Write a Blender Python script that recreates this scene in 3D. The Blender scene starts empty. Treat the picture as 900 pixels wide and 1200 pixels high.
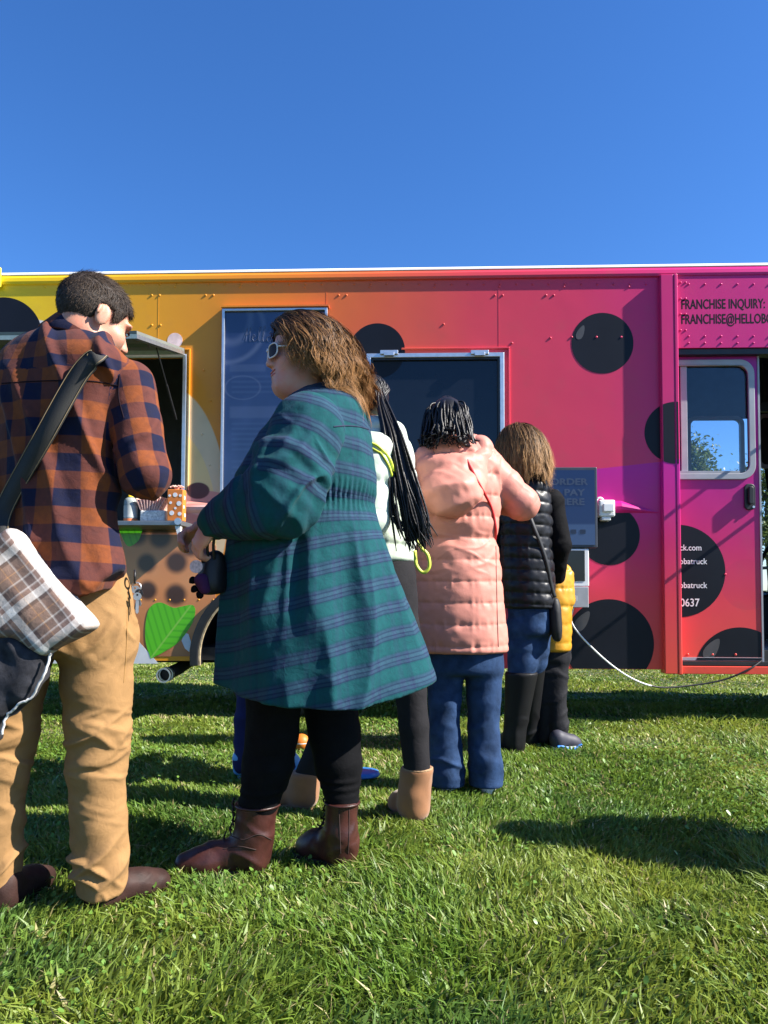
import bpy, bmesh, math, random
import numpy as np
from mathutils import Vector, Matrix, geometry
random.seed(7)
RNG = np.random.default_rng(7)
scene = bpy.context.scene
COL = scene.collection

# ------------------------------------------------------------------ camera
FPX = 880.0                 # focal length in photo pixels (900 x 1200)
CAM_H = 0.88
PITCH = math.atan(0.04)
ROLL = 0.003
AXIS_Y = 655.0              # photo row of the optical axis
cam_d = bpy.data.cameras.new('camera')
cam_d.sensor_fit = 'VERTICAL'
cam_d.sensor_width = 36; cam_d.sensor_height = 36
cam_d.lens = FPX / 1200 * 36
cam_d.shift_y = (AXIS_Y - 600) / 1200
cam_d.clip_start = 0.05; cam_d.clip_end = 3000
cam = bpy.data.objects.new('camera', cam_d)
COL.objects.link(cam)
CAM_M = Matrix.Rotation(math.pi / 2 + PITCH, 4, 'X') @ Matrix.Rotation(ROLL, 4, 'Z')
cam.matrix_world = Matrix.Translation((0, 0, CAM_H)) @ CAM_M
scene.camera = cam

# ------------------------------------------------------------------ sky and sun
SUN_DIR = Vector((-1.0, 0.21, -0.84)).normalized()      # the way the light travels
sun_elev = math.asin(-SUN_DIR.z)
to_sun = -SUN_DIR
world = bpy.data.worlds.new('World'); scene.world = world
world.use_nodes = True
wn = world.node_tree.nodes; wl = world.node_tree.links
wn.clear()
sky = wn.new('ShaderNodeTexSky'); sky.sky_type = 'NISHITA'; sky.sun_disc = False
sky.sun_elevation = sun_elev
sky.sun_rotation = math.atan2(to_sun.x, to_sun.y)
sky.air_density = 1.0; sky.dust_density = 0.15; sky.ozone_density = 9.0; sky.altitude = 0
bg = wn.new('ShaderNodeBackground'); bg.inputs['Strength'].default_value = 0.083
wo = wn.new('ShaderNodeOutputWorld')
hsv = wn.new('ShaderNodeHueSaturation'); hsv.inputs['Saturation'].default_value = 1.12; hsv.inputs['Hue'].default_value = 0.506
wl.new(sky.outputs[0], hsv.inputs['Color']); wl.new(hsv.outputs[0], bg.inputs[0]); wl.new(bg.outputs[0], wo.inputs[0])
sun_d = bpy.data.lights.new('sun', 'SUN'); sun_d.energy = 5.0; sun_d.angle = math.radians(0.5)
sun_d.color = (1.0, 0.95, 0.86)
sun = bpy.data.objects.new('sun', sun_d); COL.objects.link(sun)
sun.rotation_euler = SUN_DIR.to_track_quat('-Z', 'Y').to_euler()
sun.location = (20, -4, 20)
vs = scene.view_settings
vs.view_transform = 'Standard'; vs.look = 'None'; vs.exposure = 1.4; vs.gamma = 1.0
vs.use_curve_mapping = False
scene.render.engine = 'CYCLES'
scene.cycles.use_denoising = True
scene.cycles.max_bounces = 6

# ------------------------------------------------------------------ placing helpers
def ray(px, py):
    d = CAM_M.to_3x3() @ Vector(((px - 450) / FPX, (AXIS_Y - py) / FPX, -1.0))
    return d
def P(px, py, Y):
    """world point seen at photo pixel (px, py) at world depth Y"""
    d = ray(px, py); t = Y / d.y
    return np.array((d.x * t, Y, CAM_H + d.z * t))
TR_A = math.atan(0.038)     # the truck is turned a little: its right end is nearer
TR_D = 5.0
TRUCK_M = Matrix.Translation((0, TR_D, 0)) @ Matrix.Rotation(-TR_A, 4, 'Z')
TRUCK_I = TRUCK_M.inverted()
def W(px, py, y=0.0):
    """(u, z) in truck coordinates on the truck plane at local depth y"""
    o = TRUCK_I @ Vector((0, 0, CAM_H)); d = TRUCK_I.to_3x3() @ ray(px, py)
    t = (y - o.y) / d.y
    q = o + d * t
    return q.x, q.z
def WU(px, py=600, y=0.0): return W(px, py, y)[0]
def WZ(py, px=450, y=0.0): return W(px, py, y)[1]

# ------------------------------------------------------------------ objects
def tag(o, label=None, cat=None, group=None, kind=None):
    if label: o['label'] = label
    if cat: o['category'] = cat
    if group: o['group'] = group
    if kind: o['kind'] = kind
    return o
def empty(name, loc=(0, 0, 0), rz=0.0):
    o = bpy.data.objects.new(name, None); COL.objects.link(o)
    o.location = loc; o.rotation_euler = (0, 0, rz); o.empty_display_size = 0.1
    return o
def link_mesh(name, me, mats, parent=None, smooth=False):
    o = bpy.data.objects.new(name, me); COL.objects.link(o)
    for m in (mats if isinstance(mats, (list, tuple)) else [mats]): me.materials.append(m)
    if smooth:
        me.polygons.foreach_set('use_smooth', np.ones(len(me.polygons), dtype=bool))
    if parent: o.parent = parent
    o.cycles.shadow_terminator_geometry_offset = 0.25
    return o
def from_np(name, V, F, mats, parent=None, smooth=True, world_space=True):
    """V (n,3), F (m,k) arrays; when parented to an Empty the mesh is moved into its space"""
    me = bpy.data.meshes.new(name)
    V = np.asarray(V, dtype=np.float64)
    F = np.asarray(F, dtype=np.int32)
    if world_space and parent is not None:
        inv = np.array(world_of(parent).inverted())
        V = V @ inv[:3, :3].T + inv[:3, 3]
    k = F.shape[1]
    me.vertices.add(len(V)); me.vertices.foreach_set('co', V.astype(np.float32).ravel())
    me.loops.add(F.size); me.loops.foreach_set('vertex_index', F.ravel())
    me.polygons.add(len(F)); me.polygons.foreach_set('loop_start', np.arange(len(F), dtype=np.int32) * k)
    me.polygons.foreach_set('loop_total', np.full(len(F), k, dtype=np.int32))
    me.update(calc_edges=True); me.validate()
    return link_mesh(name, me, mats, parent, smooth)
def world_of(o):
    m = o.matrix_basis.copy()
    while o.parent:
        o = o.parent; m = o.matrix_basis @ m
    return m
def bm_obj(name, bm, mats, parent=None, smooth=False, bevel=0.0, segs=2):
    me = bpy.data.meshes.new(name)
    bmesh.ops.recalc_face_normals(bm, faces=bm.faces)
    if bevel > 0:
        ed = [e for e in bm.edges if len(e.link_faces) == 2 and e.calc_face_angle(0) > 0.5]
        bmesh.ops.bevel(bm, geom=ed, offset=bevel, segments=segs, affect='EDGES', profile=0.5)
    bm.to_mesh(me); bm.free()
    return link_mesh(name, me, mats, parent, smooth)
def box(bm, x0, x1, y0, y1, z0, z1):
    v = [bm.verts.new(c) for c in ((x0,y0,z0),(x1,y0,z0),(x1,y1,z0),(x0,y1,z0),(x0,y0,z1),(x1,y0,z1),(x1,y1,z1),(x0,y1,z1))]
    for f in ((0,3,2,1),(4,5,6,7),(0,1,5,4),(1,2,6,5),(2,3,7,6),(3,0,4,7)): bm.faces.new([v[i] for i in f])
    return v
def box_obj(name, b, mat, parent=None, bevel=0.0):
    bm = bmesh.new(); box(bm, *b)
    return bm_obj(name, bm, mat, parent, bevel=bevel)
def plate(bm, outer, holes, y0, y1):
    """a flat plate in the x-z plane (front y0, back y1) with holes; outlines are lists of (x, z)"""
    loops = [outer] + list(holes)
    flat = [p for lp in loops for p in lp]
    tris = geometry.tessellate_polygon([[Vector((p[0], p[1], 0)) for p in lp] for lp in loops])
    fv = [bm.verts.new((p[0], y0, p[1])) for p in flat]
    bv = [bm.verts.new((p[0], y1, p[1])) for p in flat]
    for t in tris:
        try:
            bm.faces.new([fv[i] for i in t]); bm.faces.new([bv[i] for i in reversed(t)])
        except ValueError: pass
    s = 0
    for lp in loops:
        n = len(lp)
        for i in range(n):
            a, b = s + i, s + (i + 1) % n
            try: bm.faces.new((fv[a], fv[b], bv[b], bv[a]))
            except ValueError: pass
        s += n
def rect(x0, x1, z0, z1): return [(x0, z0), (x1, z0), (x1, z1), (x0, z1)]
def rrect(x0, x1, z0, z1, r, n=6):
    pts = []
    for cx, cz, a0 in ((x1-r, z0+r, -90), (x1-r, z1-r, 0), (x0+r, z1-r, 90), (x0+r, z0+r, 180)):
        for i in range(n + 1):
            a = math.radians(a0 + 90 * i / n); pts.append((cx + r*math.cos(a), cz + r*math.sin(a)))
    return pts
def circ(cx, cz, r, n=64, a0=0, a1=360):
    full = abs(a1 - a0) >= 360
    m = n if full else n + 1
    return [(cx + r*math.cos(math.radians(a0 + (a1-a0)*i/n)), cz + r*math.sin(math.radians(a0 + (a1-a0)*i/n))) for i in range(m)]
def clip_poly(pts, f):
    """keep the part of a polygon where the linear function f >= 0"""
    out = []
    for i in range(len(pts)):
        a, b = pts[i], pts[(i+1) % len(pts)]
        fa, fb = f(a), f(b)
        if fa >= 0: out.append(a)
        if (fa >= 0) != (fb >= 0):
            t = fa / (fa - fb); out.append((a[0] + (b[0]-a[0])*t, a[1] + (b[1]-a[1])*t))
    return out
def tube_np(pts, radii, n=8, close=True):
    """tube along a polyline; returns V, F(quads)"""
    pts = np.asarray(pts, float); m = len(pts)
    radii = np.broadcast_to(np.asarray(radii, float), (m,))
    T = np.gradient(pts, axis=0); T /= np.linalg.norm(T, axis=1)[:, None] + 1e-12
    ref = np.array((0.0, 0, 1)) if abs(T[0][2]) < 0.9 else np.array((1.0, 0, 0))
    N = np.zeros_like(pts); nrm = ref - T[0]*np.dot(ref, T[0]); nrm /= np.linalg.norm(nrm)
    for i in range(m):
        nrm = nrm - T[i]*np.dot(nrm, T[i]); nrm /= np.linalg.norm(nrm) + 1e-12
        N[i] = nrm
    B = np.cross(T, N)
    a = np.arange(n) * 2*np.pi/n
    V = pts[:, None] + radii[:, None, None]*(np.cos(a)[None, :, None]*N[:, None] + np.sin(a)[None, :, None]*B[:, None])
    V = V.reshape(-1, 3)
    i = np.arange(m-1)[:, None]*n; j = np.arange(n)[None]; j2 = (j+1) % n
    F = np.stack([i+j, i+j2, i+n+j2, i+n+j], -1).reshape(-1, 4)
    if close:
        V = np.vstack([V, pts[0], pts[-1]]); c0, c1 = m*n, m*n+1
        k = np.arange(n); k2 = (k+1) % n
        F = np.vstack([F, np.stack([np.full(n, c0), k2, k, k], -1), np.stack([np.full(n, c1), (m-1)*n+k, (m-1)*n+k2, (m-1)*n+k2], -1)])
    return V, F
def tube_bm(bm, pts, r, n=8):
    V, F = tube_np(pts, r, n)
    vs_ = [bm.verts.new(v) for v in V]
    for f in F:
        idx = list(dict.fromkeys(f.tolist()))
        try: bm.faces.new([vs_[i] for i in idx])
        except ValueError: pass
def catmull(pts, n):
    p = np.asarray(pts, float); m = len(p)
    if m == 2: return p[0] + (p[1]-p[0])*np.linspace(0, 1, n)[:, None]
    q = np.vstack([2*p[0]-p[1], p, 2*p[-1]-p[-2]])
    t = np.linspace(0, m-1-1e-9, n); i = t.astype(int); f = (t-i)[:, None]
    a, b, c, d = q[i], q[i+1], q[i+2], q[i+3]
    return 0.5*((2*b) + (c-a)*f + (2*a-5*b+4*c-d)*f**2 + (-a+3*b-3*c+d)*f**3)

# ------------------------------------------------------------------ materials
def srgb(r, g, b):
    f = lambda c: (c/255/12.92) if c/255 <= 0.04045 else ((c/255+0.055)/1.055)**2.4
    return (f(r), f(g), f(b))
def new_mat(name):
    m = bpy.data.materials.new(name); m.use_nodes = True
    n = m.node_tree.nodes; l = m.node_tree.links
    return m, n, l, n['Principled BSDF']
def inp(b, k, v):
    if k in b.inputs: b.inputs[k].default_value = v
def pmat(name, col, rough=0.6, metal=0.0, var=0.15, scale=12.0, bump=0.0, bscale=200.0, spec=0.5, coat=0.0, stretch=(1, 1, 1), sheen=0.0, trans=0.0, alpha=1.0, ior=1.45):
    m, n, l, b = new_mat(name)
    inp(b, 'Roughness', rough); inp(b, 'Metallic', metal); inp(b, 'Specular IOR Level', spec); inp(b, 'Coat Weight', coat)
    inp(b, 'Sheen Weight', sheen); inp(b, 'Transmission Weight', trans); inp(b, 'Alpha', alpha); inp(b, 'IOR', ior)
    tc = n.new('ShaderNodeTexCoord'); mp = n.new('ShaderNodeMapping'); mp.inputs['Scale'].default_value = stretch
    l.new(tc.outputs['Object'], mp.inputs[0])
    nz = n.new('ShaderNodeTexNoise'); nz.inputs['Scale'].default_value = scale; nz.inputs['Detail'].default_value = 5
    l.new(mp.outputs[0], nz.inputs['Vector'])
    rp = n.new('ShaderNodeValToRGB')
    c0 = tuple(min(1, c*(1-var)) for c in col) + (1,); c1 = tuple(min(1, c*(1+var)) for c in col) + (1,)
    rp.color_ramp.elements[0].position = 0.3; rp.color_ramp.elements[1].position = 0.7
    rp.color_ramp.elements[0].color = c0; rp.color_ramp.elements[1].color = c1
    l.new(nz.outputs[0], rp.inputs[0]); l.new(rp.outputs[0], b.inputs['Base Color'])
    if bump > 0:
        n2 = n.new('ShaderNodeTexNoise'); n2.inputs['Scale'].default_value = bscale; n2.inputs['Detail'].default_value = 3
        l.new(mp.outputs[0], n2.inputs['Vector'])
        bp = n.new('ShaderNodeBump'); bp.inputs['Strength'].default_value = bump; bp.inputs['Distance'].default_value = 0.002
        l.new(n2.outputs[0], bp.inputs['Height']); l.new(bp.outputs[0], b.inputs['Normal'])
    return m
class NG:
    """a few shortcuts for math nodes"""
    def __init__(s, n, l): s.n, s.l = n, l
    def _set(s, sock, v):
        if hasattr(v, 'is_linked') or isinstance(v, bpy.types.NodeSocket): s.l.new(v, sock)
        else: sock.default_value = v
    def m(s, op, a, b=0.0, c=0.0):
        q = s.n.new('ShaderNodeMath'); q.operation = op
        for i, v in enumerate((a, b, c)): s._set(q.inputs[i], v)
        return q.outputs[0]
    def smooth(s, v, a, b, o0=0.0, o1=1.0):
        q = s.n.new('ShaderNodeMapRange'); q.interpolation_type = 'SMOOTHSTEP'
        s._set(q.inputs['Value'], v)
        q.inputs['From Min'].default_value = a; q.inputs['From Max'].default_value = b
        q.inputs['To Min'].default_value = o0; q.inputs['To Max'].default_value = o1
        return q.outputs['Result']
    def mix(s, f, a, b, blend='MIX'):
        q = s.n.new('ShaderNodeMix'); q.data_type = 'RGBA'; q.blend_type = blend
        s._set(q.inputs[0], f)
        for i, v in ((6, a), (7, b)):
            if isinstance(v, (tuple, list)): q.inputs[i].default_value = tuple(v) + (1,) if len(v) == 3 else v
            else: s.l.new(v, q.inputs[i])
        return q.outputs[2]
    def ramp(s, v, stops, interp='LINEAR'):
        q = s.n.new('ShaderNodeValToRGB'); q.color_ramp.interpolation = interp
        e = q.color_ramp.elements
        while len(e) < len(stops): e.new(0.5)
        for el, (p, c) in zip(e, stops): el.position = p; el.color = tuple(c) + (1,)
        s._set(q.inputs[0], v); return q.outputs[0]
    def xyz(s, v):
        q = s.n.new('ShaderNodeSeparateXYZ'); s.l.new(v, q.inputs[0]); return q.outputs
    def noise(s, vec, scale, detail=3):
        q = s.n.new('ShaderNodeTexNoise'); q.inputs['Scale'].default_value = scale; q.inputs['Detail'].default_value = detail
        if vec is not None: s.l.new(vec, q.inputs['Vector'])
        return q.outputs[0]
    def bump(s, b, h, strength=0.3, dist=0.002):
        q = s.n.new('ShaderNodeBump'); q.inputs['Strength'].default_value = strength; q.inputs['Distance'].default_value = dist
        s.l.new(h, q.inputs['Height']); s.l.new(q.outputs[0], b.inputs['Normal'])

# ------------------------------------------------------------------ ground
def ground_z(x, y):
    x = np.asarray(x, float); y = np.asarray(y, float)
    z = 0.012*np.sin(x*1.3+0.4)*np.sin(y*1.7) + 0.006*np.sin(x*4.1+y*2.3)
    dip = np.clip((y - 5.4)/1.6, 0, 1); dip = dip*dip*(3-2*dip)
    return z*np.clip((y-0.2)/1.0, 0, 1)*np.clip((30-y)/10, 0, 1) - 0.10*dip
m, n, l, b = new_mat('lawn_soil'); g = NG(n, l)
tc = n.new('ShaderNodeTexCoord')
v1 = g.noise(tc.outputs['Object'], 3.0, 6); v2 = g.noise(tc.outputs['Object'], 60.0, 4)
c = g.ramp(v1, ((0.3, (0.045, 0.075, 0.016)), (0.6, (0.07, 0.11, 0.025)), (0.8, (0.11, 0.10, 0.045))))
c = g.mix(g.smooth(v2, 0.35, 0.7), c, (0.03, 0.035, 0.012)); l.new(c, b.inputs['Base Color'])
inp(b, 'Roughness', 0.9); g.bump(b, v2, 0.6, 0.02)
M_SOIL = m
xs = np.concatenate([[-1500, -400, -100, -30], np.linspace(-12, 12, 97), [30, 100, 400, 1500]])
ys = np.concatenate([[-1500, -200, -30, -5], np.linspace(0, 24, 121), [40, 100, 400, 2500]])
X, Y_ = np.meshgrid(xs, ys, indexing='ij')
V = np.stack([X, Y_, ground_z(X, Y_)], -1).reshape(-1, 3)
ny = len(ys); i, j = np.meshgrid(np.arange(len(xs)-1), np.arange(ny-1), indexing='ij')
F = np.stack([i*ny+j, (i+1)*ny+j, (i+1)*ny+j+1, i*ny+j+1], -1).reshape(-1, 4)
ground = from_np('ground', V, F, M_SOIL)
tag(ground, 'wide flat lawn under the truck and the queue', 'ground', kind='structure')

def value_noise2(x, y, seed):
    xi = np.floor(x).astype(np.int64); yi = np.floor(y).astype(np.int64)
    fx = x-xi; fy = y-yi; fx = fx*fx*(3-2*fx); fy = fy*fy*(3-2*fy)
    def h(a, b):
        q = (a*374761393 + b*668265263 + seed*982451653) & 0x7fffffff
        q = ((q ^ (q >> 13))*1274126177) & 0x7fffffff
        return (q & 0xffff)/65535.0
    return (h(xi, yi)*(1-fx)+h(xi+1, yi)*fx)*(1-fy) + (h(xi, yi+1)*(1-fx)+h(xi+1, yi+1)*fx)*fy

def leaf_material(name, trans=0.35, rough=0.45):
    m, n, l, b = new_mat(name)
    at = n.new('ShaderNodeAttribute'); at.attribute_name = 'tint'
    inp(b, 'Roughness', rough); inp(b, 'Specular IOR Level', 0.35)
    l.new(at.outputs['Color'], b.inputs['Base Color'])
    tr = n.new('ShaderNodeBsdfTranslucent'); hs = n.new('ShaderNodeHueSaturation')
    hs.inputs['Value'].default_value = 1.25; hs.inputs['Hue'].default_value = 0.485
    l.new(at.outputs['Color'], hs.inputs['Color']); l.new(hs.outputs[0], tr.inputs[0])
    mx = n.new('ShaderNodeMixShader'); mx.inputs[0].default_value = trans
    l.new(b.outputs[0], mx.inputs[1]); l.new(tr.outputs[0], mx.inputs[2])
    l.new(mx.outputs[0], n['Material Output'].inputs[0])
    return m
def set_tint(o, C):
    a = o.data.color_attributes.new('tint', 'FLOAT_COLOR', 'POINT')
    C4 = np.ones((len(C), 4), np.float32); C4[:, :3] = C
    a.data.foreach_set('color', C4.ravel())

def build_grass():
    D0 = 19000.0
    N = 3400000
    y = RNG.uniform(0.75, 17, N); x = RNG.uniform(-1, 1, N)*(0.57*17+0.9)
    dens = np.where(y < 2.2, 1.0, (2.2/y)**1.9)
    area = 2*(0.57*17+0.9)*16.25
    keep = (np.abs(x) < 0.57*y+0.75) & (RNG.random(N) < dens*D0/(N/area))
    x, y = x[keep], y[keep]; n = len(x)
    big = value_noise2(x*1.7+5, y*1.7, 3); mid = value_noise2(x*6+9, y*6, 5); fine = value_noise2(x*17, y*17, 8)
    tall = np.clip((value_noise2(x*3.3+3, y*2.6, 21)-0.55)*3.2, 0, 1)
    near = np.clip((2.6-y)/1.4, 0, 1)
    h = 0.022 + 0.018*mid + 0.012*RNG.random(n) + 0.040*tall*RNG.random(n) + (0.010+0.026*RNG.random(n)**2)*near
    thin = np.clip((value_noise2(x*2.1+31, y*2.1+4, 77)-0.55)*3.5, 0, 1)*np.clip((y-2.4)/0.6, 0, 1)
    h *= (1-0.45*thin)*(1-0.15*np.clip((y-2.4)/1.0, 0, 1))
    wdt = (0.0021+0.0017*RNG.random(n))*(1+0.30*np.clip(y-2.2, 0, 9))
    wdt *= np.where(RNG.random(n) < 0.10, 1.7, 1.0)*(1+0.18*near)
    # lean follows clumps with scatter
    ang = value_noise2(x*2.3+60, y*2.3, 13)*7.0 + RNG.normal(0, 1.1, n)
    lean = np.abs(RNG.normal(0.75, 0.45, n))*h
    dx, dy = np.cos(ang)*lean, np.sin(ang)*lean
    fa = RNG.uniform(0, np.pi, n); wx, wy = np.cos(fa)*wdt, np.sin(fa)*wdt
    z0 = ground_z(x, y)-0.004
    V = np.empty((n, 5, 3))
    V[:, 0] = np.stack([x-wx, y-wy, z0], -1); V[:, 1] = np.stack([x+wx, y+wy, z0], -1)
    mx_, my_ = x+dx*0.38, y+dy*0.38; hz = h*0.62
    V[:, 2] = np.stack([mx_+wx*0.85, my_+wy*0.85, z0+hz], -1); V[:, 3] = np.stack([mx_-wx*0.85, my_-wy*0.85, z0+hz], -1)
    drop = np.clip(lean/h-0.7, 0, 1)*0.35
    V[:, 4] = np.stack([x+dx, y+dy, z0+h*(1-drop)], -1)
    k = np.arange(n)*5
    T = np.concatenate([np.stack([k, k+1, k+2], -1), np.stack([k, k+2, k+3], -1), np.stack([k+3, k+2, k+4], -1)])
    r = RNG.random(n)
    c = np.array((0.110, 0.200, 0.026))[None]*(0.7+0.6*RNG.random(n))[:, None]
    yel = np.clip(big*0.9+0.5*fine-0.40 + 0.35*RNG.random(n)-0.1+0.18*np.clip((y-2.6)/1.5, 0, 1), 0, 1)[:, None]
    c = c*(1-yel)+np.array((0.235, 0.290, 0.046))*yel
    blu = np.clip(value_noise2(x*4, y*4+50, 40)-0.62, 0, 1)[:, None]*1.8
    c = c*(1-blu)+np.array((0.06, 0.155, 0.040))*blu
    dry = (r < 0.045+0.16*thin)[:, None]
    c = np.where(dry, np.array((0.42, 0.37, 0.17))*(0.7+0.5*RNG.random(n))[:, None], c)
    C = np.repeat(c, 5, axis=0)
    C.reshape(n, 5, 3)[:, :2] *= np.array((1.0, 0.92, 0.9))
    o = from_np('grass', V.reshape(-1, 3), T, leaf_material('grass_blade'), smooth=False)
    set_tint(o, C)
    tag(o, 'short mown green grass covering the whole lawn', 'grass', kind='stuff')
    # clover and other broad leaves between the blades
    N = 90000
    y = RNG.uniform(0.9, 7, N); x = RNG.uniform(-1, 1, N)*4.6
    msk = value_noise2(x*1.1+12, y*1.3+3, 91)
    keep = (np.abs(x) < 0.57*y+0.7) & (RNG.random(N) < np.clip((msk-0.38)*2.2, 0.02, 1)*np.clip(3.2/y, 0, 1)**2)
    x, y = x[keep], y[keep]; n = len(x)
    s = RNG.uniform(0.0045, 0.0085, n)*(1+0.12*np.clip(y-2.4, 0, 5))
    a = RNG.uniform(0, 2*np.pi, n); tx, ty = RNG.normal(0, 0.45, n), RNG.normal(0, 0.45, n)
    z = ground_z(x, y)+RNG.uniform(0.016, 0.042, n)
    V = np.empty((n, 6, 3)); base = [(-1, 0), (-0.35, -0.75), (0.55, -0.7), (1, 0), (0.55, 0.7), (-0.35, 0.75)]
    for q, (bx, by) in enumerate(base):
        lx = (bx*np.cos(a)-by*np.sin(a))*s; ly = (bx*np.sin(a)+by*np.cos(a))*s
        V[:, q] = np.stack([x+lx, y+ly, z+lx*tx+ly*ty-(abs(by)*0.3)*s*-1], -1)
    k = np.arange(n)*6
    T = np.concatenate([np.stack([k, k+1, k+2, k+3], -1), np.stack([k, k+3, k+4, k+5], -1)])
    c = np.array((0.12, 0.225, 0.038))[None]*(0.65+0.7*RNG.random(n))[:, None]
    o = from_np('clover', V.reshape(-1, 3), T, leaf_material('clover_leaf', 0.3, 0.4), smooth=False)
    set_tint(o, np.repeat(c, 6, axis=0))
    tag(o, 'patches of small clover leaves growing among the grass', 'clover', kind='stuff')
build_grass()

# ------------------------------------------------------------------ food truck
TW = 1.95                                   # truck depth
Z_TOP = WZ(313); Z_RIM = WZ(329); Z_SK = WZ(784, 700)
U_L = -3.9; U_P0 = WU(775); U_P1 = WU(790); U_P2 = WU(795); U_R = 4.1
def wrap_material(name='truck_wrap', door=False):
    m, n, l, b = new_mat(name); g = NG(n, l)
    tc = n.new('ShaderNodeTexCoord'); x, y, z = g.xyz(tc.outputs['Object'])
    u0, u1 = WU(0), WU(900)
    t = g.m('DIVIDE', g.m('SUBTRACT', x, u0), u1-u0)
    wob = g.m('MULTIPLY', g.m('SUBTRACT', g.noise(tc.outputs['Object'], 0.9, 1), 0.5), 0.10)
    t = g.m('ADD', t, wob)
    top = g.ramp(t, ((0.0, (0.72, 0.52, 0.010)), (0.09, (0.72, 0.43, 0.012)), (0.20, (0.71, 0.30, 0.014)), (0.36, (0.69, 0.20, 0.022)), (0.49, (0.68, 0.115, 0.040)),
                     (0.64, (0.66, 0.055, 0.078)), (0.79, (0.64, 0.036, 0.100)), (0.88, (0.60, 0.020, 0.155)), (1.0, (0.58, 0.014, 0.180))))
    # lower sheet: magenta at its top edge running to warm red at the skirt
    lowc = g.ramp(g.m('DIVIDE', g.m('SUBTRACT', z, Z_SK), WZ(545, 700)-Z_SK),
                  ((0.0, (0.74, 0.080, 0.050)), (0.35, (0.70, 0.048, 0.075)), (0.62, (0.60, 0.022, 0.130)), (0.85, (0.54, 0.010, 0.22)), (1.0, (0.52, 0.010, 0.26))))
    # its upper edge is a shallow wave
    ue = g.m('ADD', WZ(556, 640), g.m('MULTIPLY', g.m('SUBTRACT', x, WU(640)), 0.11))
    if door: ue = 10.0
    ml = g.smooth(g.m('SUBTRACT', ue, z), -0.002, 0.004)
    ml = g.m('MULTIPLY', ml, g.smooth(x, WU(560), WU(640)))
    c = g.mix(ml, top, lowc)
    if door:
        # door sheet: plain magenta above, red below
        c = g.ramp(g.m('DIVIDE', g.m('SUBTRACT', z, Z_SK), WZ(420, 840)-Z_SK),
                   ((0.0, (0.74, 0.085, 0.055)), (0.22, (0.70, 0.052, 0.075)), (0.40, (0.56, 0.018, 0.13)), (0.60, (0.46, 0.010, 0.20)), (1.0, (0.36, 0.010, 0.22))))
        dd = g.m('SQRT', g.m('ADD', g.m('POWER', g.m('SUBTRACT', x, W(880, 685)[0]), 2), g.m('POWER', g.m('SUBTRACT', z, W(880, 685)[1]), 2)))
        c = g.mix(g.smooth(dd, 0.165, 0.170, 0.22, 0.0), c, (0.45, 0.03, 0.09))
    else:
        # pale swirls printed right of the serving hatch and above it
        def blob(px, py, rx, ry, col, s0, s1, cc, amt=1.0, sk=0.0):
            cu, cz = W(px, py)
            du = g.m('DIVIDE', g.m('ADD', g.m('SUBTRACT', x, cu), g.m('MULTIPLY', g.m('SUBTRACT', z, cz), sk)), rx)
            dz = g.m('DIVIDE', g.m('SUBTRACT', z, cz), ry)
            d = g.m('SQRT', g.m('ADD', g.m('MULTIPLY', du, du), g.m('MULTIPLY', dz, dz)))
            return g.mix(g.smooth(d, s0, s1, amt, 0.0), cc, col)
        c = blob(215, 575, 0.30, 0.70, (0.66, 0.52, 0.33), 0.97, 1.0, c, 0.9, 0.1)
        c = blob(208, 600, 0.27, 0.58, (0.78, 0.55, 0.22), 0.97, 1.0, c, 0.85, 0.1)
        c = blob(246, 602, 0.25, 0.16, (0.62, 0.25, 0.20), 0.96, 1.0, c, 1.0, 0.3)
        c = blob(242, 598, 0.17, 0.045, (0.80, 0.55, 0.50), 0.4, 1.0, c, 0.8, 0.0)
        c = blob(232, 575, 0.085, 0.06, (0.10, 0.03, 0.025), 0.85, 1.0, c, 1.0, 0.0)
        c = blob(52, 425, 0.36, 0.31, (0.62, 0.60, 0.60), 0.96, 1.0, c, 1.0, 0.4)
    # a little road grime and wear low down
    gr = g.m('MULTIPLY', g.smooth(g.noise(tc.outputs['Object'], 7.0, 6), 0.5, 0.75), 0.10)
    c = g.mix(gr, c, (0.25, 0.12, 0.08))
    l.new(c, b.inputs['Base Color'])
    inp(b, 'Roughness', 0.36); inp(b, 'Specular IOR Level', 0.3); inp(b, 'Coat Weight', 0.08); inp(b, 'Coat Roughness', 0.12)
    g.bump(b, g.noise(tc.outputs['Object'], 2.2, 2), 0.12, 0.03)
    return m
M_WRAP = wrap_material(); M_DOORWRAP = wrap_material('door_wrap', True)
M_DOT = pmat('printed_black_dot', (0.008, 0.009, 0.014), 0.4, var=0.2, scale=3, spec=0.25)
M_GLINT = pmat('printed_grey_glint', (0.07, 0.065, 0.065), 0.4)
M_ALU = pmat('brushed_aluminium', (0.62, 0.63, 0.65), 0.38, metal=0.9, var=0.08, scale=30)
M_GREYRUB = pmat('grey_window_frame', (0.33, 0.34, 0.37), 0.5, var=0.08)
M_WHITE = pmat('white_paint', (0.80, 0.80, 0.79), 0.4, var=0.05)
M_BLACK = pmat('black_plastic', (0.018, 0.018, 0.02), 0.45, var=0.2)
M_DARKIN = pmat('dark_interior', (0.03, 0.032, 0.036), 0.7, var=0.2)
M_RUBBER = pmat('tyre_rubber', (0.022, 0.022, 0.023), 0.8, var=0.25, bump=0.3, bscale=80)
M_STEEL = pmat('steel_rim', (0.45, 0.45, 0.46), 0.4, metal=0.8)
M_CHASSIS = pmat('black_chassis', (0.02, 0.02, 0.02), 0.8, var=0.3)
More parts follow.
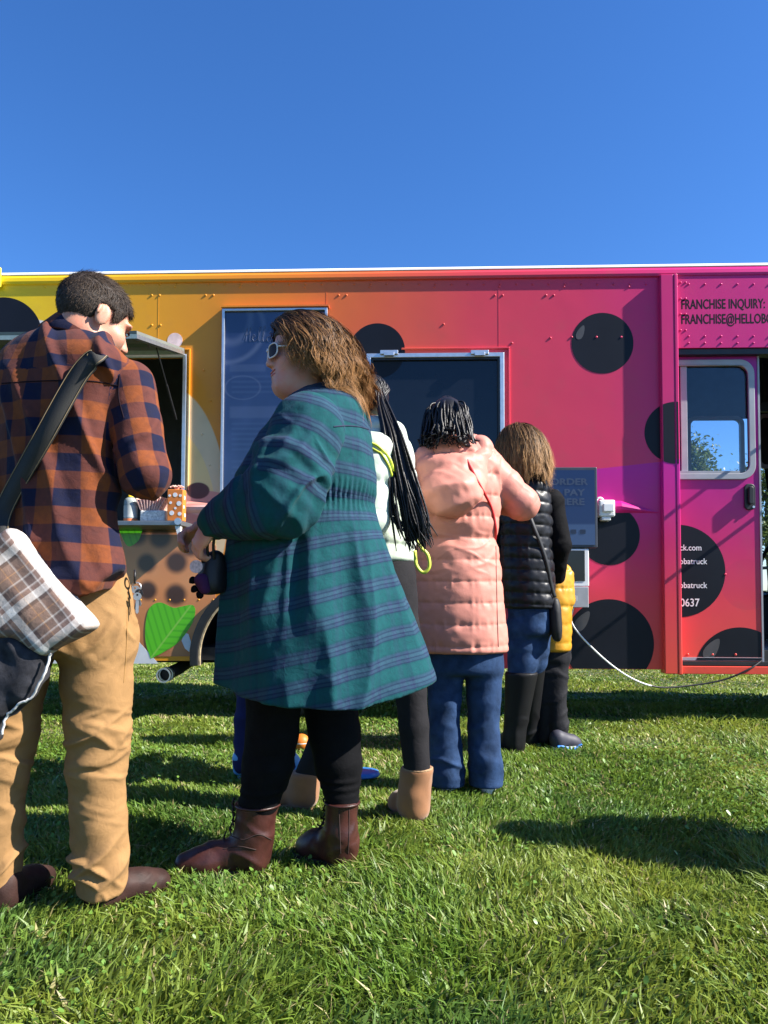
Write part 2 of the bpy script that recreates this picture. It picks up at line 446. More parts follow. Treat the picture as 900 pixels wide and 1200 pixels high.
def glass_mat(name, tint=(0.94, 0.96, 0.98), tr=0.85, rough=0.02):
    m, n, l, b = new_mat(name)
    t = n.new('ShaderNodeBsdfTransparent'); t.inputs[0].default_value = tuple(tint) + (1,)
    gl = n.new('ShaderNodeBsdfGlossy'); gl.inputs['Roughness'].default_value = rough
    fr = n.new('ShaderNodeFresnel'); fr.inputs[0].default_value = 1.5
    nz = n.new('ShaderNodeTexNoise'); nz.inputs['Scale'].default_value = 4.0
    mr = n.new('ShaderNodeMapRange'); mr.inputs['To Min'].default_value = 0.9; mr.inputs['To Max'].default_value = 1.1
    l.new(nz.outputs[0], mr.inputs['Value'])
    mu = n.new('ShaderNodeMath'); mu.operation = 'MULTIPLY'; l.new(fr.outputs[0], mu.inputs[0]); l.new(mr.outputs['Result'], mu.inputs[1])
    mx = n.new('ShaderNodeMixShader'); l.new(mu.outputs[0], mx.inputs[0]); l.new(t.outputs[0], mx.inputs[1]); l.new(gl.outputs[0], mx.inputs[2])
    l.new(mx.outputs[0], n['Material Output'].inputs[0]); n.remove(b)
    return m
M_GLASS = glass_mat('window_glass')
truck = empty('food_truck'); truck.matrix_world = TRUCK_M
truck.location = (0, TR_D, 0); truck.rotation_euler = (0, 0, -TR_A)
tag(truck, 'long food truck wrapped in a yellow to magenta fade with black dots', 'food truck')

# openings in the side wall
H1 = (WU(-190), WU(213), WZ(612, 150), WZ(419, 200))
H2 = (WU(434), WU(587), WZ(616, 510), WZ(420, 510))
AC = W(320, 771); AR = 0.555
arch = [p for p in circ(AC[0], AC[1], AR, 40, 180+0, 0)]
s = math.asin((Z_SK-AC[1])/AR)
arch = [(AC[0]+AR*math.cos(a), AC[1]+AR*math.sin(a)) for a in np.linspace(math.pi-s, s, 33)]
outer = [(U_L, Z_SK+0.035)] + [(arch[0][0], Z_SK+0.035)] + [(p[0], max(p[1], Z_SK+0.035)) for p in arch[1:-1]] + [(arch[-1][0], Z_SK), (U_P0+0.01, Z_SK), (U_P0+0.01, Z_RIM+0.02), (U_L, Z_RIM+0.02)]
bm = bmesh.new()
plate(bm, outer, [rect(*H1), rect(*H2)], 0.0, 0.03)
side = bm_obj('side_wall', bm, M_WRAP, truck)
# window 2 and hatch linings, wheel arch lip
bm = bmesh.new()
ring_in = [(AC[0]+(AR-0.0)*math.cos(a), AC[1]+(AR-0.0)*math.sin(a)) for a in np.linspace(math.pi-s, s, 33)]
ring_out = [(AC[0]+(AR-0.055)*math.cos(a), AC[1]+(AR-0.055)*math.sin(a)) for a in np.linspace(math.pi-s, s, 33)]
plate(bm, ring_in + ring_out[::-1], [], -0.03, 0.10)
bm_obj('wheel_arch', bm, M_BLACK, truck, bevel=0.006)
bm = bmesh.new()
e0 = [(AC[0]+(AR-0.057)*math.cos(a), AC[1]+(AR-0.057)*math.sin(a)) for a in np.linspace(math.pi-s, s, 33)]
e1 = [(AC[0]+(AR-0.068)*math.cos(a), AC[1]+(AR-0.068)*math.sin(a)) for a in np.linspace(math.pi-s, s, 33)]
plate(bm, e0 + e1[::-1], [], -0.022, -0.004)
bm_obj('arch_edge_strip', bm, pmat('worn_tan_edge', (0.42, 0.33, 0.2), 0.7, var=0.4, scale=40), truck)
# wheel well
bm = bmesh.new()
w0 = [(AC[0]+(AR-0.01)*math.cos(a), AC[1]+(AR-0.01)*math.sin(a)) for a in np.linspace(math.pi-s, s, 25)]
w1 = [(AC[0]+(AR+0.01)*math.cos(a), AC[1]+(AR+0.01)*math.sin(a)) for a in np.linspace(math.pi-s, s, 25)]
plate(bm, w0 + w1[::-1], [], 0.11, 0.6); box(bm, AC[0]-AR, AC[0]+AR, 0.6, 0.62, Z_SK, AC[1]+AR)
bm_obj('wheel_well', bm, M_CHASSIS, truck)
# far side, ends, floor, roof
FW1 = (*sorted((WU(807, 520, TW), WU(866, 520, TW))), WZ(556, 840, TW), WZ(493, 840, TW))
FW2 = (WU(888, 520, TW), WU(985, 520, TW), WZ(546, 900, TW), WZ(490, 900, TW))
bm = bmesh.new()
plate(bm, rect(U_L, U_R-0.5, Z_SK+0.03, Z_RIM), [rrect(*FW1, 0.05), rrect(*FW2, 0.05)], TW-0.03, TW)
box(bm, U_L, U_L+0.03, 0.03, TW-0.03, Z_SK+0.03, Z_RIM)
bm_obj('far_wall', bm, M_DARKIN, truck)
for k, w_ in enumerate((FW1, FW2)):
    bm = bmesh.new()
    x0, x1, z0, z1 = w_
    plate(bm, rrect(x0-0.03, x1+0.03, z0-0.03, z1+0.03, 0.07), [rrect(x0+0.004, x1-0.004, z0+0.004, z1-0.004, 0.05)], TW-0.05, TW-0.031)
    fr = bm_obj('far_window_frame', bm, M_GREYRUB, truck)
    bm = bmesh.new(); plate(bm, rrect(x0, x1, z0, z1, 0.05), [], TW-0.02, TW-0.015)
    bm_obj('pane', bm, M_GLASS, fr)
U_DOOR1 = WU(1010)
box_obj('floor', (U_L+0.03, U_R-0.5, 0.07, TW-0.03, Z_SK+0.035, Z_SK+0.12), M_CHASSIS, truck)
box_obj('roof', (U_L, U_R-0.3, 0.05, TW, Z_TOP-0.03, Z_TOP-0.004), M_WHITE, truck)
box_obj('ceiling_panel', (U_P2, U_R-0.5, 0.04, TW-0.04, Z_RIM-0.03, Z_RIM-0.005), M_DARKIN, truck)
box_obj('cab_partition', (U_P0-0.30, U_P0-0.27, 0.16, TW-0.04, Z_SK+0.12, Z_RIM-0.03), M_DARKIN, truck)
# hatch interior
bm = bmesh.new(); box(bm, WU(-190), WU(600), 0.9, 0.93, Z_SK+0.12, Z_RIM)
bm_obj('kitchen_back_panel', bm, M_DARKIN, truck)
# roof rail: rounded wrap coloured rail under a white drip edge
prof = [(-0.004, Z_RIM), (-0.016, Z_RIM+0.004), (-0.020, Z_RIM+0.02), (-0.016, Z_RIM+0.045), (0.0, Z_RIM+0.066), (0.03, Z_TOP-0.012), (0.06, Z_TOP-0.012), (0.06, Z_RIM)]
def extrude_profile(bm, prof, x0, x1):
    a = [bm.verts.new((x0, p[0], p[1])) for p in prof]; c_ = [bm.verts.new((x1, p[0], p[1])) for p in prof]
    k = len(prof)
    for i in range(k): bm.faces.new((a[i], a[(i+1) % k], c_[(i+1) % k], c_[i]))
    bm.faces.new(a); bm.faces.new(c_[::-1])
bm = bmesh.new(); extrude_profile(bm, prof, U_L, U_R-0.4)
bm_obj('roof_rail', bm, M_WRAP, truck)
bm = bmesh.new()
pr = [(0.012, Z_TOP-0.028)] + [(0.030-0.034*math.cos(a), Z_TOP-0.022+0.026*math.sin(a)) for a in np.linspace(0, math.pi*0.6, 8)] + [(0.07, Z_TOP+0.003), (0.07, Z_TOP-0.028)]
extrude_profile(bm, pr, U_L, U_R-0.4)
bm_obj('drip_edge', bm, M_WHITE, truck)
# rear clamp at the far left end of the rail
bm = bmesh.new(); u_, z_ = W(4, 325)
box(bm, u_-0.09, u_, -0.045, -0.02, z_-0.08, z_+0.055); box(bm, u_-0.12, u_-0.005, -0.06, -0.046, z_-0.055, z_-0.01)
bm_obj('rail_clamp', bm, pmat('yellow_paint', (0.8, 0.66, 0.05), 0.35), truck, bevel=0.006)

# post between kitchen and cab
bm = bmesh.new(); box(bm, U_P0, U_P1, -0.042, 0.05, WZ(789, 790), Z_RIM+0.002)
bm_obj('corner_post', bm, M_WRAP, truck, bevel=0.004)
bm = bmesh.new(); box(bm, U_P1+0.001, U_P2, -0.0445, 0.05, WZ(790, 795), Z_RIM+0.006)
bm_obj('post_flange', bm, M_WRAP, truck, bevel=0.007, segs=3)
# header over the door
bm = bmesh.new(); box(bm, U_P2+0.001, U_R-0.4, -0.012, 0.06, WZ(408, 840), Z_RIM+0.001)
bm_obj('door_header', bm, M_WRAP, truck)
box_obj('door_track', (U_P2+0.001, U_DOOR1, 0.0, 0.09, WZ(415, 840), WZ(409, 840)), M_BLACK, truck)
# sill and cab front (beyond the picture edge)
box_obj('door_sill', (U_P2+0.001, U_DOOR1+0.9, -0.004, 0.10, WZ(790, 850), WZ(781, 850)), M_WRAP, truck, bevel=0.003)
box_obj('sill_step', (U_P2+0.002, U_DOOR1, 0.012, 0.13, WZ(780, 850), WZ(776, 850)), M_BLACK, truck)
box_obj('step_plate', (WU(888), U_DOOR1, 0.14, 1.2, WZ(772, 890), WZ(762, 890)), pmat('step_plate', (0.13, 0.14, 0.16), 0.5, bump=0.3, bscale=90), truck)
bm = bmesh.new(); plate(bm, rect(U_DOOR1, U_R-0.4, WZ(781, 850)+0.004, WZ(408, 840)-0.004), [], 0.0, 0.04); box(bm, U_R-0.4, U_R-0.36, 0.0, TW, WZ(700), Z_RIM)
bm_obj('cab_front', bm, M_DOORWRAP, truck)
bm = bmesh.new(); box(bm, U_R-0.36, U_R+0.55, 0.12, TW-0.12, Z_SK, WZ(640))
bm_obj('bonnet', bm, M_DOORWRAP, truck, bevel=0.05)

# sliding door (pushed back, its rear edge runs behind the post)
DY = 0.055
UD0, UD1 = WU(742, 600, DY), WU(890, 600, DY)
ZD0, ZD1 = WZ(777, 850, DY), WZ(414, 850, DY)
win = (WU(758, 500, DY), WU(878, 500, DY), WZ(556, 840, DY), WZ(428, 840, DY))
bm = bmesh.new(); plate(bm, rect(UD0, UD1, ZD0, ZD1), [rrect(*win, 0.07)], DY, DY+0.03)
door = bm_obj('sliding_door', bm, M_DOORWRAP, truck)
bm = bmesh.new(); plate(bm, rrect(win[0]-0.035, win[1]+0.035, win[2]-0.035, win[3]+0.035, 0.095, 8), [rrect(win[0]+0.006, win[1]-0.006, win[2]+0.006, win[3]-0.006, 0.065, 8)], DY-0.014, DY-0.001)
wf = bm_obj('window_frame', bm, M_GREYRUB, door, bevel=0.004)
bm = bmesh.new(); plate(bm, rrect(win[0], win[1], win[2], win[3], 0.07), [], DY+0.012, DY+0.017); bm_obj('window_pane', bm, M_GLASS, door)
ub = WU(802, 500, DY); box_obj('window_divider', (ub-0.022, ub+0.022, DY+0.002, DY+0.011, win[2]+0.004, win[3]-0.004), M_GREYRUB, door, bevel=0.003)
box_obj('window_track', (win[0]+0.01, win[1]-0.07, DY-0.012, DY+0.011, win[2]+0.007, win[2]+0.022), M_GREYRUB, door)
bm = bmesh.new(); hx, hz = W(878, 582, DY)
plate(bm, rrect(hx-0.036, hx+0.036, hz-0.09, hz+0.085, 0.03), [], DY-0.014, DY-0.001)
hd = bm_obj('door_handle', bm, M_BLACK, door, bevel=0.005)
bm = bmesh.new(); plate(bm, rrect(hx-0.018, hx+0.016, hz-0.055, hz+0.065, 0.015), [], DY-0.04, DY-0.0145); bm_obj('grip', bm, M_BLACK, hd, bevel=0.006)
bm = bmesh.new(); plate(bm, circ(hx+0.02, hz-0.07, 0.008, 12), [], DY-0.02, DY-0.0145); bm_obj('lock_cylinder', bm, M_ALU, hd)
box_obj('door_edge_trim', (UD1+0.0005, UD1+0.012, DY-0.006, DY+0.034, ZD0, ZD1), M_GREYRUB, door)
bm = bmesh.new(); box(bm, UD0, UD1-0.004, DY-0.010, DY-0.0005, WZ(774, 850, DY), WZ(770.5, 850, DY)); bm_obj('kick_rail', bm, M_GREYRUB, door)
# dark things inside the cab: wheel, seat, dash
bm = bmesh.new()
cw = W(905, 665, 0.75); ang = np.linspace(0, 2*math.pi, 33)
tube_bm(bm, [(cw[0]+0.05*math.sin(a), 0.75+0.21*math.cos(a), cw[1]+0.21*math.sin(a)) for a in ang], 0.014, 8)
tube_bm(bm, [(cw[0], 0.75, cw[1]-0.2), (cw[0], 0.75, cw[1]+0.2)], 0.012, 6); tube_bm(bm, [(cw[0], 0.54, cw[1]), (cw[0], 0.96, cw[1])], 0.012, 6)
tube_bm(bm, [(cw[0], 0.75, cw[1]), (cw[0]+0.45, 0.75, cw[1]-0.25)], 0.03, 8)
bm_obj('steering_wheel', bm, M_BLACK, truck)
us, zs = W(905, 700, 1.1)
bm = bmesh.new(); box(bm, us-0.55, us-0.05, 0.95, 1.5, WZ(762, 890), zs+0.05); box(bm, us-0.65, us-0.5, 0.95, 1.5, zs+0.06, zs+0.75)
bm_obj('driver_seat', bm, M_DARKIN, truck, bevel=0.05)
bm = bmesh.new(); box(bm, us+0.45, us+0.8, 0.1, TW-0.1, WZ(762, 890), zs+0.3); bm_obj('dashboard', bm, M_DARKIN, truck, bevel=0.04)
bm = bmesh.new(); uu, zz = W(893, 470, 0.9)
tube_bm(bm, [(uu-0.02, 0.9, zz+0.5), (uu+0.02, 0.9, zz+0.05), (uu, 0.9, zz-0.06)], 0.012); box(bm, uu-0.05, uu+0.09, 0.86, 0.9, zz-0.09, zz-0.02)
bm_obj('inner_mirror', bm, M_BLACK, truck)
# side mirror on arms just beyond the doorway (its shadow falls across the door)
bm = bmesh.new()
um, zm = W(965, 500, -0.25)
for za, zb in ((0.22, 0.20), (-0.22, -0.20)):
    tube_bm(bm, [(um+0.1, -0.001, zm+za), (um+0.02, -0.13, zm+za*0.98), (um-0.02, -0.26, zm+zb)], 0.013, 8)
tube_bm(bm, [(um-0.02, -0.26, zm+0.24), (um-0.02, -0.26, zm-0.24)], 0.012, 8)
box(bm, um-0.035, um+0.045, -0.37, -0.27, zm-0.17, zm+0.17)
bm_obj('side_mirror', bm, M_BLACK, truck, bevel=0.006)

# belt rail along the wall
bm = bmesh.new()
def rail(bm, u0, u1, zc, h, d, taper):
    pr = [(-0.001, zc-h), (-d*0.8, zc-h*0.5), (-d, zc), (-d*0.75, zc+h*0.55), (-0.001, zc+h)]
    a = [bm.verts.new((u0, p[0], p[1])) for p in pr]; c_ = [bm.verts.new((u1-taper, p[0], p[1])) for p in pr]
    for i in range(4): bm.faces.new((a[i], a[i+1], c_[i+1], c_[i]))
    e = bm.verts.new((u1, -0.001, zc-h)); e2 = bm.verts.new((u1-taper*0.7, -0.001, zc+h))
    for i in range(4): bm.faces.new((c_[i], c_[i+1], e))
    bm.faces.new(a)
rail(bm, WU(219), WU(774, 597), WZ(594, 720), 0.040, 0.034, 0.26)
bm_obj('belt_rail', bm, M_WRAP, truck)

# printed dots
def dot(px, py, rpx, y=-0.0015, parent=truck, glint=None, clip=None, name='printed_dot'):
    cu, cz = W(px, py, y); r = rpx*(TR_D-0.0)/FPX
    pts = circ(cu, cz, r, 72)
    for f in (clip or []): pts = clip_poly(pts, f)
    bm = bmesh.new(); plate(bm, pts, [], y, y+0.0012); o = bm_obj(name, bm, M_DOT, parent)
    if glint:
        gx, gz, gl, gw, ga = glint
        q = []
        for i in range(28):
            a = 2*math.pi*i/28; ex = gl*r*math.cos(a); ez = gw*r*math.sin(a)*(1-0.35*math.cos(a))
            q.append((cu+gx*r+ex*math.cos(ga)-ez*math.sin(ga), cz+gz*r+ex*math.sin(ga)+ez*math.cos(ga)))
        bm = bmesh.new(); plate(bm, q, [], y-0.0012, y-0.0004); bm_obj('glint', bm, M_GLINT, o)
    return o
zc_ = Z_SK
dot(706, 402, 36, glint=(-0.70, 0.36, 0.25, 0.11, 1.15))
dot(442, 411, 33)
dot(2, 396, 50, clip=None)
dot(714, 627, 35, clip=[lambda p: WZ(598.5, 720)-0.008-p[1]])
dot(714, 754, 51, glint=(-0.60, 0.50, 0.27, 0.12, 0.95), clip=[lambda p: p[1]-Z_SK-0.002])
dot(792, 507, 36, clip=[lambda p: U_P0-p[0]-0.002])
dot(792, 507, 36, y=-0.0435, clip=[lambda p: p[0]-U_P0-0.005, lambda p: U_P1-0.004-p[0]])
dot(792, 507, 36, y=-0.0460, clip=[lambda p: p[0]-U_P1-0.008, lambda p: U_P2-0.008-p[0]])
d1 = dot(795, 669, 54, y=DY-0.0015, parent=door, clip=[lambda p: p[0]-UD0-0.01])
dot(868, 788, 52, y=DY-0.0015, parent=door, glint=(-0.62, 0.52, 0.27, 0.13, 0.95), clip=[lambda p: UD1-0.003-p[0], lambda p: p[1]-WZ(770, 850, DY)])
dot(868, 788, 52, y=DY-0.0115, parent=door, clip=[lambda p: UD1-0.006-p[0], lambda p: p[1]-WZ(773.6, 850, DY), lambda p: WZ(770.8, 850, DY)-p[1]])
# clear bubble printed near the hatch
m_b = pmat('printed_bubble', (0.80, 0.58, 0.52), 0.35, var=0.25, scale=14)
cu, cz = W(205, 399); bm = bmesh.new(); plate(bm, circ(cu, cz, 0.052, 36), [], -0.0015, -0.0003); bb = bm_obj('printed_bubble', bm, m_b, truck)
# lettering
def letters(name, s_, u, z, h, mat, y, parent, xs=1.0, bold=0.0, align='LEFT'):
    cd = bpy.data.curves.new(name, 'FONT'); cd.body = s_; cd.size = 1.0; cd.align_x = align; cd.offset = bold; cd.resolution_u = 3
    cd.space_character = 1.0; cd.offset = 0.0
    o = bpy.data.objects.new('tmp', cd); COL.objects.link(o)
    dg = bpy.context.evaluated_depsgraph_get()
    me = bpy.data.meshes.new_from_object(o.evaluated_get(dg)); bpy.data.objects.remove(o)
    k = h/0.72
    co = np.empty(len(me.vertices)*3); me.vertices.foreach_get('co', co); co = co.reshape(-1, 3)
    polys = [list(p_.vertices) for p_ in me.polygons]; bpy.data.meshes.remove(me)
    V = []; F = []
    for q, (sx, sz) in enumerate(((0, 0), (1, 0), (-1, 0), (0, 1), (0, -1)) if bold else ((0, 0),)):     # weight is built up from shifted layers
        o0 = len(V); V += [(u+(c_[0]*xs+sx*bold*xs*1.3)*k, y-0.00004*q, z+(c_[1]+sz*bold*0.8)*k) for c_ in co]; F += [[i+o0 for i in p_] for p_ in polys]
    me = bpy.data.meshes.new(name); me.from_pydata(V, [], F); me.update()
    return link_mesh(name, me, mat, parent)
M_INK = pmat('black_lettering', (0.008, 0.005, 0.012), 0.6, spec=0.15)
M_WINK = pmat('white_lettering', (0.72, 0.72, 0.72), 0.45, var=0.05)
u_, z_ = W(798, 362, -0.0135); letters('franchise_lettering', 'FRANCHISE INQUIRY:', u_, z_, 0.066, M_INK, -0.0123, truck, 0.62, 0.024)
u_, z_ = W(798, 379.5, -0.0135); letters('franchise_lettering', 'FRANCHISE@HELLOBOBA', u_, z_, 0.066, M_INK, -0.0123, truck, 0.62, 0.024)
for s_, py, h, x0 in (('ck.com', 645, 0.040, 796.5), ('bobatruck', 661, 0.040, 791.5), ('bobatruck', 689, 0.040, 791.5), ('0637', 710.5, 0.053, 797)):
    u_, z_ = W(x0, py, DY-0.003); letters('contact_lettering', s_, u_, z_, h, M_WINK, DY-0.003, d1, 0.90 if s_ != '0637' else 0.86, 0.012)

# rivets (a few pixels each): one joined part
def rivets(pts, name='rivets', y0=0.0, parent=truck, mat=None, r=0.0085):
    V = []; F = []
    for (u, z) in pts:
        s0 = len(V); nn = 8
        for k, (rr, d) in enumerate(((1.0, 0.0), (0.85, 0.005), (0.45, 0.009))):
            for i in range(nn): V.append((u+r*rr*math.cos(2*math.pi*i/nn), y0-d*0.6, z+r*rr*math.sin(2*math.pi*i/nn)))
        for k in range(2):
            for i in range(nn): F.append((s0+k*nn+i, s0+k*nn+(i+1) % nn, s0+(k+1)*nn+(i+1) % nn, s0+(k+1)*nn+i))
        F.append((s0+16, s0+17, s0+18, s0+19)); F.append((s0+16, s0+19, s0+20, s0+23)); F.append((s0+20, s0+21, s0+22, s0+23))
    o = from_np(name, V, F, mat or M_WRAP, parent, world_space=False)
    o['kind'] = 'stuff'; return o
pts = [W(x, 333) for x in range(-60, 772, 19)] + [W(x, 336) for x in range(53, 772, 76)]
for x in (178, 241, 397, 580, 640): pts += [W(x, 346), W(x+9, 346)]
for x, y in ((178, 381), (188, 381), (239, 434), (247, 470), (237, 509), (246, 545), (397, 381), (396, 418), (175, 560), (645, 396), (670, 395), (699, 395), (728, 395), (520, 380), (600, 402), (560, 408)): pts.append(W(x, y))
for x in range(165, 262, 17): pts.append(W(x, 703))
rivets(pts)
pts = [W(x, 323+0, -0.012) for x in range(807, 1100, 19)]
pts = [W(x, 333, -0.012) for x in range(807, 1100, 19)] + [W(x, 394, -0.012) for x in range(807, 1100, 19)] + [W(x, 402, -0.012) for x in range(807, 1100, 19)]
pts += [W(x, y, -0.012) for x in (797.5, 803.5) for y in (331, 350, 368, 387)]
rivets(pts, y0=-0.012, r=0.0075)
rivets([W(850, 673, DY), W(806, 767, DY), W(835, 767, DY), W(862, 767, DY)], y0=DY, parent=door, mat=M_DOORWRAP)
# panel seams
for px in (182, 381, 585):
    bm = bmesh.new(); u_ = WU(px); box(bm, u_-0.0016, u_+0.0016, -0.0012, 0.001, H1[3]+0.0 if px < 213 else Z_SK+0.5, Z_RIM)
    bm_obj('panel_seam', bm, M_WRAP, truck)

# menu board
mb = (WU(259), WU(383), WZ(580, 320), WZ(363, 320))
m, n, l, b = new_mat('menu_print'); g = NG(n, l)
tc = n.new('ShaderNodeTexCoord'); x, y, z = g.xyz(tc.outputs['Object'])
wv = g.noise(tc.outputs['Object'], 3.5, 2)
c = g.mix(g.smooth(wv, 0.45, 0.75), (0.014, 0.024, 0.075), (0.025, 0.040, 0.11))
def band(px0, px1, py0, py1, col, cc, amt):
    u0, z1_ = W(px0, py0); u1, z0_ = W(px1, py1)
    q = g.m('MULTIPLY', g.m('MULTIPLY', g.smooth(x, u0-0.01, u0+0.01), g.smooth(x, u1+0.01, u1-0.01)), g.m('MULTIPLY', g.smooth(z, z0_-0.008, z0_+0.008), g.smooth(z, z1_+0.008, z1_-0.008)))
    return g.mix(g.m('MULTIPLY', q, amt), cc, col)
for a in ((270, 312, 428, 436), (270, 372, 477, 490)): c = band(*a, (0.07, 0.09, 0.16), c, 0.35)
for py in (441, 447, 453, 459, 496, 502, 508, 514, 520, 526, 540, 547, 554, 561): c = band(272, 330, py, py+2, (0.05, 0.075, 0.15), c, 0.3)
def swoosh(px, py, rx, ry, w, cc, lo=0.5):
    cu, cz = W(px, py); du = g.m('DIVIDE', g.m('SUBTRACT', x, cu), rx); dz = g.m('DIVIDE', g.m('SUBTRACT', z, cz), ry)
    d = g.m('ABSOLUTE', g.m('SUBTRACT', g.m('SQRT', g.m('ADD', g.m('MULTIPLY', du, du), g.m('MULTIPLY', dz, dz))), 1.0))
    return g.mix(g.smooth(d, 0.0, w, lo*0.75, 0.0), cc, (0.10, 0.12, 0.19))
c = swoosh(265, 385, 0.26, 0.24, 0.12, c, 0.7); c = swoosh(272, 375, 0.13, 0.16, 0.3, c, 0.6); c = swoosh(285, 455, 0.12, 0.08, 0.1, c, 0.4); c = swoosh(368, 372, 0.16, 0.12, 0.35, c, 0.5)
l.new(c, b.inputs['Base Color']); inp(b, 'Roughness', 0.12); inp(b, 'Specular IOR Level', 0.5); inp(b, 'Coat Weight', 1.0); inp(b, 'Coat Roughness', 0.03)
board = box_obj('menu_board', (mb[0]+0.012, mb[1]-0.012, -0.016, -0.001, mb[2]+0.012, mb[3]-0.012), m, truck)
bm = bmesh.new(); plate(bm, rect(*mb), [rect(mb[0]+0.018, mb[1]-0.018, mb[2]+0.018, mb[3]-0.018)], -0.036, -0.0165)
bm_obj('menu_frame', bm, M_ALU, board, bevel=0.003)
bm = bmesh.new(); u_, z_ = W(384, 362)
box(bm, mb[0]-0.004, mb[1]+0.01, -0.05, 0.0, mb[3]+0.003, mb[3]+0.014); bm_obj('menu_drip_cap', bm, M_WRAP, board)
def script_word(strokes, px0, py0, sc, mat, y, parent, r=0.0022):
    for st in strokes:
        bm = bmesh.new(); q = catmull([(W(px0+a*sc, py0-b_*sc, y)[0], y, W(px0+a*sc, py0-b_*sc, y)[1]) for a, b_ in st], 26)
        tube_bm(bm, q, r, 5); bm_obj('script_stroke', bm, mat, parent)
hello = [[(0, 2), (3, 9), (5, 16), (4, 8), (3, 0)], [(3, 7), (7, 9), (9, 16), (8, 6), (8, 0), (10, 1)], [(10, 3), (14, 6), (12, 8), (11, 3), (13, 0), (17, 3)], [(17, 3), (21, 15), (19, 16), (18, 3), (20, 0), (23, 4), (26, 16), (24, 16), (23, 2), (25, 0), (28, 3)],
         [(31, 6), (28, 4), (29, 0), (32, 1), (33, 5), (31, 6), (36, 5)], [(50, 0), (52, 14), (52, 14)], [(48, 13), (56, 17), (59, 13), (53, 8), (60, 6), (57, 0), (50, 0)]]
script_word(hello, 285, 400, 1.0, pmat('pale_menu_ink', (0.05, 0.07, 0.14), 0.4), -0.0165, board)

# second serving window: framed dark glass
m_dg = pmat('dark_window_glass', (0.008, 0.011, 0.018), 0.05, var=0.1, spec=0.5)
f2 = (WU(429), WU(591), H2[2]-0.03, WZ(415, 510))
bm = bmesh.new(); plate(bm, rect(*f2), [rect(f2[0]+0.03, f2[1]-0.03, f2[2]+0.03, f2[3]-0.03)], -0.030, -0.001)
sw = bm_obj('serving_window', bm, M_ALU, truck, bevel=0.004)
bm = bmesh.new(); i_ = 0.03; plate(bm, rect(f2[0]+i_, f2[1]-i_, f2[2]+i_, f2[3]-i_), [rect(f2[0]+i_+0.014, f2[1]-i_-0.014, f2[2]+i_+0.014, f2[3]-i_-0.014)], -0.020, 0.01)
bm_obj('gasket', bm, M_BLACK, sw)
bm = bmesh.new(); i_ = 0.036; plate(bm, rect(f2[0]+i_, f2[1]-i_, f2[2]+i_, f2[3]-i_), [], 0.0, 0.006); bm_obj('window_pane', bm, m_dg, sw)
for px in (456, 562):
    u_, z_ = W(px, 413, -0.03); bm = bmesh.new(); box(bm, u_-0.06, u_+0.06, -0.047, -0.0305, z_-0.016, z_+0.012); box(bm, u_-0.035, u_+0.035, -0.055, -0.0475, z_-0.028, z_-0.004)
    bm_obj('hinge', bm, M_ALU, sw, bevel=0.003)
# raised trim round the second window and right of the hatch
bm = bmesh.new(); r0 = 0.006
def bar(bm, u0, u1, z0, z1): box(bm, u0, u1, -0.012, -0.0005, z0, z1)
bar(bm, WU(470), WU(598), WZ(408.5, 540)-r0, WZ(408.5, 540)+r0); bar(bm, WU(597)-r0, WU(597)+r0, WZ(620, 597), WZ(408.5, 540)-r0-0.0005)
bm_obj('window_trim', bm, M_WRAP, truck, bevel=0.003)
bm = bmesh.new(); bar(bm, WU(220)-r0, WU(220)+r0, WZ(575, 220), WZ(409, 220)); bar(bm, WU(214), WU(220)-r0-0.0005, WZ(409, 220)-2*r0, WZ(409, 220))
bm_obj('hatch_trim', bm, M_WRAP, truck, bevel=0.003)

# hatch: lining, awning flap, strut, shelf
bm = bmesh.new(); plate(bm, rect(H1[0]-0.02, H1[1]+0.022, H1[2]-0.02, H1[3]+0.02), [rect(H1[0]+0.005, H1[1]-0.004, H1[2]+0.004, H1[3]-0.004)], -0.014, -0.001)
hf = bm_obj('hatch_frame', bm, M_ALU, truck, bevel=0.003)
# flap hinged at the top edge, propped out and drooping a little
hz0 = H1[3]+0.024
near = P(163, 394, 4.16); nl = TRUCK_I @ Vector(near)
bm = bmesh.new()
ua, ub_ = H1[0]-0.02, H1[1]+0.01
th = 0.03
def flap_box(bm, u0, u1, t0, t1, d0, d1):
    """box on the flap: t along it from hinge to free edge, d above its underside"""
    A = np.array((0, -0.02, hz0)); B = np.array((0, nl.y, nl.z)); e = B-A; L = np.linalg.norm(e); e /= L; nn = np.array((0, -e[2], e[1])); nn = nn if nn[2] > 0 else -nn
    v = []
    for d in (d0, d1):
        for (u, t) in ((u0, t0), (u1, t0), (u1, t1), (u0, t1)):
            q = A+e*t*L+nn*d; v.append(bm.verts.new((u, q[1], q[2])))
    for f in ((0,3,2,1),(4,5,6,7),(0,1,5,4),(1,2,6,5),(2,3,7,6),(3,0,4,7)): bm.faces.new([v[i] for i in f])
m_fl = pmat('flap_underside', (0.17, 0.18, 0.16), 0.5, var=0.12, scale=5)
flap_box(bm, ua, ub_, 0.0, 1.0, 0.012, 0.03)
fl = bm_obj('awning_flap', bm, m_fl, hf)
bm = bmesh.new()
for u0, u1, t0, t1 in ((ua, ub_, 0.96, 1.0), (ub_-0.035, ub_, 0.0, 0.958), (ua, ua+0.035, 0.0, 0.958), (ua+0.0355, ub_-0.0355, 0.0, 0.06)): flap_box(bm, u0, u1, t0, t1, -0.012, 0.0118)
bm_obj('flap_rim', bm, M_ALU, fl)
bm = bmesh.new(); flap_box(bm, ua+0.4, ub_-0.1, 0.45, 0.5, -0.01, 0.0115); bm_obj('flap_brace', bm, m_fl, fl)
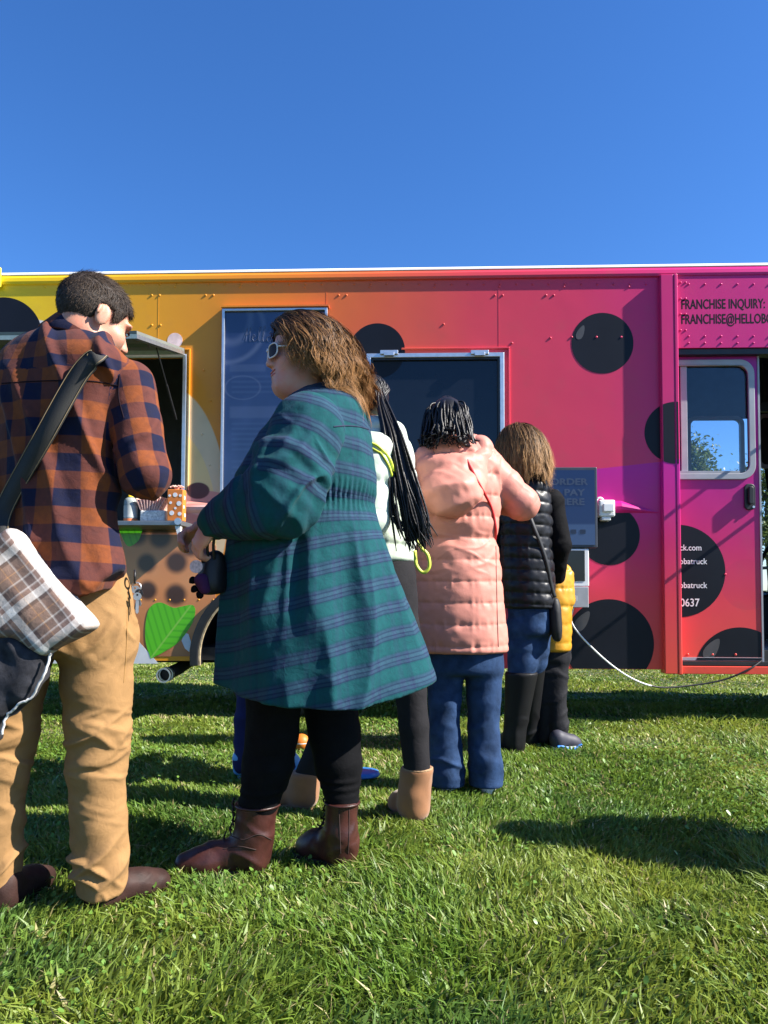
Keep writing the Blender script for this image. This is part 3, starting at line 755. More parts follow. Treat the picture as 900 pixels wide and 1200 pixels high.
pA = W(209, 492); A_ = np.array((pA[0]-0.01, -0.016, pA[1])); B_ = np.array((ub_-0.06, nl.y*0.45, hz0+(nl.z-hz0)*0.45-0.005))
bm = bmesh.new(); tube_bm(bm, [A_, A_+(B_-A_)*0.5], 0.008, 8); tube_bm(bm, [A_+(B_-A_)*0.5, B_], 0.005, 8); bm_obj('gas_strut', bm, M_BLACK, hf)
SH_Z = WZ(612, 190, -0.25)
SHY = -0.36
bm = bmesh.new(); box(bm, WU(-150), WU(216, 612, -0.30), SHY, -0.015, SH_Z-0.03, SH_Z); sh = bm_obj('serving_shelf', bm, pmat('shelf_metal', (0.20, 0.22, 0.24), 0.35, metal=0.6, var=0.1), truck, bevel=0.004)
u_ = WU(216, 612, -0.30)
bm = bmesh.new()
v = [(u_-0.045, SHY+0.01, SH_Z-0.031), (u_-0.01, SHY+0.01, SH_Z-0.031), (u_-0.01, SHY+0.05, SH_Z-0.031), (u_-0.045, SHY+0.05, SH_Z-0.031), (u_-0.02, SHY+0.012, SH_Z-0.115), (u_-0.01, SHY+0.012, SH_Z-0.115), (u_-0.01, SHY+0.03, SH_Z-0.115), (u_-0.02, SHY+0.03, SH_Z-0.115)]
vv = [bm.verts.new(c_) for c_ in v]
for f in ((0,1,2,3),(4,7,6,5),(0,4,5,1),(1,5,6,2),(2,6,7,3),(3,7,4,0)): bm.faces.new([vv[i] for i in f])
bm_obj('shelf_bracket', bm, M_WHITE, sh)
bm = bmesh.new(); plate(bm, circ(u_-0.02, SH_Z-0.005, 0.022, 20), [], SHY-0.012, SHY-0.001); bm_obj('shelf_knob', bm, M_ALU, sh)

# printed lower panel left of the wheel: cookie brown with soft dark spots, a leaf and pale shapes
m, n, l, b = new_mat('brown_spot_print'); g = NG(n, l)
tc = n.new('ShaderNodeTexCoord'); x, y, z = g.xyz(tc.outputs['Object'])
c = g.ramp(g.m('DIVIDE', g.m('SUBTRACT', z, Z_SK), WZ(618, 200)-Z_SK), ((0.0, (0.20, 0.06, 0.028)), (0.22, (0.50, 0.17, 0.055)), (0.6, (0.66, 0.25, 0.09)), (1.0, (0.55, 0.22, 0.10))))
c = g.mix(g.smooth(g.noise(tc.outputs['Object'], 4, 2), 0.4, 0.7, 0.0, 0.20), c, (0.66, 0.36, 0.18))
for px, py, r in ((160, 625, 20), (188, 629, 19), (223, 640, 17), (172, 660, 16), (207, 659, 18), (173, 692, 16), (206, 697, 18), (140, 690, 18), (130, 650, 17), (110, 620, 18), (90, 660, 18), (232, 610, 15)):
    cu, cz = W(px, py)
    d = g.m('SQRT', g.m('ADD', g.m('POWER', g.m('SUBTRACT', x, cu), 2), g.m('POWER', g.m('SUBTRACT', z, cz), 2)))
    c = g.mix(g.smooth(d, r*0.45*0.00568, r*0.95*0.00568, 0.97, 0.0), c, (0.040, 0.014, 0.012))
l.new(c, b.inputs['Base Color']); inp(b, 'Roughness', 0.3); inp(b, 'Coat Weight', 0.3)
ol = [W(x_, y_) for x_, y_ in ((262, 640), (262, 690), (248, 699), (236, 715), (227, 735), (222.5, 757), (221, 776))]
panel = [(U_L+0.4, Z_SK+0.037)] + [(AC[0]+(AR+0.003)*math.cos(a), AC[1]+(AR+0.003)*math.sin(a)) for a in np.linspace(math.pi-s+0.075, math.pi-s-0.9, 16) if AC[1]+(AR)*math.sin(a) > Z_SK+0.037]
uend = panel[-1][0]
panel += [(uend, WZ(640, 250)), (WU(232), WZ(620, 232)), (U_L+0.4, WZ(620, 232))]
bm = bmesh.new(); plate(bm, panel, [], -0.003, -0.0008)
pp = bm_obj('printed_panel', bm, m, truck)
def decal(name, pxs, mat, y0, parent=pp, n_=0):
    q = [W(a, b_) for a, b_ in pxs]
    bm = bmesh.new(); plate(bm, q, [], y0-0.0008, y0); return bm_obj(name, bm, mat, parent)
m_pale = pmat('printed_pale_grey', (0.62, 0.63, 0.66), 0.35, var=0.06)
decal('printed_pale_shape', ((50, 777.4), (50, 762), (100, 752), (130, 735), (156, 744), (186, 777.6)), m_pale, -0.0035)
decal('printed_drop', ((216, 741), (221, 743), (224, 752), (222, 764), (217, 760), (213, 751)), m_pale, -0.0035)
m, n, l, b = new_mat('printed_leaf'); g = NG(n, l)
tc = n.new('ShaderNodeTexCoord'); x, y, z = g.xyz(tc.outputs['Object'])
A_ = W(178, 770); B_ = W(222, 712); dv = np.array((B_[0]-A_[0], B_[1]-A_[1])); L = np.linalg.norm(dv); dv /= L
sx = g.m('SUBTRACT', x, A_[0]); sz = g.m('SUBTRACT', z, A_[1])
along = g.m('ADD', g.m('MULTIPLY', sx, dv[0]), g.m('MULTIPLY', sz, dv[1])); acr = g.m('SUBTRACT', g.m('MULTIPLY', sx, dv[1]), g.m('MULTIPLY', sz, dv[0]))
ph = g.m('SUBTRACT', along, g.m('MULTIPLY', g.m('ABSOLUTE', acr), 0.7))
sn = g.m('SINE', g.m('MULTIPLY', ph, 120.0))
c = g.mix(g.smooth(sn, 0.2, 1.0, 0, 0.6), (0.095, 0.50, 0.012), (0.04, 0.32, 0.008))
c = g.mix(g.smooth(g.m('ABSOLUTE', acr), 0.0, 0.010, 0.8, 0.0), c, (0.26, 0.55, 0.08))
c = g.mix(g.smooth(acr, 0.012, 0.13, 0.0, 0.45), c, (0.02, 0.22, 0.006))
l.new(c, b.inputs['Base Color']); inp(b, 'Roughness', 0.3); inp(b, 'Coat Weight', 0.3)
lf = catmull([(177, 772), (171, 752), (171, 730), (176, 712), (188, 706), (203, 712), (212, 711), (226, 709), (229, 718), (224, 733), (210, 752), (192, 764), (177, 772)], 60)[:-1]
decal('printed_leaf', [tuple(q) for q in lf], m, -0.0045)
lf2 = catmull([(140, 622), (150, 640), (162, 634), (167, 622)], 20); decal('printed_leaf', [tuple(q) for q in lf2] + [(167, 621), (140, 621)], m, -0.0045)

# wheels, axle, exhaust
def wheel(cx, cy, cz, r, name='wheel'):
    bm = bmesh.new(); pr = [(r*0.58, -0.10), (r*0.72, -0.125), (r*0.93, -0.12), (r*0.985, -0.095), (r, -0.06), (r, 0.06), (r*0.985, 0.095), (r*0.93, 0.12), (r*0.58, 0.10)]
    nn = 48; rings = []
    for i in range(nn):
        a = 2*math.pi*i/nn; rings.append([bm.verts.new((cx+q*math.cos(a), cy+d, cz+q*math.sin(a))) for q, d in pr])
    for i in range(nn):
        for k in range(len(pr)-1): bm.faces.new((rings[i][k], rings[i][k+1], rings[(i+1) % nn][k+1], rings[(i+1) % nn][k]))
    w = empty(name); w.parent = truck
    t = bm_obj('tyre', bm, M_RUBBER, w, smooth=True)
    bm = bmesh.new(); plate(bm, circ(cx, cz, r*0.585, 40), [circ(cx+r*0.4*math.cos(a), cz+r*0.4*math.sin(a), r*0.075, 12) for a in np.arange(0, 6.28, 6.2832/8)], cy-0.06, cy-0.04); plate(bm, circ(cx, cz, r*0.2, 20), [], cy-0.11, cy-0.0605)
    bm_obj('rim', bm, M_STEEL, w)
    return w
WR = 0.385
wheel(AC[0]+0.03, 0.21, WR-0.015, WR); wheel(AC[0]+0.03, TW-0.2, WR-0.075, WR); wheel(3.75, 0.21, WR, WR); wheel(3.75, TW-0.2, WR, WR)
bm = bmesh.new(); tube_bm(bm, [(AC[0]+0.03, 0.2, WR), (AC[0]+0.03, TW-0.2, WR)], 0.06, 12); box(bm, U_L+0.2, U_R-0.2, 0.65, 0.72, Z_SK-0.04, Z_SK+0.03); box(bm, U_L+0.2, U_R-0.2, 1.25, 1.32, Z_SK-0.04, Z_SK+0.03)
bm_obj('chassis', bm, M_CHASSIS, truck)
bm = bmesh.new(); u_, z_ = W(193, 791, 0.02)
tube_bm(bm, [(u_+0.03, 0.5, z_+0.05), (u_+0.025, 0.25, z_+0.02), (u_, 0.05, z_)], 0.042, 16); ex = bm_obj('exhaust_pipe', bm, M_CHASSIS, truck, smooth=True)
bm = bmesh.new(); r_o, r_i = 0.049, 0.041
pr = [(r_o, 0.0), (r_o, 0.03), (r_i, 0.03), (r_i, 0.0)]; nn = 24; rings = []
for dy in (0.0, 0.055):
    rings = []
    for i in range(nn):
        a = 2*math.pi*i/nn; rings.append([bm.verts.new((u_+q*math.cos(a), -0.01+d+dy, z_+q*math.sin(a))) for q, d in pr])
    for i in range(nn):
        for k in range(4): bm.faces.new((rings[i][k], rings[i][(k+1) % 4], rings[(i+1) % nn][(k+1) % 4], rings[(i+1) % nn][k]))
bm_obj('exhaust_tip', bm, M_ALU, ex, smooth=False)
# wall outlet box
u_, z_ = W(710, 597, -0.05)
bm = bmesh.new(); box(bm, u_-0.052, u_+0.052, -0.085, -0.001, z_-0.05, z_+0.06); ob = bm_obj('outlet_box', bm, M_WHITE, truck, bevel=0.01)
bm = bmesh.new(); box(bm, u_-0.03, u_+0.04, -0.105, -0.0855, z_-0.02, z_+0.035); box(bm, u_-0.035, u_+0.025, -0.08, -0.02, z_-0.075, z_-0.0505)
bm_obj('outlet_cover', bm, M_WHITE, ob, bevel=0.006)
bm = bmesh.new(); tube_bm(bm, [(u_-0.035+0.02*math.cos(a), -0.04, z_+0.0605+0.018*math.sin(a)) for a in np.linspace(0, math.pi, 9)], 0.006); bm_obj('outlet_latch', bm, M_WHITE, ob)

# ------------------------------------------------------------------ order kiosk on the wall
ky = -0.16
kiosk = empty('order_kiosk'); kiosk.matrix_basis = TRUCK_M @ Matrix.Translation((WU(668), ky, 0))
KO = Vector((WU(668), ky, 0))
def kbox(name, px0, px1, py0, py1, y0, y1, mat, parent=kiosk, bevel=0.004):
    u0, z1_ = W(px0, py0, y0); u1, z0_ = W(px1, py1, y0)
    return box_obj(name, (u0-KO.x, u1-KO.x, y0-ky, y1-ky, z0_, z1_), mat, parent, bevel)
hous = kbox('screen_housing', 639.5, 700.5, 547.5, 642, ky, ky+0.05, pmat('kiosk_frame', (0.05, 0.055, 0.07), 0.35), bevel=0.006)
m, n, l, b = new_mat('kiosk_screen'); g = NG(n, l)
tc = n.new('ShaderNodeTexCoord'); x, y, z = g.xyz(tc.outputs['Object'])
c = g.mix(g.smooth(z, WZ(616, 670, ky), WZ(613, 670, ky), 1.0, 0.0), (0.010, 0.020, 0.060), (0.025, 0.045, 0.10)); l.new(c, b.inputs['Base Color'])
inp(b, 'Roughness', 0.12); inp(b, 'Specular IOR Level', 0.3); inp(b, 'Emission Strength', 0.3); l.new(c, b.inputs['Emission Color'])
scr = kbox('screen', 643, 697.5, 551, 638.5, ky-0.003, ky-0.0005, m, hous, 0)
M_SCRTXT = pmat('screen_lettering', (0.045, 0.065, 0.115), 0.4)
for s_, py in (('ORDER', 568, ), ('& PAY', 580.5), ('HERE', 591.5)):
    u_, z_ = W(688.5 if s_ == 'ORDER' else 685, py, ky-0.005); letters('screen_lettering', s_, u_-KO.x, z_, 0.042, M_SCRTXT, -0.005, scr, 1.25, 0.03, 'RIGHT')
for k in range(3):
    bm = bmesh.new(); u_, z_ = W(661+11*k, 623, ky-0.005); plate(bm, rrect(u_-KO.x-0.018, u_-KO.x+0.018, z_-0.014, z_+0.014, 0.006), [], -0.005, -0.0035)
    bm_obj('screen_icon', bm, pmat('screen_icon', (0.02, 0.03, 0.06), 0.3), scr)
low = kbox('terminal_housing', 655, 690.5, 643, 687, ky+0.004, ky+0.10, M_WHITE, bevel=0.006)
kbox('terminal_screen', 659, 685.5, 645, 681, ky+0.001, ky+0.0035, pmat('terminal_black', (0.012, 0.013, 0.016), 0.12), low, 0)
base = kbox('terminal_base', 655, 690, 687.5, 712, ky-0.006, ky+0.10, pmat('kiosk_grey', (0.36, 0.37, 0.39), 0.45), bevel=0.004)
u_, z_ = W(677, 704, ky-0.0075); letters('base_lettering', 'FI', u_-KO.x-0.03, z_, 0.034, M_WINK, -0.0075, base, 0.9, 0.01)
bm = bmesh.new(); u_, z_ = W(672, 640, -0.05); box(bm, u_-KO.x-0.06, u_-KO.x+0.06, 0.051, -ky-0.002, z_-0.03, z_+0.25); bm_obj('wall_bracket', bm, M_BLACK, kiosk)
tag(kiosk, 'tall self order kiosk screen mounted on the pink truck wall beside the outlet', 'kiosk')

# power cord: white from the kiosk, dark towards the cab door
q = [TRUCK_M @ Vector((*[c_ for c_ in (W(px, py, yy)[0], yy, W(px, py, yy)[1])],)) for px, py, yy in ((672, 711, -0.12), (671, 732, -0.12), (700, 765, -0.09), (735, 792, -0.06), (770, 805, -0.03), (812, 803, 0.0), (850, 796, 0.0), (878, 784, -0.01), (893, 774, 0.02))]
cp = catmull([tuple(v) for v in q], 70)
cord = empty('power_cord', tuple(cp[0])); tag(cord, 'thin power cord sagging from the kiosk to the cab doorway', 'cord')
V, F = tube_np(cp[:34], 0.0055, 8); from_np('white_section', V, F, M_WHITE, cord)
V, F = tube_np(cp[33:], 0.0060, 8); from_np('black_section', V, F, M_BLACK, cord)

# ------------------------------------------------------------------ small goods on the serving shelf
def local_thing(name, u, y, z):
    o = empty(name); o.matrix_basis = TRUCK_M @ Matrix.Translation((u, y, z)); return o
def lathe(name, prof, mat, parent, n_=28, cx=0, cy=0):
    V = []; F = []
    for r, z in prof:
        for i in range(n_): V.append((cx+r*math.cos(2*math.pi*i/n_), cy+r*math.sin(2*math.pi*i/n_), z))
    for k in range(len(prof)-1):
        for i in range(n_): F.append((k*n_+i, k*n_+(i+1) % n_, (k+1)*n_+(i+1) % n_, (k+1)*n_+i))
    return from_np(name, V, F, mat, parent, world_space=False)
sy = -0.24
bt = local_thing('sauce_bottle', WU(153, 600, sy), sy, SH_Z+0.001)
lathe('bottle_body', [(0, 0), (0.040, 0), (0.042, 0.01), (0.042, 0.13), (0.036, 0.15), (0.02, 0.16), (0, 0.16)], pmat('clear_grey_plastic', (0.28, 0.31, 0.30), 0.25, var=0.2), bt)
lathe('cap', [(0, 0.2), (0.013, 0.2), (0.016, 0.165), (0.024, 0.161), (0, 0.1605)], pmat('yellow_cap', (0.75, 0.5, 0.03), 0.4), bt)
lathe('label_band', [(0.0428, 0.03), (0.0428, 0.105)], pmat('bottle_label', (0.42, 0.44, 0.42), 0.6), bt)
lathe('base_band', [(0.0432, 0.002), (0.0432, 0.022)], pmat('orange_band', (0.6, 0.16, 0.05), 0.5), bt)
tag(bt, 'grey squeeze bottle with yellow cap on the serving shelf', 'bottle')
nb = local_thing('napkin_holder', WU(182, 608, sy), sy, SH_Z+0.001)
box_obj('holder_base', (-0.083, 0.083, -0.05, 0.05, 0.0, 0.072), pmat('speckled_white', (0.62, 0.60, 0.56), 0.5, var=0.35, scale=90), nb, 0.008)
m_nap = pmat('striped_napkin', (0.72, 0.42, 0.34), 0.85, var=0.45, scale=45, stretch=(6, 1, 0.3))
for k in range(9):
    bm = bmesh.new(); t = (k-4)/4; tl = 0.10*t
    v = [bm.verts.new(c_) for c_ in ((-0.01+0.055*t-0.02, -0.038, 0.0725), (-0.01+0.055*t+0.02, 0.038, 0.0725), (0.065*t+0.02+tl*0.3, 0.045, 0.15+0.012*math.cos(t*2)), (0.065*t-0.02+tl*0.3, -0.048, 0.155+0.012*math.cos(t*2)))]
    w_ = [bm.verts.new((q_.co.x+0.006, q_.co.y, q_.co.z)) for q_ in v]
    bm.faces.new(v); bm.faces.new(w_[::-1])
    for i in range(4): bm.faces.new((v[i], v[(i+1) % 4], w_[(i+1) % 4], w_[i]))
    bm_obj('napkin', bm, m_nap, nb)
tag(nb, 'white napkin holder full of pink striped napkins on the serving shelf', 'napkin holder')
bx = local_thing('polka_dot_box', WU(207, 600, sy-0.06), sy-0.06, SH_Z+0.001)
box_obj('carton', (-0.050, 0.050, -0.035, 0.035, 0.0, 0.20), pmat('orange_card', (0.68, 0.20, 0.035), 0.5, var=0.08), bx, 0.004)
for a, c_, r in ((0.0, 0.165, 0.014), (0.025, 0.11, 0.015), (-0.028, 0.115, 0.009), (-0.02, 0.05, 0.015), (0.03, 0.045, 0.012), (0.033, 0.16, 0.009), (-0.035, 0.16, 0.008), (0.002, 0.08, 0.008)):
    bm = bmesh.new(); plate(bm, circ(a, c_, r, 18), [], -0.0362, -0.0351); bm_obj('white_spot', bm, M_WHITE, bx)
for a, c_, r in ((0.0, 0.15, 0.013), (-0.018, 0.09, 0.011), (0.012, 0.04, 0.013)):
    bm = bmesh.new(); v = [bm.verts.new((0.0506, a*0.8+r*math.cos(t), c_+r*math.sin(t))) for t in np.linspace(0, 6.283, 17)[:-1]]; bm.faces.new(v); bm_obj('white_spot', bm, M_WHITE, bx)
bm = bmesh.new()
for k in range(7):
    a = k*0.9; tube_bm(bm, [(0.0, 0, 0.20), (0.025*math.cos(a), 0.02*math.sin(a), 0.225), (0.045*math.cos(a), 0.03*math.sin(a), 0.215)], 0.006, 6)
bm_obj('tissue_tuft', bm, m_nap, bx)
tag(bx, 'orange box with white polka dots at the end of the serving shelf', 'box')

# ------------------------------------------------------------------ trees beyond the truck
def tree(name, base, h, r, seed, label):
    rg = np.random.default_rng(seed)
    t = empty(name, tuple(base))
    bm = bmesh.new()
    tube_bm(bm, [(0, 0, -0.05), (0.04, 0, h*0.3), (-0.03, 0.03, h*0.6), (0.02, 0, h*0.92)], [0.09, 0.07, 0.05, 0.015], 10)
    tips = []
    for k in range(16):
        z = h*(0.3+0.6*rg.random()); a = rg.uniform(0, 6.28); L = r*(0.5+0.5*rg.random())*(1.15-0.6*z/h)
        e = (L*math.cos(a), L*math.sin(a), z+0.45*L); tips.append(e)
        tube_bm(bm, [(0, 0, z), (e[0]*0.5, e[1]*0.5, z+0.3*L), e], [0.03, 0.02, 0.006], 6)
    bm_obj('trunk', bm, pmat('bark', (0.10, 0.075, 0.05), 0.9, var=0.3, bump=0.5, bscale=30), t)
    n_ = 9000
    ti = np.array(tips)[rg.integers(0, len(tips), n_)]
    pts = ti + rg.normal(0, r*0.24, (n_, 3)); pts[:, 2] = np.minimum(pts[:, 2], h*1.02)
    s_ = rg.uniform(0.025, 0.05, n_); A = rg.normal(0, 1, (n_, 3)); A /= np.linalg.norm(A, axis=1)[:, None]
    B = np.cross(A, rg.normal(0, 1, (n_, 3))); B /= np.linalg.norm(B, axis=1)[:, None]
    V = np.stack([pts-A*s_[:, None], pts+B*s_[:, None]*0.5, pts+A*s_[:, None], pts-B*s_[:, None]*0.5], 1).reshape(-1, 3)
    F = np.arange(n_*4).reshape(-1, 4)
    o = from_np('crown', V, F, leaf_material('tree_leaf', 0.3), t, smooth=False, world_space=False)
    set_tint(o, np.repeat(np.array((0.075, 0.115, 0.03))[None]*(0.5+rg.random(n_))[:, None], 4, axis=0)); o['kind'] = 'stuff'
    tag(t, label, 'tree'); return t
b1 = P(801, 690, 13.0); tree('tree', (b1[0], 13.0, -0.07), 3.75, 0.62, 5, 'small leafy tree seen through the cab door window')
b2 = P(902, 690, 14.5); tree('tree', (b2[0], 14.5, -0.07), 3.6, 0.8, 9, 'leafy tree beyond the cab, seen at the open doorway')

# ------------------------------------------------------------------ smooth solid modelling for figures and cloth
def vnoise(p, seed=0):
    """value noise, about -1..1; p is (n,3)"""
    i = np.floor(p).astype(np.int64); f = p-i; f = f*f*(3-2*f)
    def hsh(a, b_, c_):
        q = (a*374761393 + b_*668265263 + c_*2147483647 + seed*974634777) & 0xffffffff
        q = ((q ^ (q >> 13))*1274126177) & 0xffffffff
        q = (q ^ (q >> 16)) & 0xffff
        return q/32767.5-1
    x, y, z = i.T; fx, fy, fz = f.T
    def lx(yy, zz): return hsh(x, yy, zz)*(1-fx)+hsh(x+1, yy, zz)*fx
    a = lx(y, z)*(1-fy)+lx(y+1, z)*fy; b_ = lx(y, z+1)*(1-fy)+lx(y+1, z+1)*fy
    return a*(1-fz)+b_*fz
def fbm(p, seed=0, o=3):
    s_ = 0; a = 1
    for k in range(o): s_ = s_+a*vnoise(p*2**k, seed+k*17); a *= 0.5
    return s_
def ridge(p, seed=0): return 1-2*np.abs(vnoise(p, seed))
def sstep(x, a, b_):
    t = np.clip((x-a)/(b_-a), 0, 1); return t*t*(3-2*t)
def smin(a, b_, k):
    h = np.clip(0.5+0.5*(b_-a)/k, 0, 1); return b_+(a-b_)*h-k*h*(1-h)
def smax(a, b_, k): return -smin(-a, -b_, k)
class Solid:
    """a smooth union of simple bodies, meshed as one continuous surface"""
    def __init__(s, k=0.02): s.k = k; s.items = []; s.cuts = []; s.lo = np.full(3, 1e9); s.hi = np.full(3, -1e9)
    def add(s, f, lo, hi, k=None):
        lo = np.asarray(lo, float); hi = np.asarray(hi, float)
        s.items.append((f, lo-0.09, hi+0.09, s.k if k is None else k)); s.lo = np.minimum(s.lo, lo); s.hi = np.maximum(s.hi, hi); return s
    def cone(s, a, b_, ra, rb, k=None, flat=None):
        a = np.asarray(a, float); b_ = np.asarray(b_, float); ab = b_-a; L2 = max(ab@ab, 1e-9); r = max(ra, rb)
        def f(p):
            t = np.clip(((p-a)@ab)/L2, 0, 1); return np.linalg.norm(p-a-t[:, None]*ab, axis=1)-(ra+(rb-ra)*t)
        return s.add(f, np.minimum(a, b_)-r, np.maximum(a, b_)+r, k)
    def chain(s, pts, rs, k=None):
        for i in range(len(pts)-1): s.cone(pts[i], pts[i+1], rs[i], rs[i+1], k if i == 0 else 0.012)
        return s
    def ell(s, c, r, R=None, k=None):
        c = np.asarray(c, float); r = np.asarray(r, float); m_ = r.max()
        def f(p):
            q = p-c
            if R is not None: q = q@R
            q = q/r; k0 = np.linalg.norm(q, axis=1)+1e-9; k1 = np.linalg.norm(q/r, axis=1)+1e-9
            return k0*(k0-1)/k1
        return s.add(f, c-m_, c+m_, k)
    def loft(s, secs, k=None, cap=0.02, rot=0.0):
        """secs: (z, cx, cy, rx, ry) from top or bottom"""
        a = np.array(sorted(secs), float); z = a[:, 0]; zz = np.linspace(z[0], z[-1], 160)
        q = catmull(a, 400); o = np.argsort(q[:, 0]); q = q[o]
        col = [np.interp(zz, q[:, 0], q[:, j]) for j in range(1, 5)]
        cs, sn = math.cos(rot), math.sin(rot)
        def f(p):
            cx, cy, rx, ry = [np.interp(p[:, 2], zz, c_) for c_ in col]
            dx, dy = p[:, 0]-cx, p[:, 1]-cy
            if rot: dx, dy = dx*cs+dy*sn, -dx*sn+dy*cs
            k0 = np.sqrt((dx/rx)**2+(dy/ry)**2)+1e-9; k1 = np.sqrt((dx/rx**2)**2+(dy/ry**2)**2)+1e-9
            d = k0*(k0-1)/k1
            return smax(d, np.maximum(z[0]-p[:, 2], p[:, 2]-z[-1]), cap)
        lo = np.array(((a[:, 1]-a[:, 3]).min(), (a[:, 2]-a[:, 4]).min(), z[0])); hi = np.array(((a[:, 1]+a[:, 3]).max(), (a[:, 2]+a[:, 4]).max(), z[-1]))
        if rot: m_ = max(a[:, 3].max(), a[:, 4].max()); c_ = (lo+hi)/2; lo[:2] = c_[:2]-m_; hi[:2] = c_[:2]+m_
        return s.add(f, lo, hi, k)
    def cut(s, f, k=0.01): s.cuts.append((f, k)); return s          # keep where f <= 0
    def raw(s, p):
        d = np.full(len(p), 10.0)
        for f, lo, hi, k in s.items:
            m_ = np.all((p > lo) & (p < hi), axis=1)
            if m_.any(): d[m_] = smin(d[m_], f(p[m_]), k)
        for f, k in s.cuts: d = smax(d, f(p), k)
        return d
    def mesh(s, h):
        lo = s.lo-4*h; hi = s.hi+4*h; B = 4
        nb = np.ceil((hi-lo)/(h*B)).astype(int)+1
        ii = np.stack(np.meshgrid(*[np.arange(q) for q in nb], indexing='ij'), -1).reshape(-1, 3)
        cen = lo+(ii*B+1.5)*h; cv = s.raw(cen)
        act = np.abs(cv) < h*B*2.2
        G = np.repeat(np.repeat(np.repeat(cv.reshape(nb), B, 0), B, 1), B, 2)
        off = np.stack(np.meshgrid(*[np.arange(B)]*3, indexing='ij'), -1).reshape(-1, 3)
        gi = (ii[act][:, None]*B+off[None]).reshape(-1, 3)
        G[gi[:, 0], gi[:, 1], gi[:, 2]] = s.raw(lo+gi*h)
        return surface_nets(G, lo, h)
def surface_nets(G, lo, h):
    S = G < 0
    n = np.array(G.shape)
    c = S[:-1, :-1, :-1].astype(np.int8)
    for d in ((1,0,0),(0,1,0),(0,0,1),(1,1,0),(1,0,1),(0,1,1),(1,1,1)): c = c+S[d[0]:n[0]-1+d[0], d[1]:n[1]-1+d[1], d[2]:n[2]-1+d[2]]
    idx = np.argwhere((c > 0) & (c < 8)); ids = np.full(n-1, -1, np.int64); ids[tuple(idx.T)] = np.arange(len(idx))
    acc = np.zeros((len(idx), 3)); cnt = np.zeros(len(idx))
    cor = [(a, b_, e) for a in (0, 1) for b_ in (0, 1) for e in (0, 1)]
    val = {q: G[idx[:, 0]+q[0], idx[:, 1]+q[1], idx[:, 2]+q[2]] for q in cor}
    for q in cor:
        for ax in range(3):
            if q[ax] == 0:
                r = list(q); r[ax] = 1; r = tuple(r); a, b_ = val[q], val[r]; m_ = (a < 0) != (b_ < 0)
                t = np.where(m_, a/np.where(a == b_, 1, a-b_), 0); pt = np.zeros((len(idx), 3)); pt += q; pt[:, ax] = t
                acc += np.where(m_[:, None], pt, 0); cnt += m_
    V = lo+(idx+acc/cnt[:, None])*h
    Fs = []
    for ax in range(3):
        sl0 = [slice(None)]*3; sl1 = [slice(None)]*3; sl0[ax] = slice(0, -1); sl1[ax] = slice(1, None)
        a, b_ = S[tuple(sl0)], S[tuple(sl1)]; e = np.argwhere(a != b_)
        u, v = [q for q in range(3) if q != ax]
        e = e[(e[:, u] > 0) & (e[:, v] > 0) & (e[:, u] < n[u]-1) & (e[:, v] < n[v]-1)]
        q = []
        for du, dv in ((1, 1), (0, 1), (0, 0), (1, 0)):
            w = e.copy(); w[:, u] -= du; w[:, v] -= dv; q.append(ids[w[:, 0], w[:, 1], w[:, 2]])
        f = np.stack(q, -1); ok = (f >= 0).all(1); f = f[ok]; sg = a[tuple(e[ok].T)]
        flip = sg if ax != 1 else ~sg
        f[~flip] = f[~flip][:, ::-1]; Fs.append(f)
    return V, np.vstack(Fs)
def vnormals(V, F):
    a = V[F[:, 2]]-V[F[:, 0]]; b_ = V[F[:, 3]]-V[F[:, 1]]; N = np.cross(a, b_); out = np.zeros_like(V)
    for k in range(4):
        for j in range(3): out[:, j] += np.bincount(F[:, k], N[:, j], len(V))
    return out/(np.linalg.norm(out, axis=1)[:, None]+1e-12)
def smooth_mesh(V, F, it=2, lam=0.5):
    E = np.vstack([F[:, [0, 1]], F[:, [1, 2]], F[:, [2, 3]], F[:, [3, 0]]]); cnt = np.bincount(E[:, 0], minlength=len(V))+np.bincount(E[:, 1], minlength=len(V))
    for _ in range(it):
        s_ = np.stack([np.bincount(E[:, 0], V[E[:, 1], j], len(V))+np.bincount(E[:, 1], V[E[:, 0], j], len(V)) for j in range(3)], -1)
        V = V+(s_/np.maximum(cnt, 1)[:, None]-V)*lam
    return V
def solid_obj(name, sd, h, mat, parent, disp=None, pat=None, it=2, post=2, nfun=None):
    V, F = sd.mesh(h)
    V = smooth_mesh(V, F, it)
    V0 = V
    if disp is not None:
        N = vnormals(V, F); N = nfun(V, N) if nfun else N; V = V+N*disp(V, N)[:, None]; V = smooth_mesh(V, F, post, 0.5)
    o = from_np(name, V, F, mat, parent); SKINS[o.name] = [V, F, None]
    if pat is not None:
        A = pat(V0); at = o.data.attributes.new('pat', 'FLOAT_VECTOR', 'POINT'); at.data.foreach_set('vector', A.astype(np.float32).ravel())
    return o
SKINS = {}
def on(o, px, py, off=0.002):
    """point (and normal) on a finished garment under a photo pixel"""
    from mathutils.bvhtree import BVHTree
    r = SKINS[o.name]
    if r[2] is None: r[2] = BVHTree.FromPolygons(r[0].tolist(), r[1].tolist())
    d = ray(px, py).normalized(); h, n_, i, t = r[2].ray_cast(Vector((0, 0, CAM_H)), d)
    if h is None:
        h, n_, i, t = r[2].find_nearest(Vector(P(px, py, float(r[0][:, 1].mean()))))
    if n_.dot(d) > 0: n_ = -n_
    return np.array(h+n_*off), np.array(n_)
def on_line(o, pxs, n=30, off=0.002):
    return catmull([on(o, x, y, off)[0] for x, y in catmull(np.array(pxs, float), n)], n)
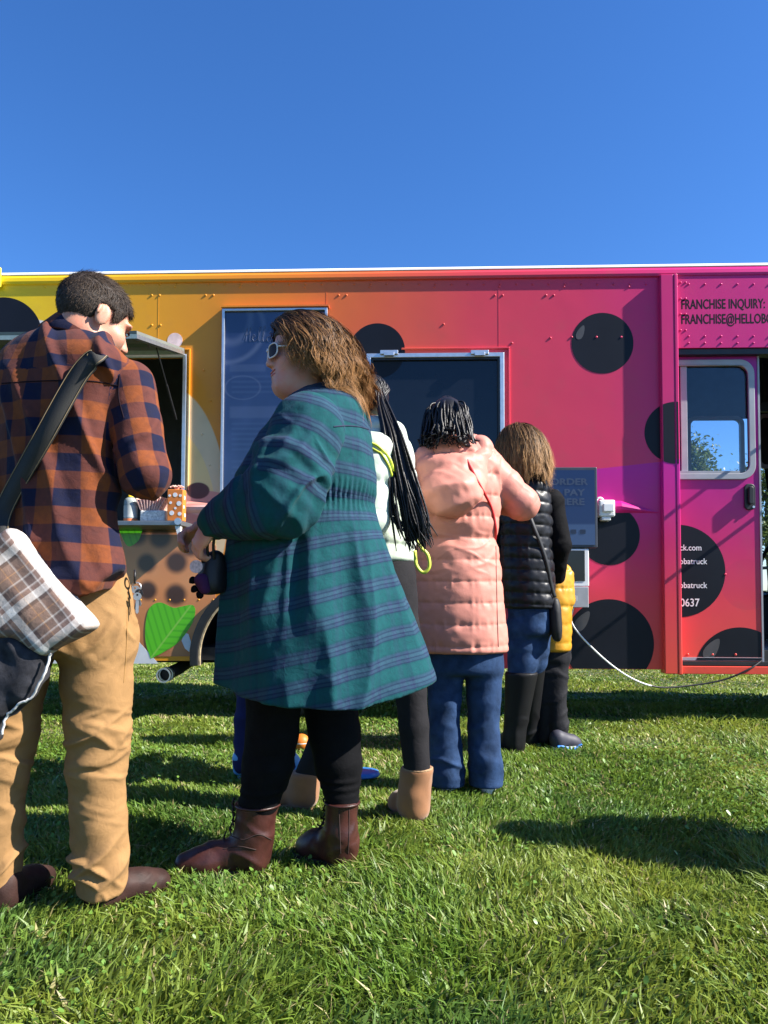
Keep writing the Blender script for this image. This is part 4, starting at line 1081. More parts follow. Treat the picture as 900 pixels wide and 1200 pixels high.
def crease(V, f, sl, seed):
    """sharp irregular cloth creases crossing at two slants"""
    w = 0.03*fbm(V*7, seed+50, 2); x = V[:, 0]+V[:, 1]*0.6; z = V[:, 2]+w
    a = ridge(np.stack([x*f[0], V[:, 1]*f[0], (z+sl*x)*f[1]], -1), seed); b_ = ridge(np.stack([x*f[0]*1.2, V[:, 1]*f[0], (z-sl*1.3*x)*f[1]*0.85], -1), seed+9)
    return np.maximum(0, np.maximum(a, b_)-0.25)**1.25
def surf(sd, px, py, Y0, Y1, off=0.004):
    """first point of the solid along the camera ray through a photo pixel"""
    d = ray(px, py); d = np.array(d)/d.y; t = np.arange(Y0, Y1, 0.004)
    p = np.array((0, 0, CAM_H))+t[:, None]*d; v = sd.raw(p); i = np.argmax(v < 0)
    i = i if v[i] < 0 else len(t)-1
    return p[i]-d/np.linalg.norm(d)*off
def S(py, xl, xr, Y, ry, dy=0.0):
    """loft section from the outline's left and right photo columns at one row"""
    a = P(xl, py, Y); b_ = P(xr, py, Y); return ((a[2]+b_[2])/2, (a[0]+b_[0])/2, Y+dy, (b_[0]-a[0])/2, ry)
def basis(fwd, up=(0, 0, 1)):
    f = np.asarray(fwd, float); f /= np.linalg.norm(f); r = np.cross(f, up); r /= np.linalg.norm(r); u = np.cross(r, f)
    return np.stack([r, f, u], 1)                                    # columns: right, forward, up
def strap_mesh(pts, width, thick, side=None, up=None):
    """flat strap along a polyline; side = width direction per point"""
    p = np.asarray(pts, float); T = np.gradient(p, axis=0); T /= np.linalg.norm(T, axis=1)[:, None]
    out = np.asarray(up, float)
    Wd = np.cross(T, np.broadcast_to(out, T.shape)); Wd /= np.linalg.norm(Wd, axis=1)[:, None]; N = np.cross(Wd, T)
    V = np.stack([p-Wd*width/2, p+Wd*width/2, p+Wd*width/2+N*thick, p-Wd*width/2+N*thick], 1).reshape(-1, 3)
    F = []
    for i in range(len(p)-1):
        a = i*4
        for k in range(4): F.append((a+k, a+(k+1) % 4, a+4+(k+1) % 4, a+4+k))
    e = (len(p)-1)*4; F += [(0, 3, 2, 1), (e, e+1, e+2, e+3)]
    return V, np.array(F)

# --- heads, hands, feet
def add_head(sd, c, R, s_=1.0, ears=True):
    c = np.asarray(c, float); L = lambda x, y, z: c+R@(np.array((x, y, z))*s_)
    sd.ell(L(0, -0.012, 0.035), np.array((0.072, 0.094, 0.082))*s_, R, 0.03)
    sd.ell(L(0, 0.030, -0.042), np.array((0.056, 0.058, 0.074))*s_, R, 0.03)
    sd.cone(L(-0.018, 0.066, -0.098), L(0.018, 0.066, -0.098), 0.021*s_, 0.021*s_, 0.02)
    for e in (-1, 1):
        sd.ell(L(0.038*e, 0.055, -0.028), np.array((0.024, 0.024, 0.026))*s_, R, 0.02)
        sd.ell(L(0.028*e, 0.076, 0.022), np.array((0.026, 0.014, 0.009))*s_, R, 0.014)
        sd.cone(L(0.048*e, -0.005, -0.070), L(0.022*e, 0.058, -0.100), 0.020*s_, 0.018*s_, 0.02)
    sd.cone(L(0, 0.083, 0.008), L(0, 0.103, -0.030), 0.007*s_, 0.0105*s_, 0.010)
    for e in (-1, 1): sd.ell(L(0.011*e, 0.092, -0.035), np.array((0.008, 0.010, 0.007))*s_, R, 0.006)
    sd.ell(L(0, 0.082, -0.058), np.array((0.022, 0.011, 0.006))*s_, R, 0.006)
    sd.ell(L(0, 0.081, -0.070), np.array((0.019, 0.011, 0.0065))*s_, R, 0.005)
    if ears:
        for e in (-1, 1):
            Re = R@basis((0.35*e, -1, 0.0), (0, -0.25, 1))
            sd.ell(L(0.079*e, -0.012, -0.008), np.array((0.0065, 0.021, 0.033))*s_, R@Matrix_np(0.0, 0.0, -0.35*e), 0.008)
            sd.cone(L(0.082*e, -0.026, 0.012), L(0.086*e, -0.030, -0.012), 0.006*s_, 0.005*s_, 0.005)
    return L
def Matrix_np(x, y, z): return np.array(Matrix.Rotation(z, 3, 'Z') @ Matrix.Rotation(y, 3, 'Y') @ Matrix.Rotation(x, 3, 'X'))
def add_hand(sd, w, d, nrm, side, curl=0.6, s_=1.0):
    """w wrist, d along the hand, nrm = palm side normal, side +1/-1 = thumb side"""
    d = np.asarray(d, float)/np.linalg.norm(d); nrm = np.asarray(nrm, float); nrm = nrm-d*(nrm@d); nrm /= np.linalg.norm(nrm); a = np.cross(d, nrm)*side
    sd.ell(w+d*0.048*s_, np.array((0.040, 0.050, 0.018))*s_, np.stack([a, d, nrm], 1), 0.012)
    for q, (o, L) in enumerate(((0.028, 0.070), (0.010, 0.078), (-0.009, 0.073), (-0.026, 0.058))):
        p = w+d*0.085*s_+a*o*s_; ang = 0.15; pts = [p]; rs = [0.0092*s_]
        for k, fr in enumerate((0.42, 0.32, 0.26)):
            ang += curl*(0.55, 0.95, 0.7)[k]; p = p+(d*math.cos(ang)+nrm*math.sin(ang))*L*fr*s_; pts.append(p); rs.append((0.0088, 0.0082, 0.0070)[k]*s_)
        sd.chain(pts, rs, 0.006)
    p0 = w+d*0.022*s_+a*0.028*s_; p1 = p0+(d*0.65+a*0.6+nrm*0.35)*0.042*s_; p2 = p1+(d*0.9+a*0.05+nrm*0.5)*0.032*s_
    sd.chain([p0, p1, p2], [0.013*s_, 0.0105*s_, 0.0085*s_], 0.010)
def shoe_solid(heel, toe, h=0.07, w=0.042, shaft=None, shaft_r=None, top_r=None):
    """heel and toe: ground points (x, y); optional shaft top point"""
    heel = np.array((*heel, 0.0)); toe = np.array((*toe, 0.0)); d = toe-heel; L = np.linalg.norm(d); d /= L; z0 = 0.014
    sd = Solid(0.02)
    a = heel+d*0.04; up = np.array((0, 0, 1.0))
    sd.cone(a+up*(z0+0.030), a+up*(z0+h), 0.036, 0.036, 0.02)
    sd.cone(a+up*(z0+0.032), heel+d*L*0.68+up*(z0+0.026), 0.036, w, 0.03)
    sd.cone(heel+d*L*0.62+up*(z0+0.028), toe-d*0.045+up*(z0+0.022), w, 0.035, 0.02)
    sd.cone(a+up*(z0+h), heel+d*L*0.6+up*(z0+0.042), 0.036, 0.028, 0.03)
    if shaft is not None:
        sd.cone(a+up*(z0+0.05)+d*0.008, np.asarray(shaft), shaft_r, top_r, 0.035)
    sd.cut(lambda p: z0-p[:, 2], 0.004)
    return sd, heel, d, L
def sole_obj(heel, d, L, w, mat, parent, t=0.018, h=0.03, name='sole', fat=1.0):
    n = np.array((-d[1], d[0], 0)); pts = []
    for k in range(40):
        a = 2*math.pi*k/40; x = math.cos(a); s_ = math.sin(a); u = (x+1)/2*L; ww = (0.036 if u < L*0.45 else 0.036+(w-0.036)*min(1, (u-L*0.45)/(L*0.2)))*fat+0.004
        pts.append(heel+d*u+n*(abs(s_)**0.75*np.sign(s_))*ww)
    V = [p+np.array((0, 0, 0.0)) for p in pts]+[p+np.array((0, 0, t)) for p in pts]+[heel+d*L/2, heel+d*L/2+np.array((0, 0, t))]
    F = [(k, (k+1) % 40, 40+(k+1) % 40, 40+k) for k in range(40)]+[(80, (k+1) % 40, k, k) for k in range(40)]+[(81, 40+k, 40+(k+1) % 40, 40+(k+1) % 40) for k in range(40)]
    o = from_np(name, np.array(V), np.array(F), mat, parent, smooth=False)
    return o
# --- hair
def ribbon_np(Pt, width, out):
    """Pt (n,m,3) strands, out (n,3) outward hint; returns flat tapered ribbons"""
    n, m_, _ = Pt.shape; T = np.gradient(Pt, axis=1); T /= np.linalg.norm(T, axis=2)[..., None]+1e-9
    Wd = np.cross(T, out[:, None]); Wd /= np.linalg.norm(Wd, axis=2)[..., None]+1e-9
    tp = np.interp(np.linspace(0, 1, m_), [0, 0.1, 0.7, 1], [0.7, 1, 0.9, 0.15])
    w = np.broadcast_to(np.asarray(width), (n,))[:, None]*tp[None]
    V = np.stack([Pt-Wd*w[..., None], Pt+Wd*w[..., None]], 2).reshape(-1, 3)
    i = (np.arange(n)[:, None]*m_+np.arange(m_-1)[None])*2
    F = np.stack([i, i+1, i+3, i+2], -1).reshape(-1, 4); return V, F
def hair_material(name):
    m, n, l, b = new_mat(name)
    at = n.new('ShaderNodeAttribute'); at.attribute_name = 'tint'; l.new(at.outputs['Color'], b.inputs['Base Color'])
    inp(b, 'Roughness', 0.55); inp(b, 'Specular IOR Level', 0.18)
    return m
M_HAIR = hair_material('hair_strands')
def flow_hair(c, R, s_, n, length, seed, spread=0.5, back=0.35, wave=0.012, wfreq=55.0, outward=0.012, col=(0.06, 0.035, 0.02), tipc=(0.25, 0.14, 0.06), width=0.0016, hull=None, m_=16, part=0.0, zmin=-0.03, zfront=0.055, thick=0.02, clumps=0):
    """long hair combed down from a crown parting and falling round the back"""
    rg = np.random.default_rng(seed); cc = np.array((0, -0.012, 0.035)); rad = np.array((0.076, 0.098, 0.088))
    d = rg.normal(0, 1, (n*4, 3)); d /= np.linalg.norm(d, axis=1)[:, None]; p = cc+d*rad
    line = np.interp(p[:, 1], [-0.1, -0.03, 0.0, 0.04, 0.09], [zmin, zmin, 0.0, zfront*0.8, zfront+0.01])
    p = p[p[:, 2] > line][:n]; n = len(p)
    lay = rg.random(n)*thick
    pts = [p.copy()]; L = length*(0.75+0.35*rg.random(n)); st = (L/(m_-1))[:, None]
    side = np.where(p[:, 0] > part, 1, -1)*np.interp(p[:, 1], [-0.06, 0.02], [0.15, 1.0])
    dirv = np.stack([side*0.6+rg.normal(0, 0.1, n), -0.5+rg.normal(0, 0.15, n), np.zeros(n)], -1)
    ph = rg.uniform(0, 6.28, n)*0.35+rg.integers(0, 9, n)*0.9
    for k in range(m_-1):
        t = k/(m_-1)
        q = (p-cc)/rad; nr = q/rad; nr /= np.linalg.norm(nr, axis=1)[:, None]
        dn = np.array((0, -back*(1-t*0.6), -1.0))+np.stack([side*0.15*(1-t), np.zeros(n), np.zeros(n)], -1)
        g_ = 0.28+0.6*t
        dirv = dirv*(1-g_*0.5)+dn*g_*0.5+nr*outward*6*(1-t)
        dirv -= nr*np.minimum(0, (dirv*nr).sum(1))[:, None]*np.where(np.linalg.norm(q, axis=1) < 1.3, 0.85, 0)[:, None]
        dirv /= np.linalg.norm(dirv, axis=1)[:, None]
        p = p+dirv*st
        q = (p-cc)/(rad+lay[:, None]+0.004); r = np.linalg.norm(q, axis=1); ins = r < 1; p[ins] = cc+(q[ins]/r[ins][:, None])*(rad+lay[ins][:, None]+0.004)
        w = wave*t*np.stack([np.sin(wfreq*p[:, 2]+ph), np.cos(wfreq*p[:, 2]*0.9+ph*1.7), np.zeros(n)], -1)
        pts.append(p+w+rg.normal(0, 0.0012, (n, 3))*t)
    Pt = np.stack(pts, 1)
    if clumps:                                                       # pull strands into locks
        gi = rg.integers(0, n, clumps); near_ = np.argmin(((Pt[:, None, m_//3]-Pt[None, gi, m_//3])**2).sum(-1), axis=1); G_ = Pt[gi[near_]]; tt = np.linspace(0, 1, m_)[None, :, None]
        pull = (0.62*(rg.random((n, 1, 1)) > 0.10)+0.04)*tt**0.8
        fly = (rg.random((n, 1, 1)) < 0.03)*tt**1.5; Pt = Pt*(1-pull)+(G_+rg.normal(0, 0.0045, (n, 1, 3)))*pull+fly*rg.normal(0, 0.018, (n, 1, 3))
    Pt = Pt*s_
    out = Pt[:, m_//2]-np.array((0, 0, 0.0)); out[:, 2] *= 0.2; out += rg.normal(0, 0.03, out.shape); out /= np.linalg.norm(out, axis=1)[:, None]
    Wp = c+Pt@R.T; out = out@R.T
    if hull is not None:
        f = hull; flat = Wp.reshape(-1, 3)
        for _ in range(3):
            v = f(flat); m2 = v < 0.008
            if not m2.any(): break
            e = 0.004; q = flat[m2]; gr = np.stack([f(q+np.eye(3)[j]*e)-f(q-np.eye(3)[j]*e) for j in range(3)], -1); gr /= np.linalg.norm(gr, axis=1)[:, None]+1e-9
            flat[m2] = q+gr*(0.009-v[m2])[:, None]
        Wp = flat.reshape(Wp.shape)
    V, F = ribbon_np(Wp, width*s_*(0.7+0.6*rg.random(n)), out)
    t = np.linspace(0, 1, m_); mixv = np.clip(t[None]*1.2-0.25+rg.normal(0, 0.28, n)[:, None], 0, 1)
    C = np.asarray(col)[None, None]*(1-mixv[..., None])+np.asarray(tipc)[None, None]*mixv[..., None]; C = C*(0.7+0.6*rg.random(n))[:, None, None]
    return V, F, np.repeat(C.reshape(-1, 3), 2, axis=0)
def hair_cap(c, R, s_, line, infl=0.008, z_add=0.0):
    sd = Solid(0.01); cc = c+R@(np.array((0, -0.012, 0.035))*s_)
    sd.ell(cc, (np.array((0.072, 0.094, 0.082))+infl)*s_, R)
    def cutf(p):
        q = (p-c)@R/s_; return np.interp(q[:, 1], line[0], line[1])-q[:, 2]
    sd.cut(cutf, 0.006)
    return sd
def braid_np(pts, r, per=0.012, n=6, seed=0):
    pts = np.asarray(pts, float); d = np.linalg.norm(np.diff(pts, axis=0), axis=1).sum(); m_ = max(8, int(d/(per*0.34)))
    q = catmull(pts, m_); t = np.linspace(0, 1, m_)
    rr = r*(1+0.20*np.abs(np.sin(np.pi*np.arange(m_)*0.34+seed))-0.1)*np.interp(t, [0, 0.9, 1], [1, 0.85, 0.3])
    return tube_np(q, rr, n)
def join_np(parts):
    V = []; F = []; o = 0
    for v, f in parts: V.append(v); F.append(f+o); o += len(v)
    return np.vstack(V), np.vstack(F)

# --- cloth and skin materials
def skin_mat(name, col):
    m, n, l, b = new_mat(name); g = NG(n, l)
    tc = n.new('ShaderNodeTexCoord'); v = g.noise(tc.outputs['Object'], 28, 4)
    c = g.mix(g.smooth(v, 0.35, 0.7), col, tuple(q*s_ for q, s_ in zip(col, (1.05, 0.82, 0.78)))); l.new(c, b.inputs['Base Color'])
    inp(b, 'Roughness', 0.5); inp(b, 'Subsurface Weight', 0.15); inp(b, 'Subsurface Scale', 0.01); inp(b, 'Specular IOR Level', 0.35)
    g.bump(b, g.noise(tc.outputs['Object'], 450, 2), 0.12, 0.001); return m
def crumple(m, scale=34.0, dist=0.008, strength=0.28):
    """add soft crumple relief under whatever bump a cloth already has"""
    n = m.node_tree.nodes; l = m.node_tree.links; b = n['Principled BSDF']
    tc = n.new('ShaderNodeTexCoord'); nz = n.new('ShaderNodeTexNoise'); nz.inputs['Scale'].default_value = scale; nz.inputs['Detail'].default_value = 5; nz.inputs['Distortion'].default_value = 0.8
    l.new(tc.outputs['Object'], nz.inputs['Vector']); bp = n.new('ShaderNodeBump'); bp.inputs['Strength'].default_value = strength; bp.inputs['Distance'].default_value = dist
    l.new(nz.outputs[0], bp.inputs['Height'])
    old = b.inputs['Normal'].links[0].from_node if b.inputs['Normal'].is_linked else None
    if old is not None: l.new(bp.outputs[0], old.inputs['Normal'])
    else: l.new(bp.outputs[0], b.inputs['Normal'])
    return m
def nylon_mat(name, col, rough=0.45, var=0.06, spec=0.35):
    return pmat(name, col, rough, var=var, scale=20, bump=0.25, bscale=160, spec=spec)
def cloth_mat(name, col, rough=0.85, var=0.12, weave=900, bump=0.35, sheen=0.02, scale=18, spec=0.15):
    return crumple(pmat(name, col, rough, var=var, scale=scale, bump=bump, bscale=weave, spec=spec, sheen=sheen))
def pat_nodes(name, rough=0.85, sheen=0.15):
    m, n, l, b = new_mat(name); g = NG(n, l)
    at = n.new('ShaderNodeAttribute'); at.attribute_name = 'pat'
    inp(b, 'Roughness', rough); inp(b, 'Sheen Weight', 0.03); inp(b, 'Specular IOR Level', 0.12)
    tc = n.new('ShaderNodeTexCoord')
    g.bump(b, g.noise(tc.outputs['Object'], 700, 2), 0.35, 0.0015); crumple(m)
    return m, n, l, b, g, at.outputs['Vector'], tc.outputs['Object']
def check_mat(name, A, Bc, size):
    """woven check: stripes of two yarns crossing both ways"""
    m, n, l, b, g, v, oc = pat_nodes(name)
    x, y, z = g.xyz(v)
    f = lambda q: g.smooth(g.m('ABSOLUTE', g.m('SUBTRACT', g.m('FRACT', g.m('DIVIDE', q, size*2)), 0.5)), 0.235, 0.265)
    h, w_ = f(x), f(y)
    c = g.mix(0.5, g.mix(h, A, Bc), g.mix(w_, A, Bc))
    c = g.mix(g.smooth(g.noise(oc, 60, 4), 0.35, 0.75, 0.0, 0.28), c, (0.02, 0.015, 0.02)); l.new(c, b.inputs['Base Color']); return m
def stripe_mat(name, stops, period, warp=None):
    m, n, l, b, g, v, oc = pat_nodes(name)
    x, y, z = g.xyz(v)
    y = g.m('ADD', y, g.m('MULTIPLY', g.m('SUBTRACT', g.noise(oc, 9, 2), 0.5), 0.006))
    c = g.ramp(g.m('FRACT', g.m('DIVIDE', y, period)), stops)
    if warp:
        wv = g.ramp(g.m('FRACT', g.m('DIVIDE', x, warp[1])), warp[0]); c = g.mix(warp[2], c, wv)
    c = g.mix(g.smooth(g.noise(oc, 120, 4), 0.4, 0.8, 0.0, 0.35), c, (0.01, 0.03, 0.05)); l.new(c, b.inputs['Base Color']); return m
def finish_person(o, label): tag(o, label, 'person'); return o
def lin(a, b_, t): return np.asarray(a)*(1-t)+np.asarray(b_)*t
M_HAIR_MATT = hair_material('short_hair_strands'); inp(M_HAIR_MATT.node_tree.nodes['Principled BSDF'], 'Roughness', 0.7); inp(M_HAIR_MATT.node_tree.nodes['Principled BSDF'], 'Specular IOR Level', 0.2)
def put_hair(name, V, F, C, parent, mat=None):
    o = from_np(name, V, F, mat or M_HAIR, parent); set_tint(o, C); return o

def quilt(v, period, amp, p=0.55): return amp*(np.abs(np.sin(np.pi*v/period))**p-0.55)
def puff_coat(z, V, period, amp, seed, wav=0.003):
    vv = z+wav*vnoise(V*np.array((5, 5, 3)), seed)
    t = np.abs(np.sin(np.pi*vv/period)); d = amp*(t**0.42-0.6)
    d += amp*0.50*(1-t)*ridge(np.stack([V[:, 0]*34, V[:, 1]*34, vv*9], -1), seed+3)+amp*0.18*fbm(V*np.array((20, 20, 34)), seed+5, 2)
    return d

# ------------------------------------------------------------------ people
M_SKIN = skin_mat('fair_skin', (0.50, 0.26, 0.175)); M_SKINW = skin_mat('fair_skin_shade_lift', (0.64, 0.345, 0.245)); M_SKIN2 = skin_mat('brown_skin', (0.16, 0.075, 0.045)); M_SKIN3 = skin_mat('light_skin', (0.56, 0.33, 0.24))  # M_SKINW is brightened, standing in for light reflected into her shaded face
M_JEANS = crumple(pmat('blue_denim', (0.021, 0.045, 0.105), 0.85, var=0.45, scale=14, bump=0.5, bscale=800, spec=0.15))
M_BLACKCLOTH = cloth_mat('black_knit', (0.005, 0.005, 0.006), 0.8, var=0.2, sheen=0.0, spec=0.1)
M_GREYCLOTH = cloth_mat('charcoal_knit', (0.017, 0.016, 0.018), 0.85, sheen=0.0)
M_LEATHER = pmat('brown_leather', (0.046, 0.014, 0.011), 0.42, var=0.35, scale=22, bump=0.3, bscale=160, spec=0.5)
M_SOLE = pmat('dark_sole', (0.03, 0.022, 0.018), 0.7)
M_BLACKHAIR = pmat('black_braids', (0.009, 0.008, 0.009), 0.42, var=0.3, scale=80, spec=0.4)
def under(sd, joints, r):
    for a, b_, ra, rb in joints: sd.cone(a, b_, ra, rb, 0.03)

# ---- man in checked shirt -------------------------------------------------
def man():
    Y = 2.06
    p = empty('person', (P(75, 1062, Y)[0], Y, 0))
    neck = P(92, 410, Y); hc = P(111, 377, Y-0.005); R = basis((math.cos(0.80), math.sin(0.80), -0.34))
    shR, elR, wrR = P(150, 454, Y-0.05), P(172, 556, Y-0.10), P(160, 562, Y+0.16)
    shL, elL, wrL = P(-8, 447, Y+0.10), P(-36, 560, Y+0.10), P(15, 560, Y+0.33)
    hipR, knR, anR = P(112, 725, Y), P(114, 880, Y+0.01), P(116, 1030, Y+0.02)
    hipL, knL, anL = P(25, 725, Y), P(3, 880, Y), P(-8, 1030, Y)
    b = Solid(0.025); add_head(b, hc, R)
    b.cone(neck+np.array((0, 0.0, -0.05)), hc+R@np.array((0, -0.028, -0.05)), 0.058, 0.055, 0.03)
    b.loft([S(430, 25, 120, Y, 0.06), S(480, -8, 122, Y, 0.08), S(600, -2, 120, Y, 0.08), S(700, -2, 125, Y, 0.08)], rot=-0.55)
    under(b, ((shR, elR, 0.045, 0.038), (elR, wrR, 0.036, 0.027), (shL, elL, 0.045, 0.038), (elL, wrL, 0.036, 0.027), (hipR, knR, 0.065, 0.045), (knR, anR, 0.044, 0.032), (hipL, knL, 0.065, 0.045), (knL, anL, 0.044, 0.032)), 0)
    add_hand(b, wrR, wrR-elR, (-0.8, 0, 0.5), 1, 0.8); add_hand(b, wrL, wrL-elL, (0.8, 0, 0.5), -1, 0.8)
    solid_obj('body', b, 0.005, M_SKIN, p)
    # eyes
    for e in (-1, 1):
        V, F = tube_np([hc+R@np.array((0.031*e-0.006, 0.082, 0.003)), hc+R@np.array((0.031*e+0.006, 0.082, 0.003))], 0.007, 10); from_np('eye', V, F, pmat('eye_dark', (0.05, 0.035, 0.03), 0.2), p)
    # hair
    line = ([-0.12, -0.07, -0.045, -0.028, -0.022, 0.015, 0.022, 0.04, 0.06, 0.09], [-0.052, -0.050, -0.040, -0.022, 0.024, 0.026, -0.004, 0.004, 0.050, 0.062])
    cap = hair_cap(hc, R, 1.0, line, 0.009)
    m_cap = pmat('dark_brown_scalp', (0.030, 0.020, 0.015), 0.7, var=0.4, scale=120, bump=0.8, bscale=300)
    co = solid_obj('hair', cap, 0.005, m_cap, p)
    rg = np.random.default_rng(3); V0, F0 = cap.mesh(0.0035); N0 = vnormals(V0, F0); k = rg.integers(0, len(V0), 15000); r0 = V0[k]; n0 = N0[k]
    loc = (r0-hc)@R; top = sstep(loc[:, 2], 0.03, 0.10); lay = np.array((0.12, 0.45, 0.18))*top[:, None]+np.array((0, -0.25, -0.85))*(1-top[:, None])
    lay_w = lay@R.T; lay_w -= n0*(lay_w*n0).sum(1)[:, None]; lay_w /= np.linalg.norm(lay_w, axis=1)[:, None]+1e-9; dr = n0*(0.05+0.08*top[:, None])+lay_w+rg.normal(0, 0.13, lay.shape); dr /= np.linalg.norm(dr, axis=1)[:, None]
    Ls = (0.009+0.013*top)*(0.6+0.7*rg.random(len(k)))
    Pt = np.stack([r0-n0*0.002, r0+dr*Ls[:, None]*0.5, r0+dr*Ls[:, None]+n0*0.001], 1)
    V, F = ribbon_np(Pt, 0.0006, n0+rg.normal(0, 0.3, n0.shape)); C = np.array((0.045, 0.030, 0.021))[None]*(0.5+0.9*rg.random(len(k)))[:, None]
    put_hair('hair_strands', V, F, np.repeat(C, 6, axis=0), co, M_HAIR_MATT)
    # shirt
    tor = Solid(0.03); tor.loft([S(392, 52, 118, Y, 0.062), S(399, 18, 132, Y, 0.085), S(412, -10, 150, Y, 0.105), S(435, -36, 172, Y, 0.118), S(475, -46, 160, Y, 0.120), S(540, -46, 155, Y, 0.116), S(600, -45, 159, Y, 0.118), S(650, -44, 169, Y, 0.126), S(690, -42, 176, Y, 0.126), S(712, -42, 178, Y, 0.126)], cap=0.01, rot=-0.55)
    armR = Solid(0.02); armR.chain([shR, lin(shR, elR, 0.45), elR], [0.072, 0.066, 0.060]); armR.cone(elR, lin(elR, wrR, 0.85), 0.060, 0.044, 0.02)
    armL = Solid(0.02); armL.chain([shL, elL], [0.066, 0.058]); armL.cone(elL, lin(elL, wrL, 0.85), 0.060, 0.044, 0.02)
    sh = Solid(0.03); sh.items = tor.items+armR.items+armL.items; sh.lo = np.minimum(np.minimum(tor.lo, armR.lo), armL.lo); sh.hi = np.maximum(np.maximum(tor.hi, armR.hi), armL.hi)
    hx = [P(x, 690, Y)[0] for x in (-35, 0, 60, 105, 140, 165)]; hz = [P(60, y, Y)[2] for y in (676, 694, 702, 698, 684, 664)]
    sh.cut(lambda q: np.interp(q[:, 0], hx, hz)-q[:, 2], 0.006)
    nk = P(100, 395, Y)
    def disp(V, N):
        d = np.zeros(len(V)); z = V[:, 2]; back = sstep(-N[:, 1], -0.2, 0.4)
        ar = armR.raw(V) < tor.raw(V)
        xx = V[:, 0]-P(70, 500, Y)[0]
        q = np.stack([(xx+0.42*(z-1.2)+0.03*vnoise(V*5, 77))*9, V[:, 1]*3, z*1.7], -1)
        d += np.where(ar, 0, 0.026*np.maximum(0, ridge(q, 4)-0.25)**1.2)                              # long drag folds down the back
        q2 = np.stack([(xx-0.25*(z-1.2))*8, V[:, 1]*3, z*2.2], -1); d += np.where(ar, 0, 0.012*np.maximum(0, ridge(q2, 41)-0.3))
        d += np.where(ar, 0, 0.012*crease(V, (4, 9), 0.5, 8)*sstep(z, 1.10, 0.95)+0.006*vnoise(V*np.array((7, 7, 4)), 9))
        t = (z-elR[2])/(shR[2]-elR[2])
        d += np.where(ar, 0.018*crease(V, (5, 13), 0.6, 11)*np.exp(-((t-0.1)/0.55)**2)+0.004*vnoise(V*14, 2), 0)
        d += 0.002*vnoise(V*30, 5)
        return d
    ax = P(68, 500, Y)
    def pat(V):
        a = np.arctan2(V[:, 0]-ax[0], -(V[:, 1]-Y)); u = a*0.165; v = V[:, 2]+0.006*np.sin(V[:, 0]*9)
        dR, dL, dT = armR.raw(V), armL.raw(V), tor.raw(V)
        yk = V[:, 2] > P(70, 449, Y)[2]; u = u+np.where(yk, 0.031, 0); v = v+np.where(yk, 0.022, 0)
        o = np.stack([u, v, 0*u], -1)
        for dA, s_, e_ in ((dR, shR, elR), (dL, shL, elL)):
            e = (e_-s_)/np.linalg.norm(e_-s_); al = (V-s_)@e; rad = V-s_-al[:, None]*e; a2 = np.arctan2(rad[:, 0], -rad[:, 1])
            m_ = dA < dT-0.004; o[m_] = np.stack([a2*0.066+0.02, -al+0.012, 0*al], -1)[m_]
        return o
    m_sh = check_mat('rust_navy_check', (0.190, 0.052, 0.017), (0.008, 0.010, 0.032), 0.046)
    shirt = solid_obj('shirt', sh, 0.0055, m_sh, p, disp, pat)
    # collar, folded over
    cen = P(92, 396, Y); tilt = Matrix_np(-0.22, 0.26, -0.3); V = []; nn = 44
    prof = ((0.070, -0.030), (0.066, 0.016), (0.068, 0.034), (0.073, 0.037), (0.080, 0.026), (0.104, -0.022), (0.100, -0.026), (0.076, 0.008))
    for r_, h_ in prof:
        for i in range(nn):
            a = 2*math.pi*i/nn; w = 1+0.10*math.sin(a)-0.02*math.sin(3*a); V.append(cen+tilt@np.array((r_*w*1.05*math.cos(a), r_*1.0*math.sin(a), h_+0.003*math.sin(5*a))))
    F = [(k*nn+i, k*nn+(i+1) % nn, ((k+1) % 8)*nn+(i+1) % nn, ((k+1) % 8)*nn+i) for k in range(8) for i in range(nn)]
    V = np.array(V); co = from_np('collar', V, np.array(F), m_sh, shirt, world_space=True)
    A = np.stack([np.tile(np.arange(nn)*2*math.pi/nn*0.075, 8), np.repeat([h for _, h in prof], nn), np.zeros(8*nn)], -1); at = co.data.attributes.new('pat', 'FLOAT_VECTOR', 'POINT'); at.data.foreach_set('vector', A.astype(np.float32).ravel())
    # yoke and shoulder seams
    m_seam = pmat('dark_seam', (0.016, 0.010, 0.014), 0.95, spec=0.05)
    for pxs in (((-25, 452), (20, 448), (70, 446), (110, 447), (138, 452)), ((140, 440), (139, 465), (145, 490)),):
        q = on_line(shirt, pxs, 40, 0.0); V, F = tube_np(q, 0.0018, 5); from_np('seam', V, F, m_seam, shirt)
    # trousers
    tr = Solid(0.02)
    tr.loft([S(660, -8, 144, Y, 0.10), S(695, -18, 155, Y, 0.112), S(730, -20, 157, Y, 0.116), S(768, -14, 155, Y, 0.108)], cap=0.03)
    tr.chain([P(112, 740, Y), P(114, 800, Y), P(114, 850, Y), P(113, 905, Y+0.01), P(115, 960, Y+0.02), P(116, 1010, Y+0.02), P(117, 1044, Y+0.02)], [0.098, 0.090, 0.080, 0.073, 0.071, 0.065, 0.062], 0.03)
    tr.chain([P(22, 740, Y), P(14, 800, Y), P(6, 850, Y), P(-1, 905, Y), P(-6, 960, Y), P(-8, 1010, Y), P(-8, 1044, Y)], [0.098, 0.090, 0.080, 0.075, 0.072, 0.066, 0.062], 0.03)
    zc = P(117, 1050, Y)[2]; tr.cut(lambda q: zc-q[:, 2]-0.012*np.sin(q[:, 1]*20), 0.006)
    zk = P(110, 880, Y)[2]; za = P(110, 1010, Y)[2]; zh = P(110, 745, Y)[2]
